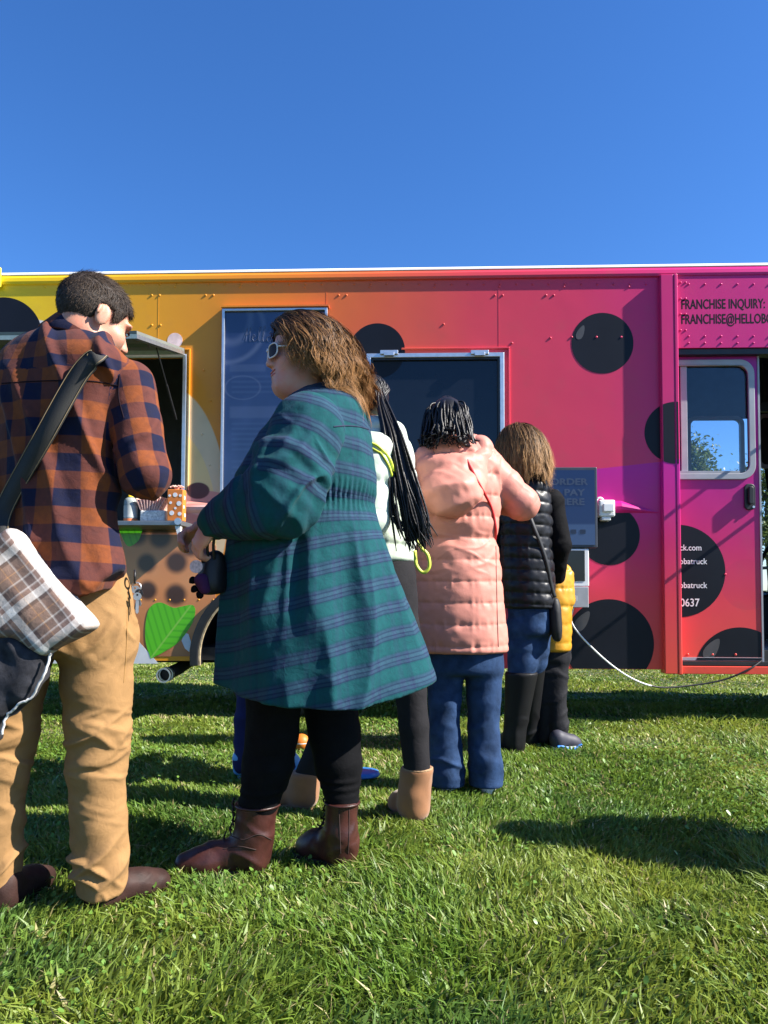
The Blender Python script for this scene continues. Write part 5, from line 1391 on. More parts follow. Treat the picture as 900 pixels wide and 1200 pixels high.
    def td(V, N):
        z = V[:, 2]
        kn = np.exp(-((z-zk-0.02)/0.12)**2); an = np.exp(-((z-za)/0.10)**2); hp = np.exp(-((z-zh)/0.06)**2)
        d = 0.017*kn*crease(V, (4, 27), 0.30, 3)+0.030*an*crease(V, (5, 17), 0.55, 9)+0.014*hp*crease(V, (4, 18), 0.6, 6)
        return d+0.005*vnoise(V*np.array((9, 9, 6)), 2)+0.004*crease(V, (6, 12), 0.5, 31)-0.003
    tro = solid_obj('trousers', tr, 0.005, cloth_mat('tan_chino', (0.285, 0.160, 0.066), 0.85, var=0.10, weave=1100), p, td, post=1)
    q = on_line(tro, ((150, 695), (149, 720), (148, 760), (145, 800)), 40, 0.0); V, F = tube_np(q, 0.0016, 5); from_np('side_seam', V, F, pmat('tan_seam', (0.30, 0.16, 0.05), 0.9), tro)
    # shoes
    for (hx_, hy_), (tx, ty) in (((P(104, 1060, 2.06)[0], 2.045), (P(104, 1060, 2.06)[0]+0.175, 2.045+0.185)), ((P(-2, 1060, 2.05)[0], 2.02), (P(-2, 1060, 2.05)[0]+0.05, 2.27))):
        sd, he, d_, L = shoe_solid((hx_, hy_), (tx, ty), 0.070, 0.039)
        so = solid_obj('shoe', sd, 0.005, pmat('dark_brown_suede', (0.034, 0.016, 0.013), 0.6, var=0.35, scale=25, bump=0.4, bscale=220, spec=0.25), p, lambda V, N: 0.003*crease(V, (8, 20), 0.5, 7)+0.0015*vnoise(V*40, 3)); sole_obj(he, d_, L, 0.042, M_SOLE, so, 0.02)
    finish_person(p, 'man in rust and navy checked shirt and tan trousers, seen from behind')
    # bag hanging from the shoulder strap
    bag = empty('shoulder_bag', tuple(P(20, 700, 1.86)))
    hits = [on(shirt, x, y, o_) for x, y, o_ in ((117, 419, 0.012), (106, 427, 0.014), (88, 450, 0.016), (52, 515, 0.020), (14, 595, 0.018))]
    ends = [(hits[0][0]+np.array((-0.03, 0.10, -0.07)), np.array((0.0, 0.9, 0.3))), (hits[0][0]+np.array((-0.012, 0.045, -0.004)), np.array((0.0, 0.0, 1.0)))]
    tail = [(P(-2, 632, 1.90), np.array((0, -1, 0.1))), (P(-14, 668, 1.90), np.array((0, -1, 0.1)))]
    hits = [(a, lin(n_, (0, -1, 0.15) if k_ else (0.1, -0.7, 0.7), 0.85)) for k_, (a, n_) in enumerate(hits)]
    allp = ends+hits+tail; q = catmull([a for a, _ in allp], 70); nrm = catmull([n_ for _, n_ in allp], 70); nrm /= np.linalg.norm(nrm, axis=1)[:, None]
    V, F = strap_mesh(q, 0.052, 0.004, up=nrm); st = from_np('strap', V, F, pmat('black_webbing', (0.020, 0.019, 0.018), 0.75, bump=0.5, bscale=500), bag, smooth=False)
    Wd = np.cross(np.gradient(q, axis=0), nrm); Wd /= np.linalg.norm(Wd, axis=1)[:, None]
    for e in (-1, 1):
        V, F = tube_np(q+Wd*0.0236*e+nrm*0.0045, 0.0011, 4); from_np('strap_stitching', V, F, pmat('tan_stitch', (0.24, 0.17, 0.09), 0.8), st)
    def prism(pxs, Yc, t, rnd):
        pts = np.array([P(x, y, Yc)[[0, 2]] for x, y in pxs])
        def f(v):
            q2 = v[:, [0, 2]]; d = np.full(len(v), 1e9); s_ = np.ones(len(v))
            for i in range(len(pts)):
                a, b2 = pts[i], pts[i-1]; e = b2-a; w = q2-a; tt = np.clip((w@e)/(e@e), 0, 1); bb = w-tt[:, None]*e; d = np.minimum(d, (bb**2).sum(1))
                c1 = q2[:, 1] >= a[1]; c2 = q2[:, 1] < b2[1]; c3 = e[0]*w[:, 1] > e[1]*w[:, 0]; fl = (c1 & c2 & c3) | (~c1 & ~c2 & ~c3); s_[fl] *= -1
            d2 = s_*np.sqrt(d)+rnd; dy = np.abs(v[:, 1]-Yc)-t+rnd
            return np.minimum(np.maximum(d2, dy), 0)+np.sqrt(np.maximum(d2, 0)**2+np.maximum(dy, 0)**2)-rnd
        sd = Solid(0.01); lo = pts.min(0); hi = pts.max(0); sd.add(f, (lo[0], Yc-t, lo[1]), (hi[0], Yc+t, hi[1])); return sd
    rot = math.radians(-50); cs, sn = math.cos(rot), math.sin(rot)
    def bpat(V): return np.stack([V[:, 0]*cs+V[:, 2]*sn+0.6*V[:, 1], -V[:, 0]*sn+V[:, 2]*cs, 0*V[:, 0]], -1)
    m, n, l, b_, g, v, oc = pat_nodes('brown_white_plaid'); x, y, z = g.xyz(v)
    def yarn(q, off):
        return g.ramp(g.m('FRACT', g.m('DIVIDE', g.m('ADD', q, off), 0.118)), ((0.0, (0.62, 0.58, 0.55)), (0.16, (0.66, 0.63, 0.60)), (0.18, (0.05, 0.04, 0.04)), (0.24, (0.09, 0.055, 0.045)), (0.26, (0.26, 0.17, 0.13)), (0.45, (0.20, 0.12, 0.09)), (0.47, (0.42, 0.22, 0.10)), (0.49, (0.19, 0.12, 0.09)), (0.64, (0.20, 0.13, 0.10)), (0.66, (0.5, 0.46, 0.43)), (0.70, (0.09, 0.06, 0.055)), (0.86, (0.14, 0.10, 0.09)), (0.88, (0.55, 0.5, 0.48)), (0.92, (0.2, 0.13, 0.11))))
    c = g.mix(0.5, yarn(x, 0.122), yarn(y, 0.055)); c = g.mix(g.smooth(g.noise(oc, 150, 3), 0.4, 0.8, 0, 0.2), c, (0.08, 0.06, 0.05)); l.new(c, b_.inputs['Base Color'])
    sd = prism(((-50, 700), (-30, 650), (2, 634), (19, 622), (62, 673), (112, 733), (58, 766), (24, 747), (-30, 742)), 1.87, 0.045, 0.02)
    def bd(V, N):
        q = np.stack([(V[:, 0]*cs+V[:, 2]*sn)*4, V[:, 1]*5, (-V[:, 0]*sn+V[:, 2]*cs)*14], -1); return 0.008*ridge(q, 12)+0.004*vnoise(V*22, 3)
    solid_obj('plaid_body', sd, 0.006, m, bag, bd, bpat)
    sd = prism(((-45, 738), (25, 747), (59, 765), (50, 788), (36, 815), (8, 838), (-5, 868), (-40, 850)), 1.875, 0.038, 0.02)
    def ld(V, N): return 0.012*ridge(np.stack([(V[:, 0]*0.8+V[:, 2]*0.6)*16, V[:, 1]*5, (V[:, 2]*0.8-V[:, 0]*0.6)*5], -1), 22)+0.004*vnoise(V*20, 5)
    solid_obj('dark_lower_part', sd, 0.006, cloth_mat('charcoal_plaid', (0.030, 0.030, 0.036), 0.85, var=0.5, scale=35), bag, ld)
    q = catmull([P(60, 766, 1.835), P(52, 790, 1.83), P(37, 817, 1.835), P(22, 826, 1.835), P(8, 840, 1.84), (P(2, 860, 1.84))], 30); q = q+np.random.default_rng(2).normal(0, 0.0012, q.shape)
    V, F = tube_np(q, 0.0032, 7); from_np('frayed_white_hem', V, F, cloth_mat('white_fray', (0.6, 0.58, 0.56)), bag)
    tag(bag, 'plaid brown and white shoulder bag with a black strap on the man in tan trousers', 'bag')
    # keys on the belt
    ky_ = empty('key_bunch', tuple(P(158, 690, Y-0.01)))
    def ring(c, r, rr, ax, name, mat):
        t = np.linspace(0, 2*math.pi, 22); a = np.asarray(ax[0]); b2 = np.asarray(ax[1]); V, F = tube_np([np.asarray(c)+r*(math.cos(k)*a+math.sin(k)*b2) for k in t], rr, 6); return from_np(name, V, F, mat, ky_)
    ring(P(158, 676, Y-0.015), 0.017, 0.0035, ((0.3, -0.9, 0), (0, 0, 1)), 'carabiner', M_BLACK); ring(P(160, 688, Y-0.02), 0.012, 0.002, ((1, 0, 0), (0, 0, 1)), 'key_ring', M_ALU)
    for k, (x, y, r_) in enumerate(((156, 691, 0.3), (160, 695, -0.2), (158, 699, 0.0))):
        bm = bmesh.new(); c = P(x+3, y, Y-0.025-0.006*k); plate(bm, circ(0, 0, 0.011, 14), [circ(0, 0.004, 0.003, 8)], -0.0015, 0.0015); plate(bm, [(-0.004, -0.011), (-0.004, -0.042), (0.0, -0.047), (0.004, -0.042), (0.004, -0.011)], [], -0.0012, 0.0012)
        for v in bm.verts: q = Vector((v.co.x*math.cos(r_)-v.co.z*math.sin(r_), v.co.y, v.co.x*math.sin(r_)+v.co.z*math.cos(r_))); v.co = q+Vector(c)-Vector(ky_.location)
        bm_obj('key', bm, M_ALU if k != 1 else M_BLACK, ky_)
    tag(ky_, 'bunch of keys clipped to the hip of the tan trousers', 'keys')
man()

# ---- woman in the teal dress ----------------------------------------------
def dress_woman():
    Y = 2.38
    p = empty('person', (P(340, 1010, Y)[0], Y, 0))
    hc = P(352, 419, Y); R = basis((-0.93, -0.36, -0.02))
    neck = P(372, 478, Y)
    shL, elL, wrL = P(362, 502, Y-0.20), P(330, 582, Y-0.26), P(250, 613, Y-0.17)
    shR, elR, wrR = P(362, 502, Y+0.20), P(315, 590, Y+0.22), P(250, 618, Y+0.08)
    hL, kL, aL = P(345, 740, Y-0.08), P(318, 860, Y-0.03), P(300, 965, Y-0.02)
    hR, kR, aR = P(385, 740, Y+0.08), P(392, 860, Y+0.05), P(400, 965, Y+0.03)
    b = Solid(0.025); L = add_head(b, hc, R, 1.0)
    b.ell(hc+R@np.array((0, 0.035, -0.078)), np.array((0.055, 0.045, 0.040)), R, 0.03)
    b.ell(hc+R@np.array((0, 0.015, -0.115)), np.array((0.050, 0.050, 0.030)), R, 0.03)
    b.cone(neck+np.array((0, 0, -0.06)), hc+R@np.array((0, -0.02, -0.06)), 0.068, 0.060, 0.03)
    b.loft([S(500, 330, 415, Y, 0.15), S(560, 305, 425, Y, 0.16), S(600, 310, 425, Y, 0.15), S(700, 300, 440, Y, 0.17), S(750, 310, 430, Y, 0.16)])
    under(b, ((shL, elL, 0.060, 0.050), (elL, wrL, 0.046, 0.030), (shR, elR, 0.06, 0.05), (elR, wrR, 0.046, 0.03), (hL, kL, 0.075, 0.055), (kL, aL, 0.055, 0.035), (hR, kR, 0.075, 0.055), (kR, aR, 0.055, 0.035)), 0)
    add_hand(b, wrL, P(238, 622, Y-0.16)-wrL+np.array((0, 0, -0.02)), (0.4, 0.75, -0.55), -1, 0.95, 0.98); add_hand(b, wrR, (-0.9, -0.2, -0.3), (0, -0.5, -0.8), 1, 0.8, 0.98)
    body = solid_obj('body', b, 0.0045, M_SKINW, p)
    m_lip = pmat('lip_pink', (0.42, 0.13, 0.12), 0.4)
    for zz, rr, yy in ((-0.0585, 0.0042, 0.0935), (-0.0690, 0.0050, 0.0920)):
        q = [hc+R@np.array((x, yy-9.0*x*x+0.0005, zz+4*x*x+(0.004*abs(x)/0.024 if zz > -0.06 else 0.003))) for x in np.linspace(-0.024, 0.024, 13)]
        V, F = tube_np(q, rr*np.interp(np.linspace(-1, 1, 13), [-1, 0, 1], [0.35, 1, 0.35]), 8); from_np('lip', V, F, m_lip, p)
    # sunglasses
    gl = empty('sunglasses'); gl.parent = p
    m_fr = pmat('cream_frame', (0.72, 0.66, 0.60), 0.3); m_ln = pmat('brown_lens', (0.022, 0.009, 0.008), 0.35, spec=0.08)
    for e in (-1, 1):
        t = np.linspace(0, 2*math.pi, 30); pts = []
        for k in t:
            cx, cz = math.copysign(abs(math.cos(k))**0.7, math.cos(k)), math.copysign(abs(math.sin(k))**0.7, math.sin(k)); x = 0.033*e+0.027*cx; pts.append(hc+R@np.array((x, 0.104-4.2*x*x, 0.003+0.021*cz)))
        V, F = tube_np(pts, 0.0024, 8); f_ = from_np('lens_frame', V, F, m_fr, p); f_.parent = gl; f_.data.transform(Matrix.Identity(4))
        c0 = np.mean(pts[:-1], 0); V = np.vstack([np.array(pts[:-1]), c0+R@np.array((0, 0.002, 0))]); F = np.array([(i, (i+1) % 29, 29, 29) for i in range(29)])
        me = bpy.data.meshes.new('lens'); wv = [tuple(np.array(q)-np.array(p.location)) for q in V]; me.from_pydata(wv, [], [(i, (i+1) % 29, 29) for i in range(29)]); lo_ = link_mesh('lens', me, m_ln, gl, True)
        q = [hc+R@np.array((0.061*e, 0.088, 0.010)), hc+R@np.array((0.074*e, 0.05, 0.010)), hc+R@np.array((0.081*e, -0.005, 0.008))]
        V, F = tube_np(catmull(q, 12), 0.0030, 6); from_np('temple_arm', V, F, m_fr, gl)
    V, F = tube_np([hc+R@np.array((x, 0.104+0.004*(1-abs(x)/0.008), 0.010)) for x in (-0.008, 0, 0.008)], 0.003, 6); from_np('bridge', V, F, m_fr, gl)
    # dress
    tor = Solid(0.03)
    tor.loft([S(458, 352, 400, Y, 0.065), S(465, 342, 414, Y, 0.10), S(474, 334, 424, Y, 0.15), S(490, 322, 430, Y, 0.185), S(515, 304, 435, Y, 0.200), S(545, 284, 439, Y, 0.205), S(562, 275, 441, Y, 0.205), S(580, 279, 440, Y, 0.198), S(590, 284, 438, Y, 0.192), S(604, 274, 442, Y, 0.20), S(640, 263, 455, Y, 0.215), S(680, 260, 468, Y, 0.225), S(720, 259, 482, Y, 0.235), S(760, 258, 495, Y, 0.24), S(800, 257, 510, Y, 0.25), S(860, 254, 530, Y, 0.265)], cap=0.008)
    aL_ = Solid(0.02); aL_.chain([shL, lin(shL, elL, 0.5), elL], [0.098, 0.100, 0.090]); aL_.chain([elL, lin(elL, wrL, 0.5), lin(elL, wrL, 0.97)], [0.090, 0.068, 0.046], 0.03)
    aR_ = Solid(0.02); aR_.chain([shR, elR], [0.095, 0.088]); aR_.chain([elR, lin(elR, wrR, 0.95)], [0.085, 0.046], 0.03)
    dr = Solid(0.025); dr.items = tor.items+aL_.items+aR_.items
    for q in (tor, aL_, aR_): dr.lo = np.minimum(dr.lo, q.lo); dr.hi = np.maximum(dr.hi, q.hi)
    hx = [P(x, 800, Y)[0] for x in (250, 290, 350, 420, 470, 515)]; hz = [P(400, y, Y)[2] for y in (795, 809, 816, 818, 810, 794)]
    zw = P(400, 588, Y)[2]
    dr.cut(lambda q: np.interp(q[:, 0], hx, hz)-q[:, 2], 0.002)
    # hollow under the skirt
    inner = Solid(0.03); inner.loft([S(700, 280, 460, Y, 0.20), S(760, 270, 484, Y, 0.225), S(800, 268, 498, Y, 0.238), S(870, 264, 518, Y, 0.25)], cap=0.01)
    dr.cut(lambda q: -inner.raw(q), 0.006)
    cx = P(370, 600, Y)[0]
    def disp(V, N):
        z = V[:, 2]; ar = aL_.raw(V) < tor.raw(V)-0.004; a = np.arctan2(V[:, 1]-Y, (V[:, 0]-cx)*1.2); sk = sstep(zw-z, 0.0, 0.35)
        wob = 0.5*vnoise(np.stack([a*2, z*3, 0*a], -1), 3)
        fold = ridge(np.stack([a*2.3+0.8*(zw-z)+0.4*wob, 0*a, z*0.8], -1), 30)+0.5*ridge(np.stack([a*4.5+0.5*wob, 0*a, z*1.1], -1), 33)*sstep(zw-z, 0.5, 0.05)
        d = np.where(ar, 0, sk*(0.030*fold-0.015+0.010*vnoise(np.stack([a*2.5, z*2.0, 0*a], -1), 6)))
        gath = np.exp(-((z-zw)/0.045)**2); d += np.where(ar, 0, 0.005*gath*np.sin(a*60+2*vnoise(V*20, 1)))
        bod = sstep(z, zw, zw+0.08)*(~ar); d += bod*(0.005*ridge(np.stack([V[:, 0]*9, V[:, 1]*9, z*5], -1), 14)+0.004*vnoise(V*np.array((12, 12, 16)), 15))
        el = np.exp(-(((V-elL)**2).sum(1))/0.16**2); e = (wrL-elL)/np.linalg.norm(wrL-elL)
        q = np.stack([(V[:, 0]*0.9-z*0.4)*14, V[:, 1]*7, (z*0.9+V[:, 0]*0.4)*20], -1)
        d += np.where(ar, 0.044*el*crease(V, (4, 12), 0.7, 21)+0.012*crease(V, (4, 8), 0.5, 71)+0.004*vnoise(V*13, 3), 0)
        f_ax = (wrL-elL)/np.linalg.norm(wrL-elL); al = (V-elL)@f_ax; u_ax = (shL-elL)/np.linalg.norm(shL-elL); au = (V-elL)@u_ax
        wv = 0.02*vnoise(V*8, 81); k1 = np.maximum(0, np.sin((al+0.35*z+wv)*62))**1.5*np.exp(-((al-0.06)/0.09)**2); k2 = np.maximum(0, np.sin((au+0.3*V[:, 0]+wv)*55))**1.5*np.exp(-((au-0.08)/0.10)**2)
        d += np.where(ar, 0.009*k1+0.008*k2, 0)                        # folds bunched on both sides of the elbow
        return d+0.0015*vnoise(V*45, 2)
    def pat(V):
        z = V[:, 2]; a = np.arctan2(V[:, 1]-Y, V[:, 0]-cx); x = V[:, 0]-cx
        low = sstep(zw-z, -0.005, 0.005)
        vv = low*(z-0.24*x*sstep(zw-z, 0.0, 0.15))+(1-low)*(z+0.10*x)
        o = np.stack([a*0.2, vv, 0*a], -1); dT = tor.raw(V)
        for A, s_, e_, w_ in ((aL_, shL, elL, wrL), (aR_, shR, elR, wrR)):
            dA = A.raw(V); e = (e_-s_)/np.linalg.norm(e_-s_); al = (V-s_)@e; Lq = np.linalg.norm(e_-s_)
            f2 = (w_-e_)/np.linalg.norm(w_-e_); al2 = (V-e_)@f2; t = np.where(al2 > 0.0, Lq+al2, np.minimum(al, Lq))
            m_ = dA < dT-0.003; o[m_] = np.stack([a*0.1, -t, 0*a], -1)[m_]
        return o
    T = (0.006, 0.064, 0.072); T2 = (0.005, 0.048, 0.062); B1 = (0.022, 0.046, 0.088); B2 = (0.028, 0.062, 0.105); Nv = (0.010, 0.011, 0.048)
    m_d = stripe_mat('teal_stripe_flannel', ((0.0, T), (0.30, T), (0.36, T2), (0.40, Nv), (0.43, B1), (0.50, B1), (0.54, Nv), (0.58, B2), (0.66, B2), (0.72, Nv), (0.745, B1), (0.80, B1), (0.86, T2), (0.93, T)), 0.080, (((0.0, T), (0.4, T), (0.45, B1), (0.55, B1), (0.6, T), (0.8, Nv), (0.83, T)), 0.07, 0.22))
    def nf(V, N):
        r = np.stack([V[:, 0]-cx, (V[:, 1]-Y), 0*V[:, 0]], -1); r /= np.linalg.norm(r, axis=1)[:, None]+1e-9; w = (sstep(zw-V[:, 2], 0.02, 0.10)*(~(aL_.raw(V) < tor.raw(V)-0.004)))[:, None]
        q = N*(1-w)+r*w; return q/np.linalg.norm(q, axis=1)[:, None]
    do = solid_obj('dress', dr, 0.0055, m_d, p, disp, pat, post=1, nfun=nf)
    m_tr = pmat('navy_trim', (0.012, 0.018, 0.05), 0.9)
    for pxs in (((391, 500), (405, 499), (420, 500), (432, 503)),):
        q = on_line(do, pxs, 50, 0.0); V, F = tube_np(q, 0.0022, 5); from_np('seam', V, F, m_tr, do)
    # collar
    cen = P(372, 466, Y); tl = Matrix_np(0.05, -0.28, 0); V = []; nn = 36
    prof = ((0.070, -0.03), (0.066, 0.022), (0.072, 0.028), (0.084, 0.0), (0.090, -0.03))
    for r_, h_ in prof:
        for i in range(nn):
            a = 2*math.pi*i/nn; V.append(cen+tl@np.array((r_*math.cos(a), r_*1.05*math.sin(a), h_)))
    F = [(k*nn+i, k*nn+(i+1) % nn, (k+1)*nn+(i+1) % nn, (k+1)*nn+i) for k in range(4) for i in range(nn)]; co = from_np('collar', np.array(V), np.array(F), m_d, do)
    at = co.data.attributes.new('pat', 'FLOAT_VECTOR', 'POINT'); at.data.foreach_set('vector', np.stack([np.tile(np.arange(nn)*0.012, 5), np.repeat([0.0, 0.03, 0.05, 0.07, 0.09], nn), np.zeros(5*nn)], -1).astype(np.float32).ravel())
    # leggings
    lg = Solid(0.03)
    lg.chain([P(340, 720, Y-0.08), P(322, 810, Y-0.05), P(319, 860, Y-0.03), P(314, 895, Y-0.02), P(304, 938, Y-0.02), P(300, 955, Y-0.02)], [0.11, 0.088, 0.080, 0.079, 0.060, 0.052])
    lg.chain([P(385, 720, Y+0.06), P(385, 810, Y+0.06), P(392, 860, Y+0.05), P(397, 895, Y+0.04), P(401, 938, Y+0.03), P(402, 955, Y+0.03)], [0.11, 0.090, 0.083, 0.074, 0.050, 0.046])
    zb = P(300, 930, Y)[2]
    solid_obj('leggings', lg, 0.006, M_BLACKCLOTH, p, lambda V, N: 0.006*np.exp(-((V[:, 2]-zb-0.02)/0.05)**2)*ridge(np.stack([V[:, 0]*9, V[:, 1]*9, V[:, 2]*45], -1), 4)+0.0015*vnoise(V*30, 1))
    # boots
    m_lace = pmat('dark_lace', (0.03, 0.014, 0.012), 0.8)
    for hp, tp, top, sr, tr_ in (((P(312, 1010, 2.36)[0], 2.365), (P(203, 1010, 2.36)[0], 2.335), P(302, 940, 2.365), 0.052, 0.066), ((P(412, 1010, 2.40)[0], 2.385), (P(345, 1005, 2.50)[0], 2.53), P(401, 938, 2.40), 0.046, 0.052)):
        sd, he, d_, L = shoe_solid(hp, tp, 0.085, 0.046, top, sr, tr_)
        cutz = top[2]; sd.cut(lambda q, c=cutz: q[:, 2]-c-0.03*0, 0.006)
        za = 0.11
        bo = solid_obj('boot', sd, 0.005, M_LEATHER, p, lambda V, N: 0.011*np.exp(-((V[:, 2]-0.10)/0.06)**2)*crease(V, (6, 16), 0.5, 5)+0.002*vnoise(V*25, 3), post=1)
        sole_obj(he, d_, L, 0.05, M_SOLE, bo, 0.022); sole_obj(he, d_, 0.085, 0.04, M_SOLE, bo, 0.032, name='boot_heel')
        n_ = np.array((-d_[1], d_[0], 0)); ax = he+d_*0.04
        for k in range(6):
            z = 0.075+0.026*k; f = he+d_*(0.150, 0.126, 0.108, 0.100, 0.100, 0.101)[k]; f[2] = z; w_ = 0.020
            for e in (-1, 1):
                V, F = tube_np([f-n_*w_*e, f+d_*0.006+np.array((0, 0, 0.010)), f+n_*w_*e+np.array((0, 0, 0.022))], 0.0030, 5); from_np('lace', V, F, m_lace, bo)
        # seams
        for pxs in ((((268, 978), (285, 984), (303, 978), (318, 984)), ((262, 995), (280, 992), (300, 996))) if he[0] < -0.2 else (((397, 945), (398, 970), (399, 1000)), ((409, 945), (409, 975), (408, 1000)))):
            V, F = tube_np(on_line(bo, pxs, 24, 0.0), 0.0018, 5); from_np('boot_seam', V, F, m_lace, bo)
        for e in (-0.4, 0.35):
            q = [np.array((ax[0], ax[1], 0))+np.array((0, -1, 0))*0.0+lin((0, 0, 0.03), (0, 0, 0), 0) for _ in range(2)]
        V, F = tube_np(np.array([top+np.array((math.cos(a)*tr_*1.03, math.sin(a)*tr_*1.03, -0.006)) for a in np.linspace(0, 2*math.pi, 30)]), 0.0045, 6); from_np('boot_cuff', V, F, M_LEATHER, bo)
    # hair
    line = ([-0.12, -0.06, -0.02, 0.01, 0.05, 0.09], [-0.07, -0.07, -0.05, 0.0, 0.045, 0.068])
    co = solid_obj('hair', hair_cap(hc, R, 1.0, line, 0.010), 0.006, pmat('brown_hair_base', (0.040, 0.022, 0.013), 0.7, var=0.4, scale=60, bump=0.6, bscale=200), p)
    hull = lambda q: np.minimum(dr.raw(q), b.raw(q))
    V, F, C = flow_hair(hc, R, 1.0, 10000, 0.235, 11, back=0.40, wave=0.018, wfreq=75, col=(0.040, 0.019, 0.010), tipc=(0.30, 0.145, 0.048), width=0.00075, hull=hull, m_=20, part=0.02, zfront=0.068, thick=0.026, clumps=170)
    put_hair('hair_waves', V, F, C, co)
    finish_person(p, 'woman in teal striped dress and sunglasses, facing left with wavy brown hair')
    # purse held in the near hand
    bg_ = empty('purse', tuple(P(248, 668, Y-0.12)))
    sd = Solid(0.02); sd.loft([S(645, 246, 262, Y-0.1, 0.03), S(660, 238, 264, Y-0.1, 0.045), S(685, 232, 266, Y-0.1, 0.05), S(697, 236, 264, Y-0.1, 0.04)], cap=0.02)
    solid_obj('purse_body', sd, 0.006, pmat('black_purse', (0.012, 0.011, 0.014), 0.5, bump=0.3), bg_, lambda V, N: 0.006*ridge(V*np.array((14, 14, 9)), 3))
    for k, xs in enumerate((240, 247, 254)):
        V, F = tube_np(catmull([P(xs-1, 618, Y-0.17), P(xs-4, 640, Y-0.16), P(xs-2, 662, Y-0.13)], 14), 0.0045, 6); from_np('wrist_strap', V, F, M_BLACK, bg_)
    bm = bmesh.new(); c = P(230, 664, Y-0.17); plate(bm, circ(0, 0, 0.019, 24), [], -0.003, 0.003)
    for v in bm.verts: v.co = v.co+Vector(c)-Vector(bg_.location)
    dg_ = bm_obj('round_charm', bm, pmat('pale_charm', (0.62, 0.5, 0.5), 0.4, var=0.3, scale=120), bg_)
    sd = Solid(0.01); sd.cone(P(236, 680, Y-0.155), P(240, 690, Y-0.15), 0.022, 0.018); solid_obj('purple_pouch', sd, 0.005, cloth_mat('purple_cloth', (0.06, 0.018, 0.07)), bg_)
    for (x, y) in ((226, 680), (228, 690), (234, 697)):
        sd = Solid(0.01); sd.ell(P(x, y, Y-0.15), (0.013, 0.013, 0.014)); solid_obj('black_pompom', sd, 0.005, M_BLACKCLOTH, bg_, lambda V, N: 0.003*vnoise(V*160, 4))
    tag(bg_, 'small black purse with charms held by the woman in the teal dress', 'purse')
dress_woman()

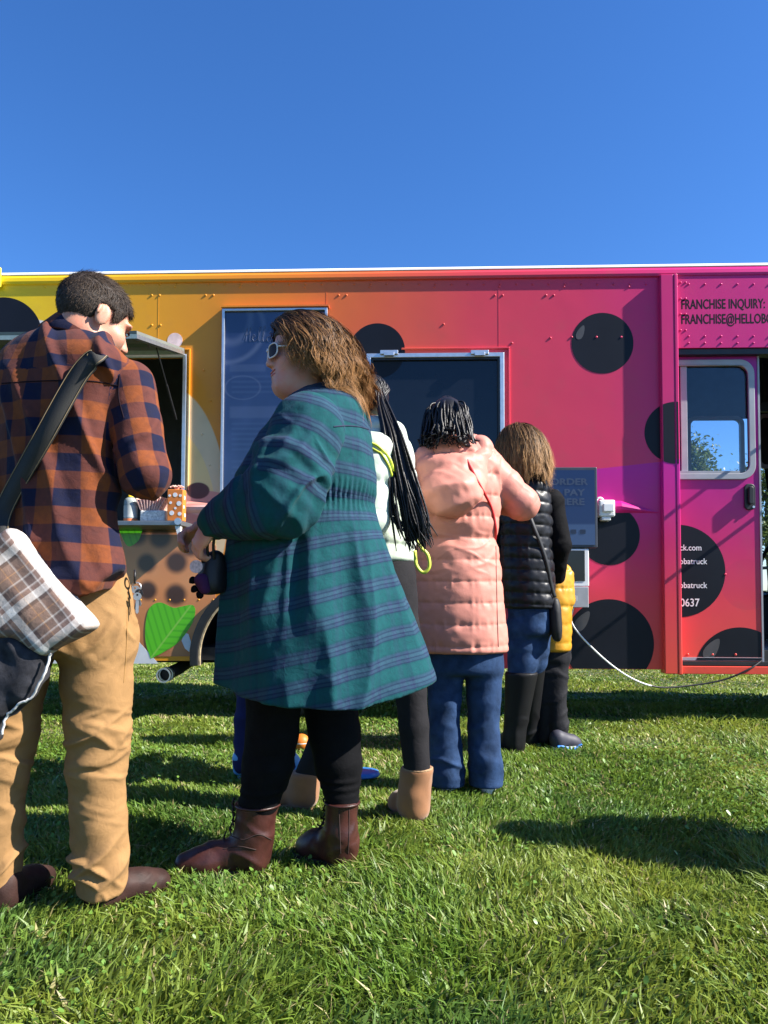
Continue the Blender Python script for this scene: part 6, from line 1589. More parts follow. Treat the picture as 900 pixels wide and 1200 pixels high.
# ---- girl in the pale jacket with long braids --------------------------------
def pale_jacket_girl():
    Y = 2.92
    p = empty('person', (P(425, 955, Y)[0], Y, 0))
    hc = P(424, 478, Y); R = basis((-0.85, 0.5, 0.0)); s_ = 0.97
    neck = P(432, 512, Y); shL, elL, wrL = P(440, 535, Y-0.17), P(432, 605, Y-0.2), P(395, 625, Y-0.12); shR, elR, wrR = P(440, 535, Y+0.17), P(425, 605, Y+0.2), P(395, 620, Y+0.1)
    k1, a1 = P(480, 800, 2.87), P(489, 905, 2.87); k2, a2 = P(400, 815, 3.02), P(356, 918, 3.05); h1, h2 = P(462, 680, 2.9), P(435, 680, 2.98)
    b = Solid(0.025); add_head(b, hc, R, s_); b.cone(neck+np.array((0, 0, -0.06)), hc+R@np.array((0, -0.02, -0.06)), 0.055, 0.05, 0.03)
    b.loft([S(515, 415, 462, Y, 0.12), S(580, 408, 468, Y, 0.13), S(680, 415, 475, Y, 0.14)])
    under(b, ((shL, elL, 0.05, 0.04), (elL, wrL, 0.036, 0.028), (shR, elR, 0.05, 0.04), (elR, wrR, 0.036, 0.028), (h1, k1, 0.065, 0.045), (k1, a1, 0.043, 0.026), (h2, k2, 0.065, 0.045), (k2, a2, 0.043, 0.026)), 0)
    add_hand(b, wrL, wrL-elL, (0, 0.9, -0.3), -1, 0.8, 0.92); add_hand(b, wrR, wrR-elR, (0, -0.9, -0.3), 1, 0.8, 0.92)
    solid_obj('body', b, 0.006, M_SKIN2, p)
    j = Solid(0.03); j.loft([S(494, 412, 456, Y, 0.075), S(503, 402, 470, Y, 0.12), S(520, 397, 480, Y, 0.165), S(550, 394, 486, Y, 0.185), S(590, 392, 488, Y, 0.185), S(630, 393, 487, Y, 0.18), S(658, 398, 484, Y, 0.165)], cap=0.015)
    j.chain([shL, elL, lin(elL, wrL, 0.9)], [0.085, 0.075, 0.05], 0.02); j.chain([shR, elR, lin(elR, wrR, 0.9)], [0.085, 0.075, 0.05], 0.02)
    j.ell(P(446, 508, Y-0.03), (0.085, 0.13, 0.05), None, 0.03)
    jo = solid_obj('jacket', j, 0.006, nylon_mat('pale_mint_nylon', (0.55, 0.62, 0.52), 0.5, 0.04, 0.3), p, lambda V, N: puff_coat(V[:, 2]-1.05+0.12*V[:, 0], V, 0.105, 0.016, 4))
    m_neon = pmat('neon_yellow_cord', (0.55, 0.62, 0.06), 0.5)
    for pxs in (((432, 518), (444, 524), (456, 538), (462, 556)), ((434, 524), (446, 532), (455, 546), (459, 560))):
        V, F = tube_np(on_line(jo, pxs, 24, 0.003), 0.0045, 6); from_np('neon_cord', V, F, m_neon, jo)
    q = catmull([P(484, 622, Y-0.19), P(492, 640, Y-0.2), P(501, 650, Y-0.2), P(503, 664, Y-0.2), P(496, 671, Y-0.2), P(488, 662, Y-0.2), P(486, 645, Y-0.2)], 40)
    V, F = strap_mesh(q, 0.012, 0.003, up=(0.2, -1, 0)); from_np('neon_wrist_strap', V, F, m_neon, p, smooth=False)
    l_ = Solid(0.03); l_.loft([S(645, 405, 482, Y, 0.15), S(680, 402, 488, Y, 0.155), S(715, 410, 486, Y, 0.14)], cap=0.03)
    l_.chain([P(462, 705, 2.9), P(474, 760, 2.88), P(481, 810, 2.87), P(485, 850, 2.87), P(489, 905, 2.87)], [0.085, 0.072, 0.060, 0.057, 0.050]); l_.chain([P(432, 705, 2.97), k2, lin(k2, a2, 0.4), a2], [0.085, 0.058, 0.056, 0.050])
    solid_obj('leggings', l_, 0.007, M_GREYCLOTH, p, lambda V, N: 0.002*vnoise(V*18, 3))
    m_tan = pmat('tan_suede', (0.26, 0.110, 0.040), 0.8, var=0.12, bump=0.4, bscale=300, sheen=0.3)
    for hp, tp, top, in (((P(491, 960, 2.86)[0], 2.845), (P(470, 960, 2.86)[0]-0.03, 3.06), P(489, 899, 2.88)), ((P(368, 950, 3.05)[0], 3.03), (P(368, 950, 3.05)[0]-0.21, 3.12), P(358, 905, 3.05))):
        sd, he, d_, L = shoe_solid(hp, tp, 0.09, 0.044, top, 0.056, 0.060); sd.cut(lambda q, c=top[2]: q[:, 2]-c, 0.008)
        bo = solid_obj('boot', sd, 0.006, m_tan, p, lambda V, N: 0.006*crease(V, (6, 14), 0.4, 8)+0.003*vnoise(V*np.array((14, 14, 22)), 3)); sole_obj(he, d_, L, 0.05, pmat('tan_sole', (0.22, 0.13, 0.07), 0.8), bo, 0.02, fat=1.15)
        V, F = tube_np([top+np.array((math.cos(a)*0.056, math.sin(a)*0.056, -0.003)) for a in np.linspace(0, 2*math.pi, 26)], 0.005, 6); from_np('fleece_cuff', V, F, pmat('fleece', (0.36, 0.22, 0.12), 0.95, bump=1.0, bscale=200), bo)
    # braids gathered behind the head and hanging down the back
    cap = hair_cap(hc, R, s_, ([-0.12, 0.0, 0.05, 0.09], [-0.06, -0.02, 0.04, 0.06]), 0.010); co = solid_obj('hair', cap, 0.006, M_BLACKHAIR, p)
    rg = np.random.default_rng(21); parts = []
    for k in range(95):
        dx, dy = rg.normal(0, 0.42, 2); a = rg.uniform(-0.5, 1.2)
        dd = np.array((rg.uniform(-1, 1), rg.uniform(-0.9, 0.8), rg.uniform(0.15, 1.0))); dd /= np.linalg.norm(dd); rad_ = np.array((0.083, 0.105, 0.093)); cc_ = np.array((0, -0.012, 0.035)); root = hc+R@((cc_+dd*rad_)*s_); dm = dd+np.array((0, -1.0, 0.25)); dm /= np.linalg.norm(dm); mid_ = hc+R@((cc_+dm*rad_*1.05)*s_)
        g1 = P(447+dx*5, 472+dy*8, Y-0.11+0.03*rg.random()); g2 = P(461+dx*13, 508, Y-0.19+0.02*dy); e_ = rg.uniform(0.72, 1.0)
        g3 = P(472+dx*21, 560+dy*4, Y-0.225-0.02*abs(dy)); g4 = P(482+dx*24+4*rg.normal(), 605*0.3+0.7*(560+(640-560)*e_*0.7), Y-0.225-0.03*abs(dy)); g5 = P(489+dx*22+5*rg.normal(), 560+88*e_, Y-0.215-0.03*abs(dy))
        parts.append(braid_np([root, mid_, g1, g2, g3, g4, g5], 0.0042, 0.013, 5, k))
    V, F = join_np(parts); from_np('braids', V, F, M_BLACKHAIR, co)
    finish_person(p, 'person in pale mint puffer jacket and tan boots with very long black braids')
pale_jacket_girl()

# ---- woman in the pink quilted coat -------------------------------------------
def pink_coat_woman():
    Y = 3.30
    p = empty('person', (P(545, 925, Y)[0], Y, 0))
    hc = P(523, 500, Y-0.01); R = basis((-0.15, 1.0, -0.12)); s_ = 0.97
    neck = P(528, 540, Y); shR, elR, wrR = P(572, 553, Y), P(612, 590, Y+0.02), P(572, 585, Y+0.26); shL, elL, wrL = P(503, 553, Y), P(497, 620, Y+0.04), P(528, 590, Y+0.26)
    kL, aL = P(521, 850, Y), P(525, 905, Y); kR, aR = P(567, 850, Y), P(569, 905, Y); hL, hR = P(522, 740, Y), P(560, 740, Y)
    b = Solid(0.025); add_head(b, hc, R, s_); b.cone(neck+np.array((0, 0, -0.05)), hc+R@np.array((0, -0.02, -0.06)), 0.055, 0.05, 0.03)
    b.loft([S(550, 512, 562, Y, 0.09), S(620, 503, 568, Y, 0.1), S(740, 503, 575, Y, 0.11)])
    under(b, ((shR, elR, 0.05, 0.042), (elR, wrR, 0.038, 0.028), (shL, elL, 0.05, 0.042), (elL, wrL, 0.038, 0.028), (hL, kL, 0.065, 0.045), (kL, aL, 0.045, 0.03), (hR, kR, 0.065, 0.045), (kR, aR, 0.045, 0.03)), 0)
    add_hand(b, wrR, wrR-elR, (-0.8, 0, 0.5), 1, 0.8, 0.95); add_hand(b, wrL, wrL-elL, (0.8, 0, 0.5), -1, 0.8, 0.95)
    solid_obj('body', b, 0.007, M_SKIN2, p)
    c = Solid(0.03); c.loft([S(512, 510, 562, Y, 0.075), S(524, 500, 576, Y, 0.105), S(540, 490, 586, Y, 0.135), S(570, 485, 588, Y, 0.150), S(605, 484, 585, Y, 0.150), S(635, 485, 582, Y, 0.143), S(670, 485, 586, Y, 0.150), S(710, 485, 590, Y, 0.158), S(745, 486, 594, Y, 0.160), S(763, 487, 595, Y, 0.158)], cap=0.012)
    arm = Solid(0.02); arm.chain([shR, lin(shR, elR, 0.5), elR], [0.082, 0.078, 0.070]); arm.chain([elR, lin(elR, wrR, 0.9)], [0.070, 0.050]); armL = Solid(0.02); armL.chain([shL, elL, lin(elL, wrL, 0.9)], [0.072, 0.062, 0.048])
    hood = Solid(0.02); hood.ell(P(529, 577, Y-0.195), (0.118, 0.085, 0.098)); hood.ell(P(530, 548, Y-0.11), (0.145, 0.085, 0.060), None, 0.05); hood.cone(P(500, 536, Y-0.05), P(508, 572, Y-0.17), 0.048, 0.036, 0.02); hood.cone(P(563, 528, Y-0.04), P(553, 574, Y-0.17), 0.056, 0.040, 0.02)
    coat = Solid(0.03); coat.items = c.items+arm.items+armL.items
    for q in (c, arm, armL): coat.lo = np.minimum(coat.lo, q.lo); coat.hi = np.maximum(coat.hi, q.hi)
    def disp(V, N):
        isarm = arm.raw(V) < c.raw(V)-0.003; e = (elR-shR)/np.linalg.norm(elR-shR); al = (V-shR)@e
        z = V[:, 2]; low = sstep(z, 0.98, 0.80); per = 0.092
        body = puff_coat(z+0.008*np.sin(V[:, 0]*5), V, per, 0.0095, 7, 0.0015)+0.006*crease(V, (6, 16), 0.3, 91)*sstep(z, 0.9, 1.0)
        body += -0.020*np.exp(-((z-P(540, 632, Y)[2])/0.03)**2)*0.5
        return np.where(isarm, 0.5*puff_coat(al*1.0+0.02, V, 0.085, 0.011, 13)+0.005*crease(V, (6, 12), 0.5, 44), body)
    m_p = nylon_mat('salmon_nylon', (0.56, 0.225, 0.175), 0.5, 0.05, 0.25)
    co = solid_obj('coat', coat, 0.005, m_p, p, disp, post=1)
    hd_ = solid_obj('hood', hood, 0.006, m_p, co, lambda V, N: 0.010*ridge(np.stack([(V[:, 0]+0.5*V[:, 2])*8, V[:, 1]*4, (V[:, 2]-0.3*V[:, 0])*11], -1), 5)+0.006*crease(V, (8, 14), 0.4, 9)+0.003*vnoise(V*40, 2))
    # side seam panel on the right of the skirt part
    V, F = tube_np(on_line(co, ((581, 640), (582, 690), (583, 730), (584, 758)), 40, 0.0), 0.0028, 5); from_np('seam', V, F, pmat('salmon_seam', (0.30, 0.11, 0.09), 0.8), co)
    # red strap
    st = empty('crossbody_strap', tuple(P(580, 600, Y-0.15))); pts = []
    hood_p = surf(hood, 552, 548, 2.9, 3.4, 0.016)
    q = catmull([surf(hood, 546, 536, 2.9, 3.5, 0.014), hood_p, surf(hood, 562, 568, 2.9, 3.4, 0.016)]+[on(co, x, y, 0.004)[0] for x, y in ((573, 590), (578, 606), (580, 622), (582, 636))], 50)
    V, F = tube_np(q, 0.0058, 7); from_np('strap_cord', V, F, pmat('red_cord', (0.55, 0.02, 0.025), 0.5), st)
    tag(st, 'thin red bag strap across the back of the salmon pink coat', 'strap')
    jn = Solid(0.02); jn.loft([S(735, 498, 588, Y, 0.125), S(765, 498, 590, Y, 0.125), S(790, 500, 590, Y, 0.115)], cap=0.03)
    for pts, rs in (((P(522, 780, Y), P(521, 820, Y), P(521, 855, Y), P(524, 890, Y), P(525, 917, Y)), (0.084, 0.072, 0.062, 0.067, 0.074)), ((P(567, 780, Y), P(567, 820, Y), P(567, 855, Y), P(568, 890, Y), P(569, 919, Y)), (0.084, 0.072, 0.063, 0.067, 0.074))): jn.chain(pts, rs)
    zc = 0.028; jn.cut(lambda q: zc-q[:, 2], 0.006); zb = P(545, 893, Y)[2]; zk = P(545, 855, Y)[2]
    solid_obj('jeans', jn, 0.0065, M_JEANS, p, lambda V, N: 0.018*crease(V, (5, 13), 0.4, 5)*np.exp(-((V[:, 2]-zb)/0.07)**2)+0.012*crease(V, (5, 11), 0.5, 15)*np.exp(-((V[:, 2]-zk)/0.09)**2)+0.003*vnoise(V*np.array((10, 10, 7)), 3))
    m_sn = pmat('white_sneaker', (0.62, 0.62, 0.60), 0.6)
    for x, yh in ((527, 3.26), (571, 3.26)):
        hx_ = P(x, 925, yh)[0]; sd, he, d_, L = shoe_solid((hx_, yh), (hx_+(0.03 if x > 550 else -0.03), yh+0.25), 0.07, 0.042); so = solid_obj('sneaker', sd, 0.007, m_sn, p); sole_obj(he, d_, L, 0.046, M_WHITE, so, 0.024)
    cap = hair_cap(hc, R, s_, ([-0.12, 0.0, 0.05, 0.09], [-0.06, -0.03, 0.03, 0.06]), 0.012); ho = solid_obj('hair', cap, 0.007, M_BLACKHAIR, p)
    rg = np.random.default_rng(8); parts = []
    for k in range(165):
        a = rg.uniform(0, 2*math.pi); rr = rg.uniform(0.15, 1.0); ca, sa = math.cos(a), math.sin(a)
        top = np.array((0.02*ca, -0.01+0.02*sa, 0.128)); mid = np.array((0.066*ca*rr, -0.012+0.088*sa*rr, 0.035+0.092*math.sqrt(max(0.02, 1-rr*rr*0.9)))); side = np.array((0.094*ca, -0.015+0.114*sa, 0.03+0.02*rg.normal()))
        if sa > 0.75: continue
        ln = rg.uniform(0.085, 0.150); end = np.array((0.110*ca+0.015*rg.normal(), -0.03+0.128*sa*(1 if sa < 0 else 0.7)+0.010*rg.normal(), 0.03-ln)); e2 = end+np.array((0.014*rg.normal(), -0.006+0.014*rg.normal(), -0.012))
        if rr < 0.35: e2 = e2+np.array((0, -0.02, 0.01))
        pts = [hc+R@(q*s_) for q in (top, mid, side, (side+end)/2+np.array((0.006*rg.normal(), 0.006*rg.normal(), 0)), end, e2)]
        parts.append(braid_np(pts, 0.0048, 0.012, 5, k))
    for k in range(260):
        a = rg.uniform(math.pi*0.85, 2.15*math.pi); r_ = rg.uniform(0.9, 1.12); z0 = rg.uniform(-0.115, -0.02); q = np.array((0.10*math.cos(a)*r_, -0.02+0.115*math.sin(a)*r_, z0)); t = np.linspace(0, 7, 14)
        ax = rg.normal(0, 1, 3)*0.006; pts = q+np.stack([0.006*np.cos(t+a), 0.006*np.sin(t*1.1), -0.0035*t], -1)+ax
        v, f = tube_np([hc+R@(w*s_) for w in pts], 0.0024, 4); parts.append((v, f))
    V, F = join_np(parts); from_np('braids', V, F, M_BLACKHAIR, ho)
    finish_person(p, 'woman in long salmon pink quilted coat and jeans with short black braids')
pink_coat_woman()

# ---- woman in the black quilted vest --------------------------------------------
def vest_woman():
    Y = 4.05
    p = empty('person', (P(612, 880, Y)[0], Y, 0))
    hc = P(606, 526, Y); R = basis((-0.45, 0.9, -0.1)); s_ = 0.98
    neck = P(612, 560, Y); shR, elR, wrR = P(645, 588, Y-0.01), P(656, 640, Y-0.02), P(650, 685, Y+0.12); shL, elL, wrL = P(592, 588, Y), P(588, 645, Y+0.03), P(600, 670, Y+0.2)
    hL, kL, aL = P(612, 720, Y), P(610, 800, Y), P(603, 860, Y); hR, kR, aR = P(628, 720, Y), P(624, 800, Y+0.1), P(618, 860, Y+0.14)
    b = Solid(0.025); add_head(b, hc, R, s_); b.cone(neck+np.array((0, 0, -0.06)), hc+R@np.array((0, -0.02, -0.06)), 0.058, 0.053, 0.03)
    b.loft([S(585, 600, 635, Y, 0.09), S(640, 597, 638, Y, 0.1), S(730, 600, 640, Y, 0.1)])
    under(b, ((shR, elR, 0.045, 0.04), (elR, wrR, 0.038, 0.028), (shL, elL, 0.045, 0.04), (elL, wrL, 0.038, 0.028), (hL, kL, 0.06, 0.045), (kL, aL, 0.045, 0.03), (hR, kR, 0.06, 0.045), (kR, aR, 0.045, 0.03)), 0)
    add_hand(b, wrR, wrR-elR, (-0.8, 0.2, 0.3), 1, 0.7); add_hand(b, wrL, wrL-elL, (0.8, 0.2, 0.3), -1, 0.7)
    solid_obj('body', b, 0.008, M_SKIN3, p)
    sl = Solid(0.02); sl.chain([shR, elR, lin(elR, wrR, 0.92)], [0.072, 0.058, 0.044]); sl.chain([shL, elL, lin(elL, wrL, 0.92)], [0.068, 0.056, 0.044], 0.03); sl.loft([S(566, 600, 630, Y, 0.06), S(640, 600, 638, Y, 0.10)], cap=0.02)
    solid_obj('sleeves', sl, 0.0075, M_BLACKCLOTH, p, lambda V, N: 0.008*crease(V, (5, 12), 0.5, 5)+0.002*vnoise(V*16, 2))
    v = Solid(0.03); v.loft([S(548, 601, 624, Y, 0.065), S(556, 593, 636, Y, 0.10), S(570, 587, 645, Y, 0.125), S(600, 584, 648, Y, 0.142), S(640, 585, 647, Y, 0.140), S(675, 586, 649, Y, 0.143), S(712, 590, 650, Y, 0.145)], cap=0.012)
    m_v = nylon_mat('black_nylon', (0.009, 0.009, 0.012), 0.42, 0.1, 0.35)
    vo = solid_obj('vest', v, 0.0055, m_v, p, lambda V, N: puff_coat(V[:, 2]+0.05*V[:, 0], V, 0.060, 0.013, 17, 0.002), post=1)
    jn = Solid(0.02); jn.loft([S(690, 594, 646, Y, 0.12), S(725, 596, 644, Y, 0.12), S(745, 599, 643, Y, 0.11)], cap=0.03)
    jn.chain([P(613, 735, Y), P(612, 775, Y), P(610, 796, Y)], [0.088, 0.078, 0.066]); jn.chain([P(628, 735, Y+0.02), P(626, 775, Y+0.05), P(622, 790, Y+0.06)], [0.085, 0.070, 0.052])
    solid_obj('jeans', jn, 0.0075, M_JEANS, p, lambda V, N: 0.010*crease(V, (5, 12), 0.4, 5)+0.003*vnoise(V*10, 3))
    m_bk = pmat('black_boot_leather', (0.007, 0.007, 0.008), 0.55, spec=0.25, var=0.2, bump=0.3, bscale=120)
    for hp, tp, top, r0 in (((P(607, 880, 4.03)[0], 4.02), (P(607, 880, 4.03)[0]-0.07, 4.26), P(611, 787, Y), 0.088), ((P(619, 880, 4.17)[0], 4.17), (P(619, 880, 4.17)[0]+0.03, 4.42), P(622, 780, Y+0.07), 0.080)):
        sd, he, d_, L = shoe_solid(hp, tp, 0.08, 0.044, top, 0.052, r0); sd.cut(lambda q, c=top[2]: q[:, 2]-c, 0.008)
        bo = solid_obj('boot', sd, 0.0075, m_bk, p, lambda V, N: 0.010*crease(V, (5, 12), 0.4, 8)*sstep(V[:, 2], 0.3, 0.1)); sole_obj(he, d_, L, 0.048, M_SOLE, bo, 0.022)
    hull = lambda q: np.minimum(v.raw(q), b.raw(q))
    ho = solid_obj('hair', hair_cap(hc, R, s_, ([-0.12, 0.0, 0.05, 0.09], [-0.06, -0.03, 0.03, 0.06]), 0.012), 0.007, pmat('brown_hair_base_b', (0.05, 0.03, 0.018), 0.7, var=0.4, scale=60), p)
    V, F, C = flow_hair(hc, R, s_, 8000, 0.245, 31, back=0.16, outward=0.004, wave=0.010, wfreq=45, col=(0.055, 0.028, 0.013), tipc=(0.36, 0.19, 0.070), width=0.0009, hull=hull, m_=16, thick=0.020, clumps=300)
    put_hair('hair_waves', V, F, C, ho)
    finish_person(p, 'woman in black quilted vest, jeans and tall black boots at the kiosk')
    bg_ = empty('crossbody_bag', tuple(P(650, 725, Y-0.12)))
    q = catmull([on(vo, x, y, 0.004)[0] for x, y in ((618, 598), (626, 620), (634, 640), (640, 660), (645, 685))]+[P(650, 700, Y-0.10)], 40); V, F = strap_mesh(q, 0.020, 0.004, up=(0.1, -1, 0.1)); from_np('strap', V, F, M_BLACK, bg_, smooth=False)
    sd = Solid(0.02); sd.loft([S(700, 645, 654, Y-0.06, 0.03), S(715, 642, 658, Y-0.06, 0.045), S(738, 645, 658, Y-0.06, 0.042), S(752, 650, 657, Y-0.06, 0.025)], cap=0.02)
    solid_obj('bag_body', sd, 0.0075, pmat('black_bag_cloth', (0.010, 0.010, 0.011), 0.6), bg_, lambda V, N: 0.006*vnoise(V*12, 3))
    tag(bg_, 'black bag slung at the hip of the woman in the black vest', 'bag')
vest_woman()

# ---- child in the yellow jacket ----------------------------------------------------
def child(name_label, Y, hx, hy, jacket, jm, legs, pm, shoes, sm, soles, head_s, fwd, seed, hairc, sleeves, hat=None, pants_loft=None):
    p = empty('person', (P(hx, 690, Y)[0], Y, 0))
    hc = P(hx, hy, Y); R = basis(fwd); b = Solid(0.02); add_head(b, hc, R, head_s)
    top = np.array((jacket[0][1], Y, jacket[0][0])); b.cone(top-np.array((0, 0, 0.05)), hc+R@np.array((0, -0.02, -0.06)), 0.045, 0.042, 0.03)
    mid = jacket[len(jacket)//2]; bot = jacket[-1]; b.cone(top-np.array((0, 0, 0.06)), (bot[1], Y, bot[0]), 0.06, 0.07, 0.03)
    for pts, rs in legs: b.chain(pts, [r*0.6 for r in rs], 0.03)
    for pts, rs, side in sleeves:
        b.chain(pts, [r*0.55 for r in rs], 0.03); add_hand(b, pts[-1], np.asarray(pts[-1])-np.asarray(pts[-2]), (-0.8*side, 0.3, 0.2), side, 0.7, 0.72)
    solid_obj('body', b, 0.007, M_SKIN3, p)
    j = Solid(0.025); j.loft(jacket, cap=0.015)
    for pts, rs, side in sleeves: j.chain(pts[:-1]+[lin(pts[-2], pts[-1], 0.92)], rs, 0.02)
    solid_obj('jacket', j, 0.007, jm, p, lambda V, N: puff_coat(V[:, 2]+0.012, V, 0.100, 0.015, seed, 0.002), post=1)
    t = Solid(0.02)
    if pants_loft: t.loft(pants_loft, cap=0.02)
    for pts, rs in legs: t.chain(pts, rs, 0.03)
    solid_obj('trousers', t, 0.007, pm, p, lambda V, N: 0.012*crease(V, (6, 14), 0.5, seed)+0.002*vnoise(V*14, 2))
    for hp, tp, top_ in shoes:
        sd, he, d_, L = shoe_solid(hp, tp, 0.06, 0.036, top_, 0.04, 0.046); so = solid_obj('shoe', sd, 0.0065, sm, p); sole_obj(he, d_, L, 0.038, soles[0], so, 0.030)
        if len(soles) > 1:
            n_ = np.array((-d_[1], d_[0], 0))
            V, F = tube_np([he+d_*u*L+n_*-0.040+np.array((0, 0, 0.022+0.012*math.sin(u*9))) for u in np.linspace(0.08, 0.85, 16)], 0.007, 6); from_np('blue_flash', V, F, soles[1], so)
    ho = solid_obj('hair', hair_cap(hc, R, head_s, ([-0.12, 0.0, 0.05, 0.09], [-0.06, -0.02, 0.03, 0.055]), 0.010), 0.007, pmat('child_hair_base', hairc, 0.6, var=0.4, scale=60, bump=0.6), p)
    V, F, C = flow_hair(hc, R, head_s, 900, 0.10, seed, back=0.3, wave=0.004, col=hairc, tipc=tuple(q*2 for q in hairc), width=0.0016, m_=8, thick=0.012); put_hair('hair_strands', V, F, C, ho)
    finish_person(p, name_label); return p
Y = 4.22
m_y = nylon_mat('golden_yellow_nylon', (0.50, 0.24, 0.02), 0.42, 0.08, 0.35)
child('child in golden yellow puffer jacket and black trousers beside the black boots', Y, 643, 638, [S(656, 636, 652, Y, 0.05), S(666, 630, 662, Y, 0.085), S(690, 627, 667, Y, 0.11), S(725, 626, 668, Y, 0.115), S(762, 627, 668, Y, 0.11)], m_y,
      (([P(638, 760, Y), P(640, 815, Y), P(640, 862, Y)], [0.070, 0.058, 0.050]), ([P(655, 760, Y), P(651, 815, Y-0.02), P(655, 850, Y-0.04), P(655, 864, Y-0.04)], [0.066, 0.056, 0.052, 0.050])), cloth_mat('black_track_cloth', (0.014, 0.014, 0.017), 0.7),
      (((P(647, 878, 4.1)[0], 4.12), (P(647, 878, 4.1)[0]+0.185, 4.18), None), ((P(634, 876, 4.2)[0], 4.2), (P(634, 876, 4.2)[0]+0.06, 4.38), None)), pmat('navy_trainer', (0.03, 0.03, 0.045), 0.6, var=0.3), (M_WHITE, pmat('blue_flash', (0.03, 0.22, 0.75), 0.5)), 0.84, (0.5, 0.85, -0.1), 5, (0.03, 0.018, 0.012),
      (([P(660, 672, Y), P(663, 705, Y-0.03), P(650, 725, Y+0.1)], [0.052, 0.046, 0.036], 1), ([P(634, 672, Y), P(630, 705, Y), P(637, 725, Y+0.1)], [0.052, 0.046, 0.036], -1)), pants_loft=[S(745, 628, 666, Y, 0.09), S(775, 629, 665, Y, 0.085)])
Y = 3.48
m_w = cloth_mat('white_fleece', (0.55, 0.55, 0.53), 0.8)
child('small child in navy leggings and light blue boots behind the teal dress', Y, 312, 668, [S(690, 304, 322, Y, 0.045), S(698, 296, 330, Y, 0.08), S(730, 290, 336, Y, 0.095), S(790, 288, 338, Y, 0.10)], m_w,
      (([P(296, 785, Y), P(289, 840, Y), P(284, 895, Y)], [0.065, 0.05, 0.040]), ([P(328, 785, Y), P(332, 840, Y), P(335, 895, Y)], [0.065, 0.05, 0.040])), cloth_mat('navy_leggings', (0.015, 0.018, 0.075)),
      (((P(288, 915, Y)[0], Y), (P(288, 915, Y)[0]-0.06, Y+0.16), P(284, 888, Y)), ((P(337, 915, Y)[0], Y), (P(337, 915, Y)[0]+0.02, Y+0.17), P(335, 888, Y))), pmat('light_blue_boot', (0.09, 0.30, 0.60), 0.45), (pmat('pale_boot_sole', (0.35, 0.45, 0.6), 0.6),), 0.80, (0.1, 1, -0.05), 9, (0.05, 0.03, 0.018),
      (([P(330, 705, Y), P(340, 750, Y), P(338, 790, Y+0.03)], [0.045, 0.040, 0.030], 1), ([P(297, 705, Y), P(290, 750, Y), P(294, 790, Y+0.05)], [0.045, 0.040, 0.030], -1)), pants_loft=[S(775, 289, 337, Y, 0.09), S(800, 292, 335, Y, 0.085)])
# small things left on the grass
ob = P(431, 911, 3.45); fr = empty('flying_disc', (ob[0]-0.03, 3.47, 0.03))
lathe('disc_body', [(0, 0.022), (0.06, 0.022), (0.08, 0.017), (0.085, 0.006), (0.083, 0.0), (0.078, 0.004), (0.07, 0.014), (0, 0.016)], pmat('blue_plastic', (0.02, 0.14, 0.42), 0.4), fr)
lathe('disc_ridge', [(0.045, 0.0225), (0.047, 0.0245), (0.049, 0.0225)], pmat('blue_plastic_ridge', (0.03, 0.18, 0.48), 0.4), fr)
tag(fr, 'flat blue disc lying on the grass by the brown boots', 'disc')
bo = empty('toy_ball', (P(353, 874, 4.05)[0], 4.05, 0.0)); me_p = [(0.0001+0.045*math.sin(a), 0.06-0.045*math.cos(a)) for a in np.linspace(0, math.pi, 14)]
lathe('ball_skin', me_p, pmat('orange_rubber', (0.60, 0.17, 0.02), 0.5), bo); lathe('ball_seam', [(0.0452, 0.058), (0.0456, 0.060), (0.0452, 0.062)], M_WHITE, bo)
tag(bo, 'small orange ball on the grass between the legs of the woman in the teal dress', 'ball')

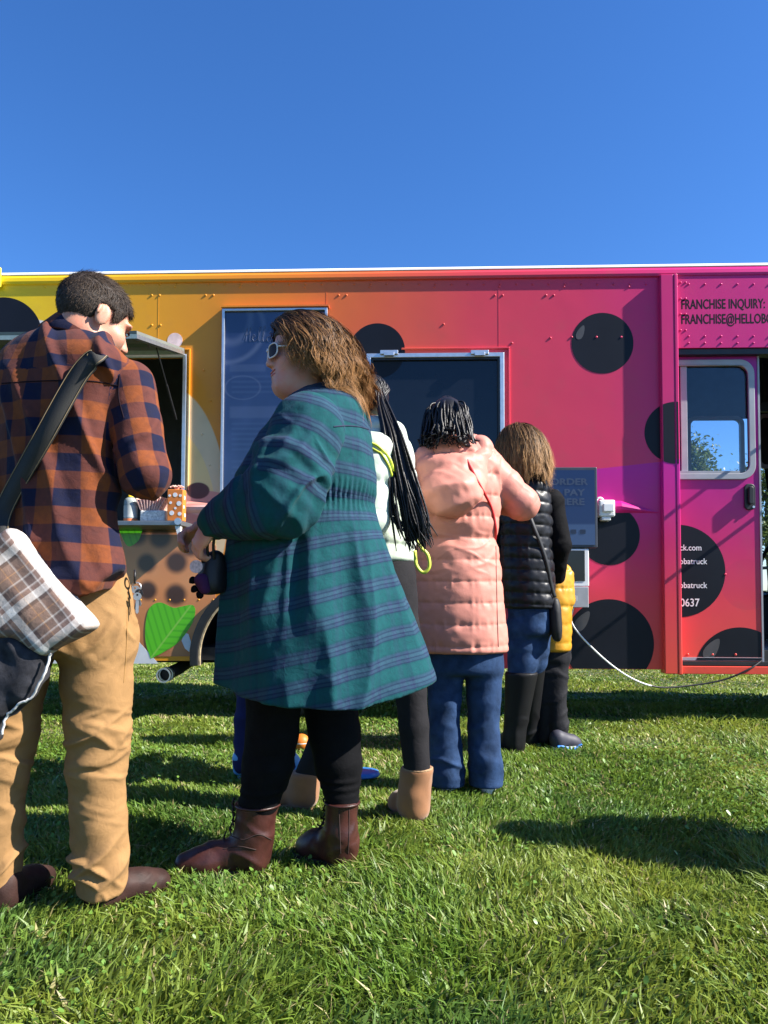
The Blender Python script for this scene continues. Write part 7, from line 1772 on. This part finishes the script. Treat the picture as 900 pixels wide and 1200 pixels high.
# ---- bystander just right of the picture, whose shadow falls across the grass
def bystander(x, y, h, seed, label, col):
    p = empty('person', (x, y, 0)); k = h/1.72; Z = lambda z: z*k
    R = basis((-0.8, 0.6, 0)); hc = np.array((x, y, Z(1.60))); b = Solid(0.025); add_head(b, hc, R, k)
    b.cone((x, y, Z(1.36)), hc+R@np.array((0, -0.02, -0.06)), 0.058, 0.052, 0.03); b.loft([(Z(1.36), x, y, 0.14, 0.09), (Z(1.1), x, y, 0.12, 0.09), (Z(0.88), x, y, 0.14, 0.1)])
    sh = [np.array((x+0.03*e, y+0.18*e, Z(1.38))) for e in (-1, 1)]; el = [np.array((x+0.05, y+0.25*e, Z(1.10))) for e in (-1, 1)]; wr = [np.array((x-0.17, y+0.16*e, Z(1.02))) for e in (-1, 1)]
    ft = [np.array((x+0.04*e, y+0.10*e, 0)) for e in (-1, 1)]
    for i, e in enumerate((-1, 1)):
        under(b, ((sh[i], el[i], 0.045, 0.04), (el[i], wr[i], 0.036, 0.028), ((x, y+0.09*e, Z(0.85)), ft[i]+np.array((0, 0, Z(0.48))), 0.065, 0.045), (ft[i]+np.array((0, 0, Z(0.48))), ft[i]+np.array((0, 0, 0.09)), 0.044, 0.03)), 0); add_hand(b, wr[i], wr[i]-el[i], (0, -e, -0.3), e, 0.6)
    solid_obj('body', b, 0.008, M_SKIN3, p)
    c = Solid(0.03); c.loft([(Z(1.45), x, y, 0.07, 0.08), (Z(1.40), x, y, 0.10, 0.17), (Z(1.30), x, y, 0.13, 0.22), (Z(1.05), x, y, 0.135, 0.20), (Z(0.80), x, y, 0.15, 0.22)], cap=0.015)
    for i in (0, 1): c.chain([sh[i], el[i], lin(el[i], wr[i], 0.9)], [0.075, 0.065, 0.05], 0.02)
    solid_obj('jacket', c, 0.009, cloth_mat('bystander_jacket', col), p, lambda V, N: 0.01*crease(V, (4, 9), 0.5, seed))
    t = Solid(0.02); t.loft([(Z(0.95), x, y, 0.11, 0.15), (Z(0.78), x, y, 0.12, 0.17)], cap=0.02)
    for i, e in enumerate((-1, 1)): t.chain([np.array((x, y+0.085*e, Z(0.80))), ft[i]+np.array((0, 0, Z(0.46))), ft[i]+np.array((0, 0, 0.07))], [0.09, 0.068, 0.055], 0.02)
    solid_obj('trousers', t, 0.009, M_JEANS, p, lambda V, N: 0.01*crease(V, (5, 12), 0.4, seed))
    for i in (0, 1):
        sd, he, d_, L = shoe_solid(ft[i][:2]+np.array((0.05, -0.04)), ft[i][:2]+np.array((-0.17, 0.12)), 0.07, 0.042); so = solid_obj('shoe', sd, 0.008, M_LEATHER, p); sole_obj(he, d_, L, 0.045, M_SOLE, so)
    ho = solid_obj('hair', hair_cap(hc, R, k, ([-0.12, 0.0, 0.05, 0.09], [-0.06, -0.02, 0.03, 0.06]), 0.012), 0.008, pmat('bystander_hair', (0.04, 0.025, 0.016), 0.6, var=0.4, scale=60), p)
    V, F, C = flow_hair(hc, R, k, 1200, 0.2, seed, col=(0.04, 0.025, 0.015), tipc=(0.1, 0.06, 0.03), width=0.0016, m_=12, clumps=40); put_hair('hair_strands', V, F, C, ho)
    finish_person(p, label)
bystander(2.42, 2.34, 1.68, 3, 'bystander whose shadow crosses the grass at the lower right', (0.05, 0.06, 0.09))
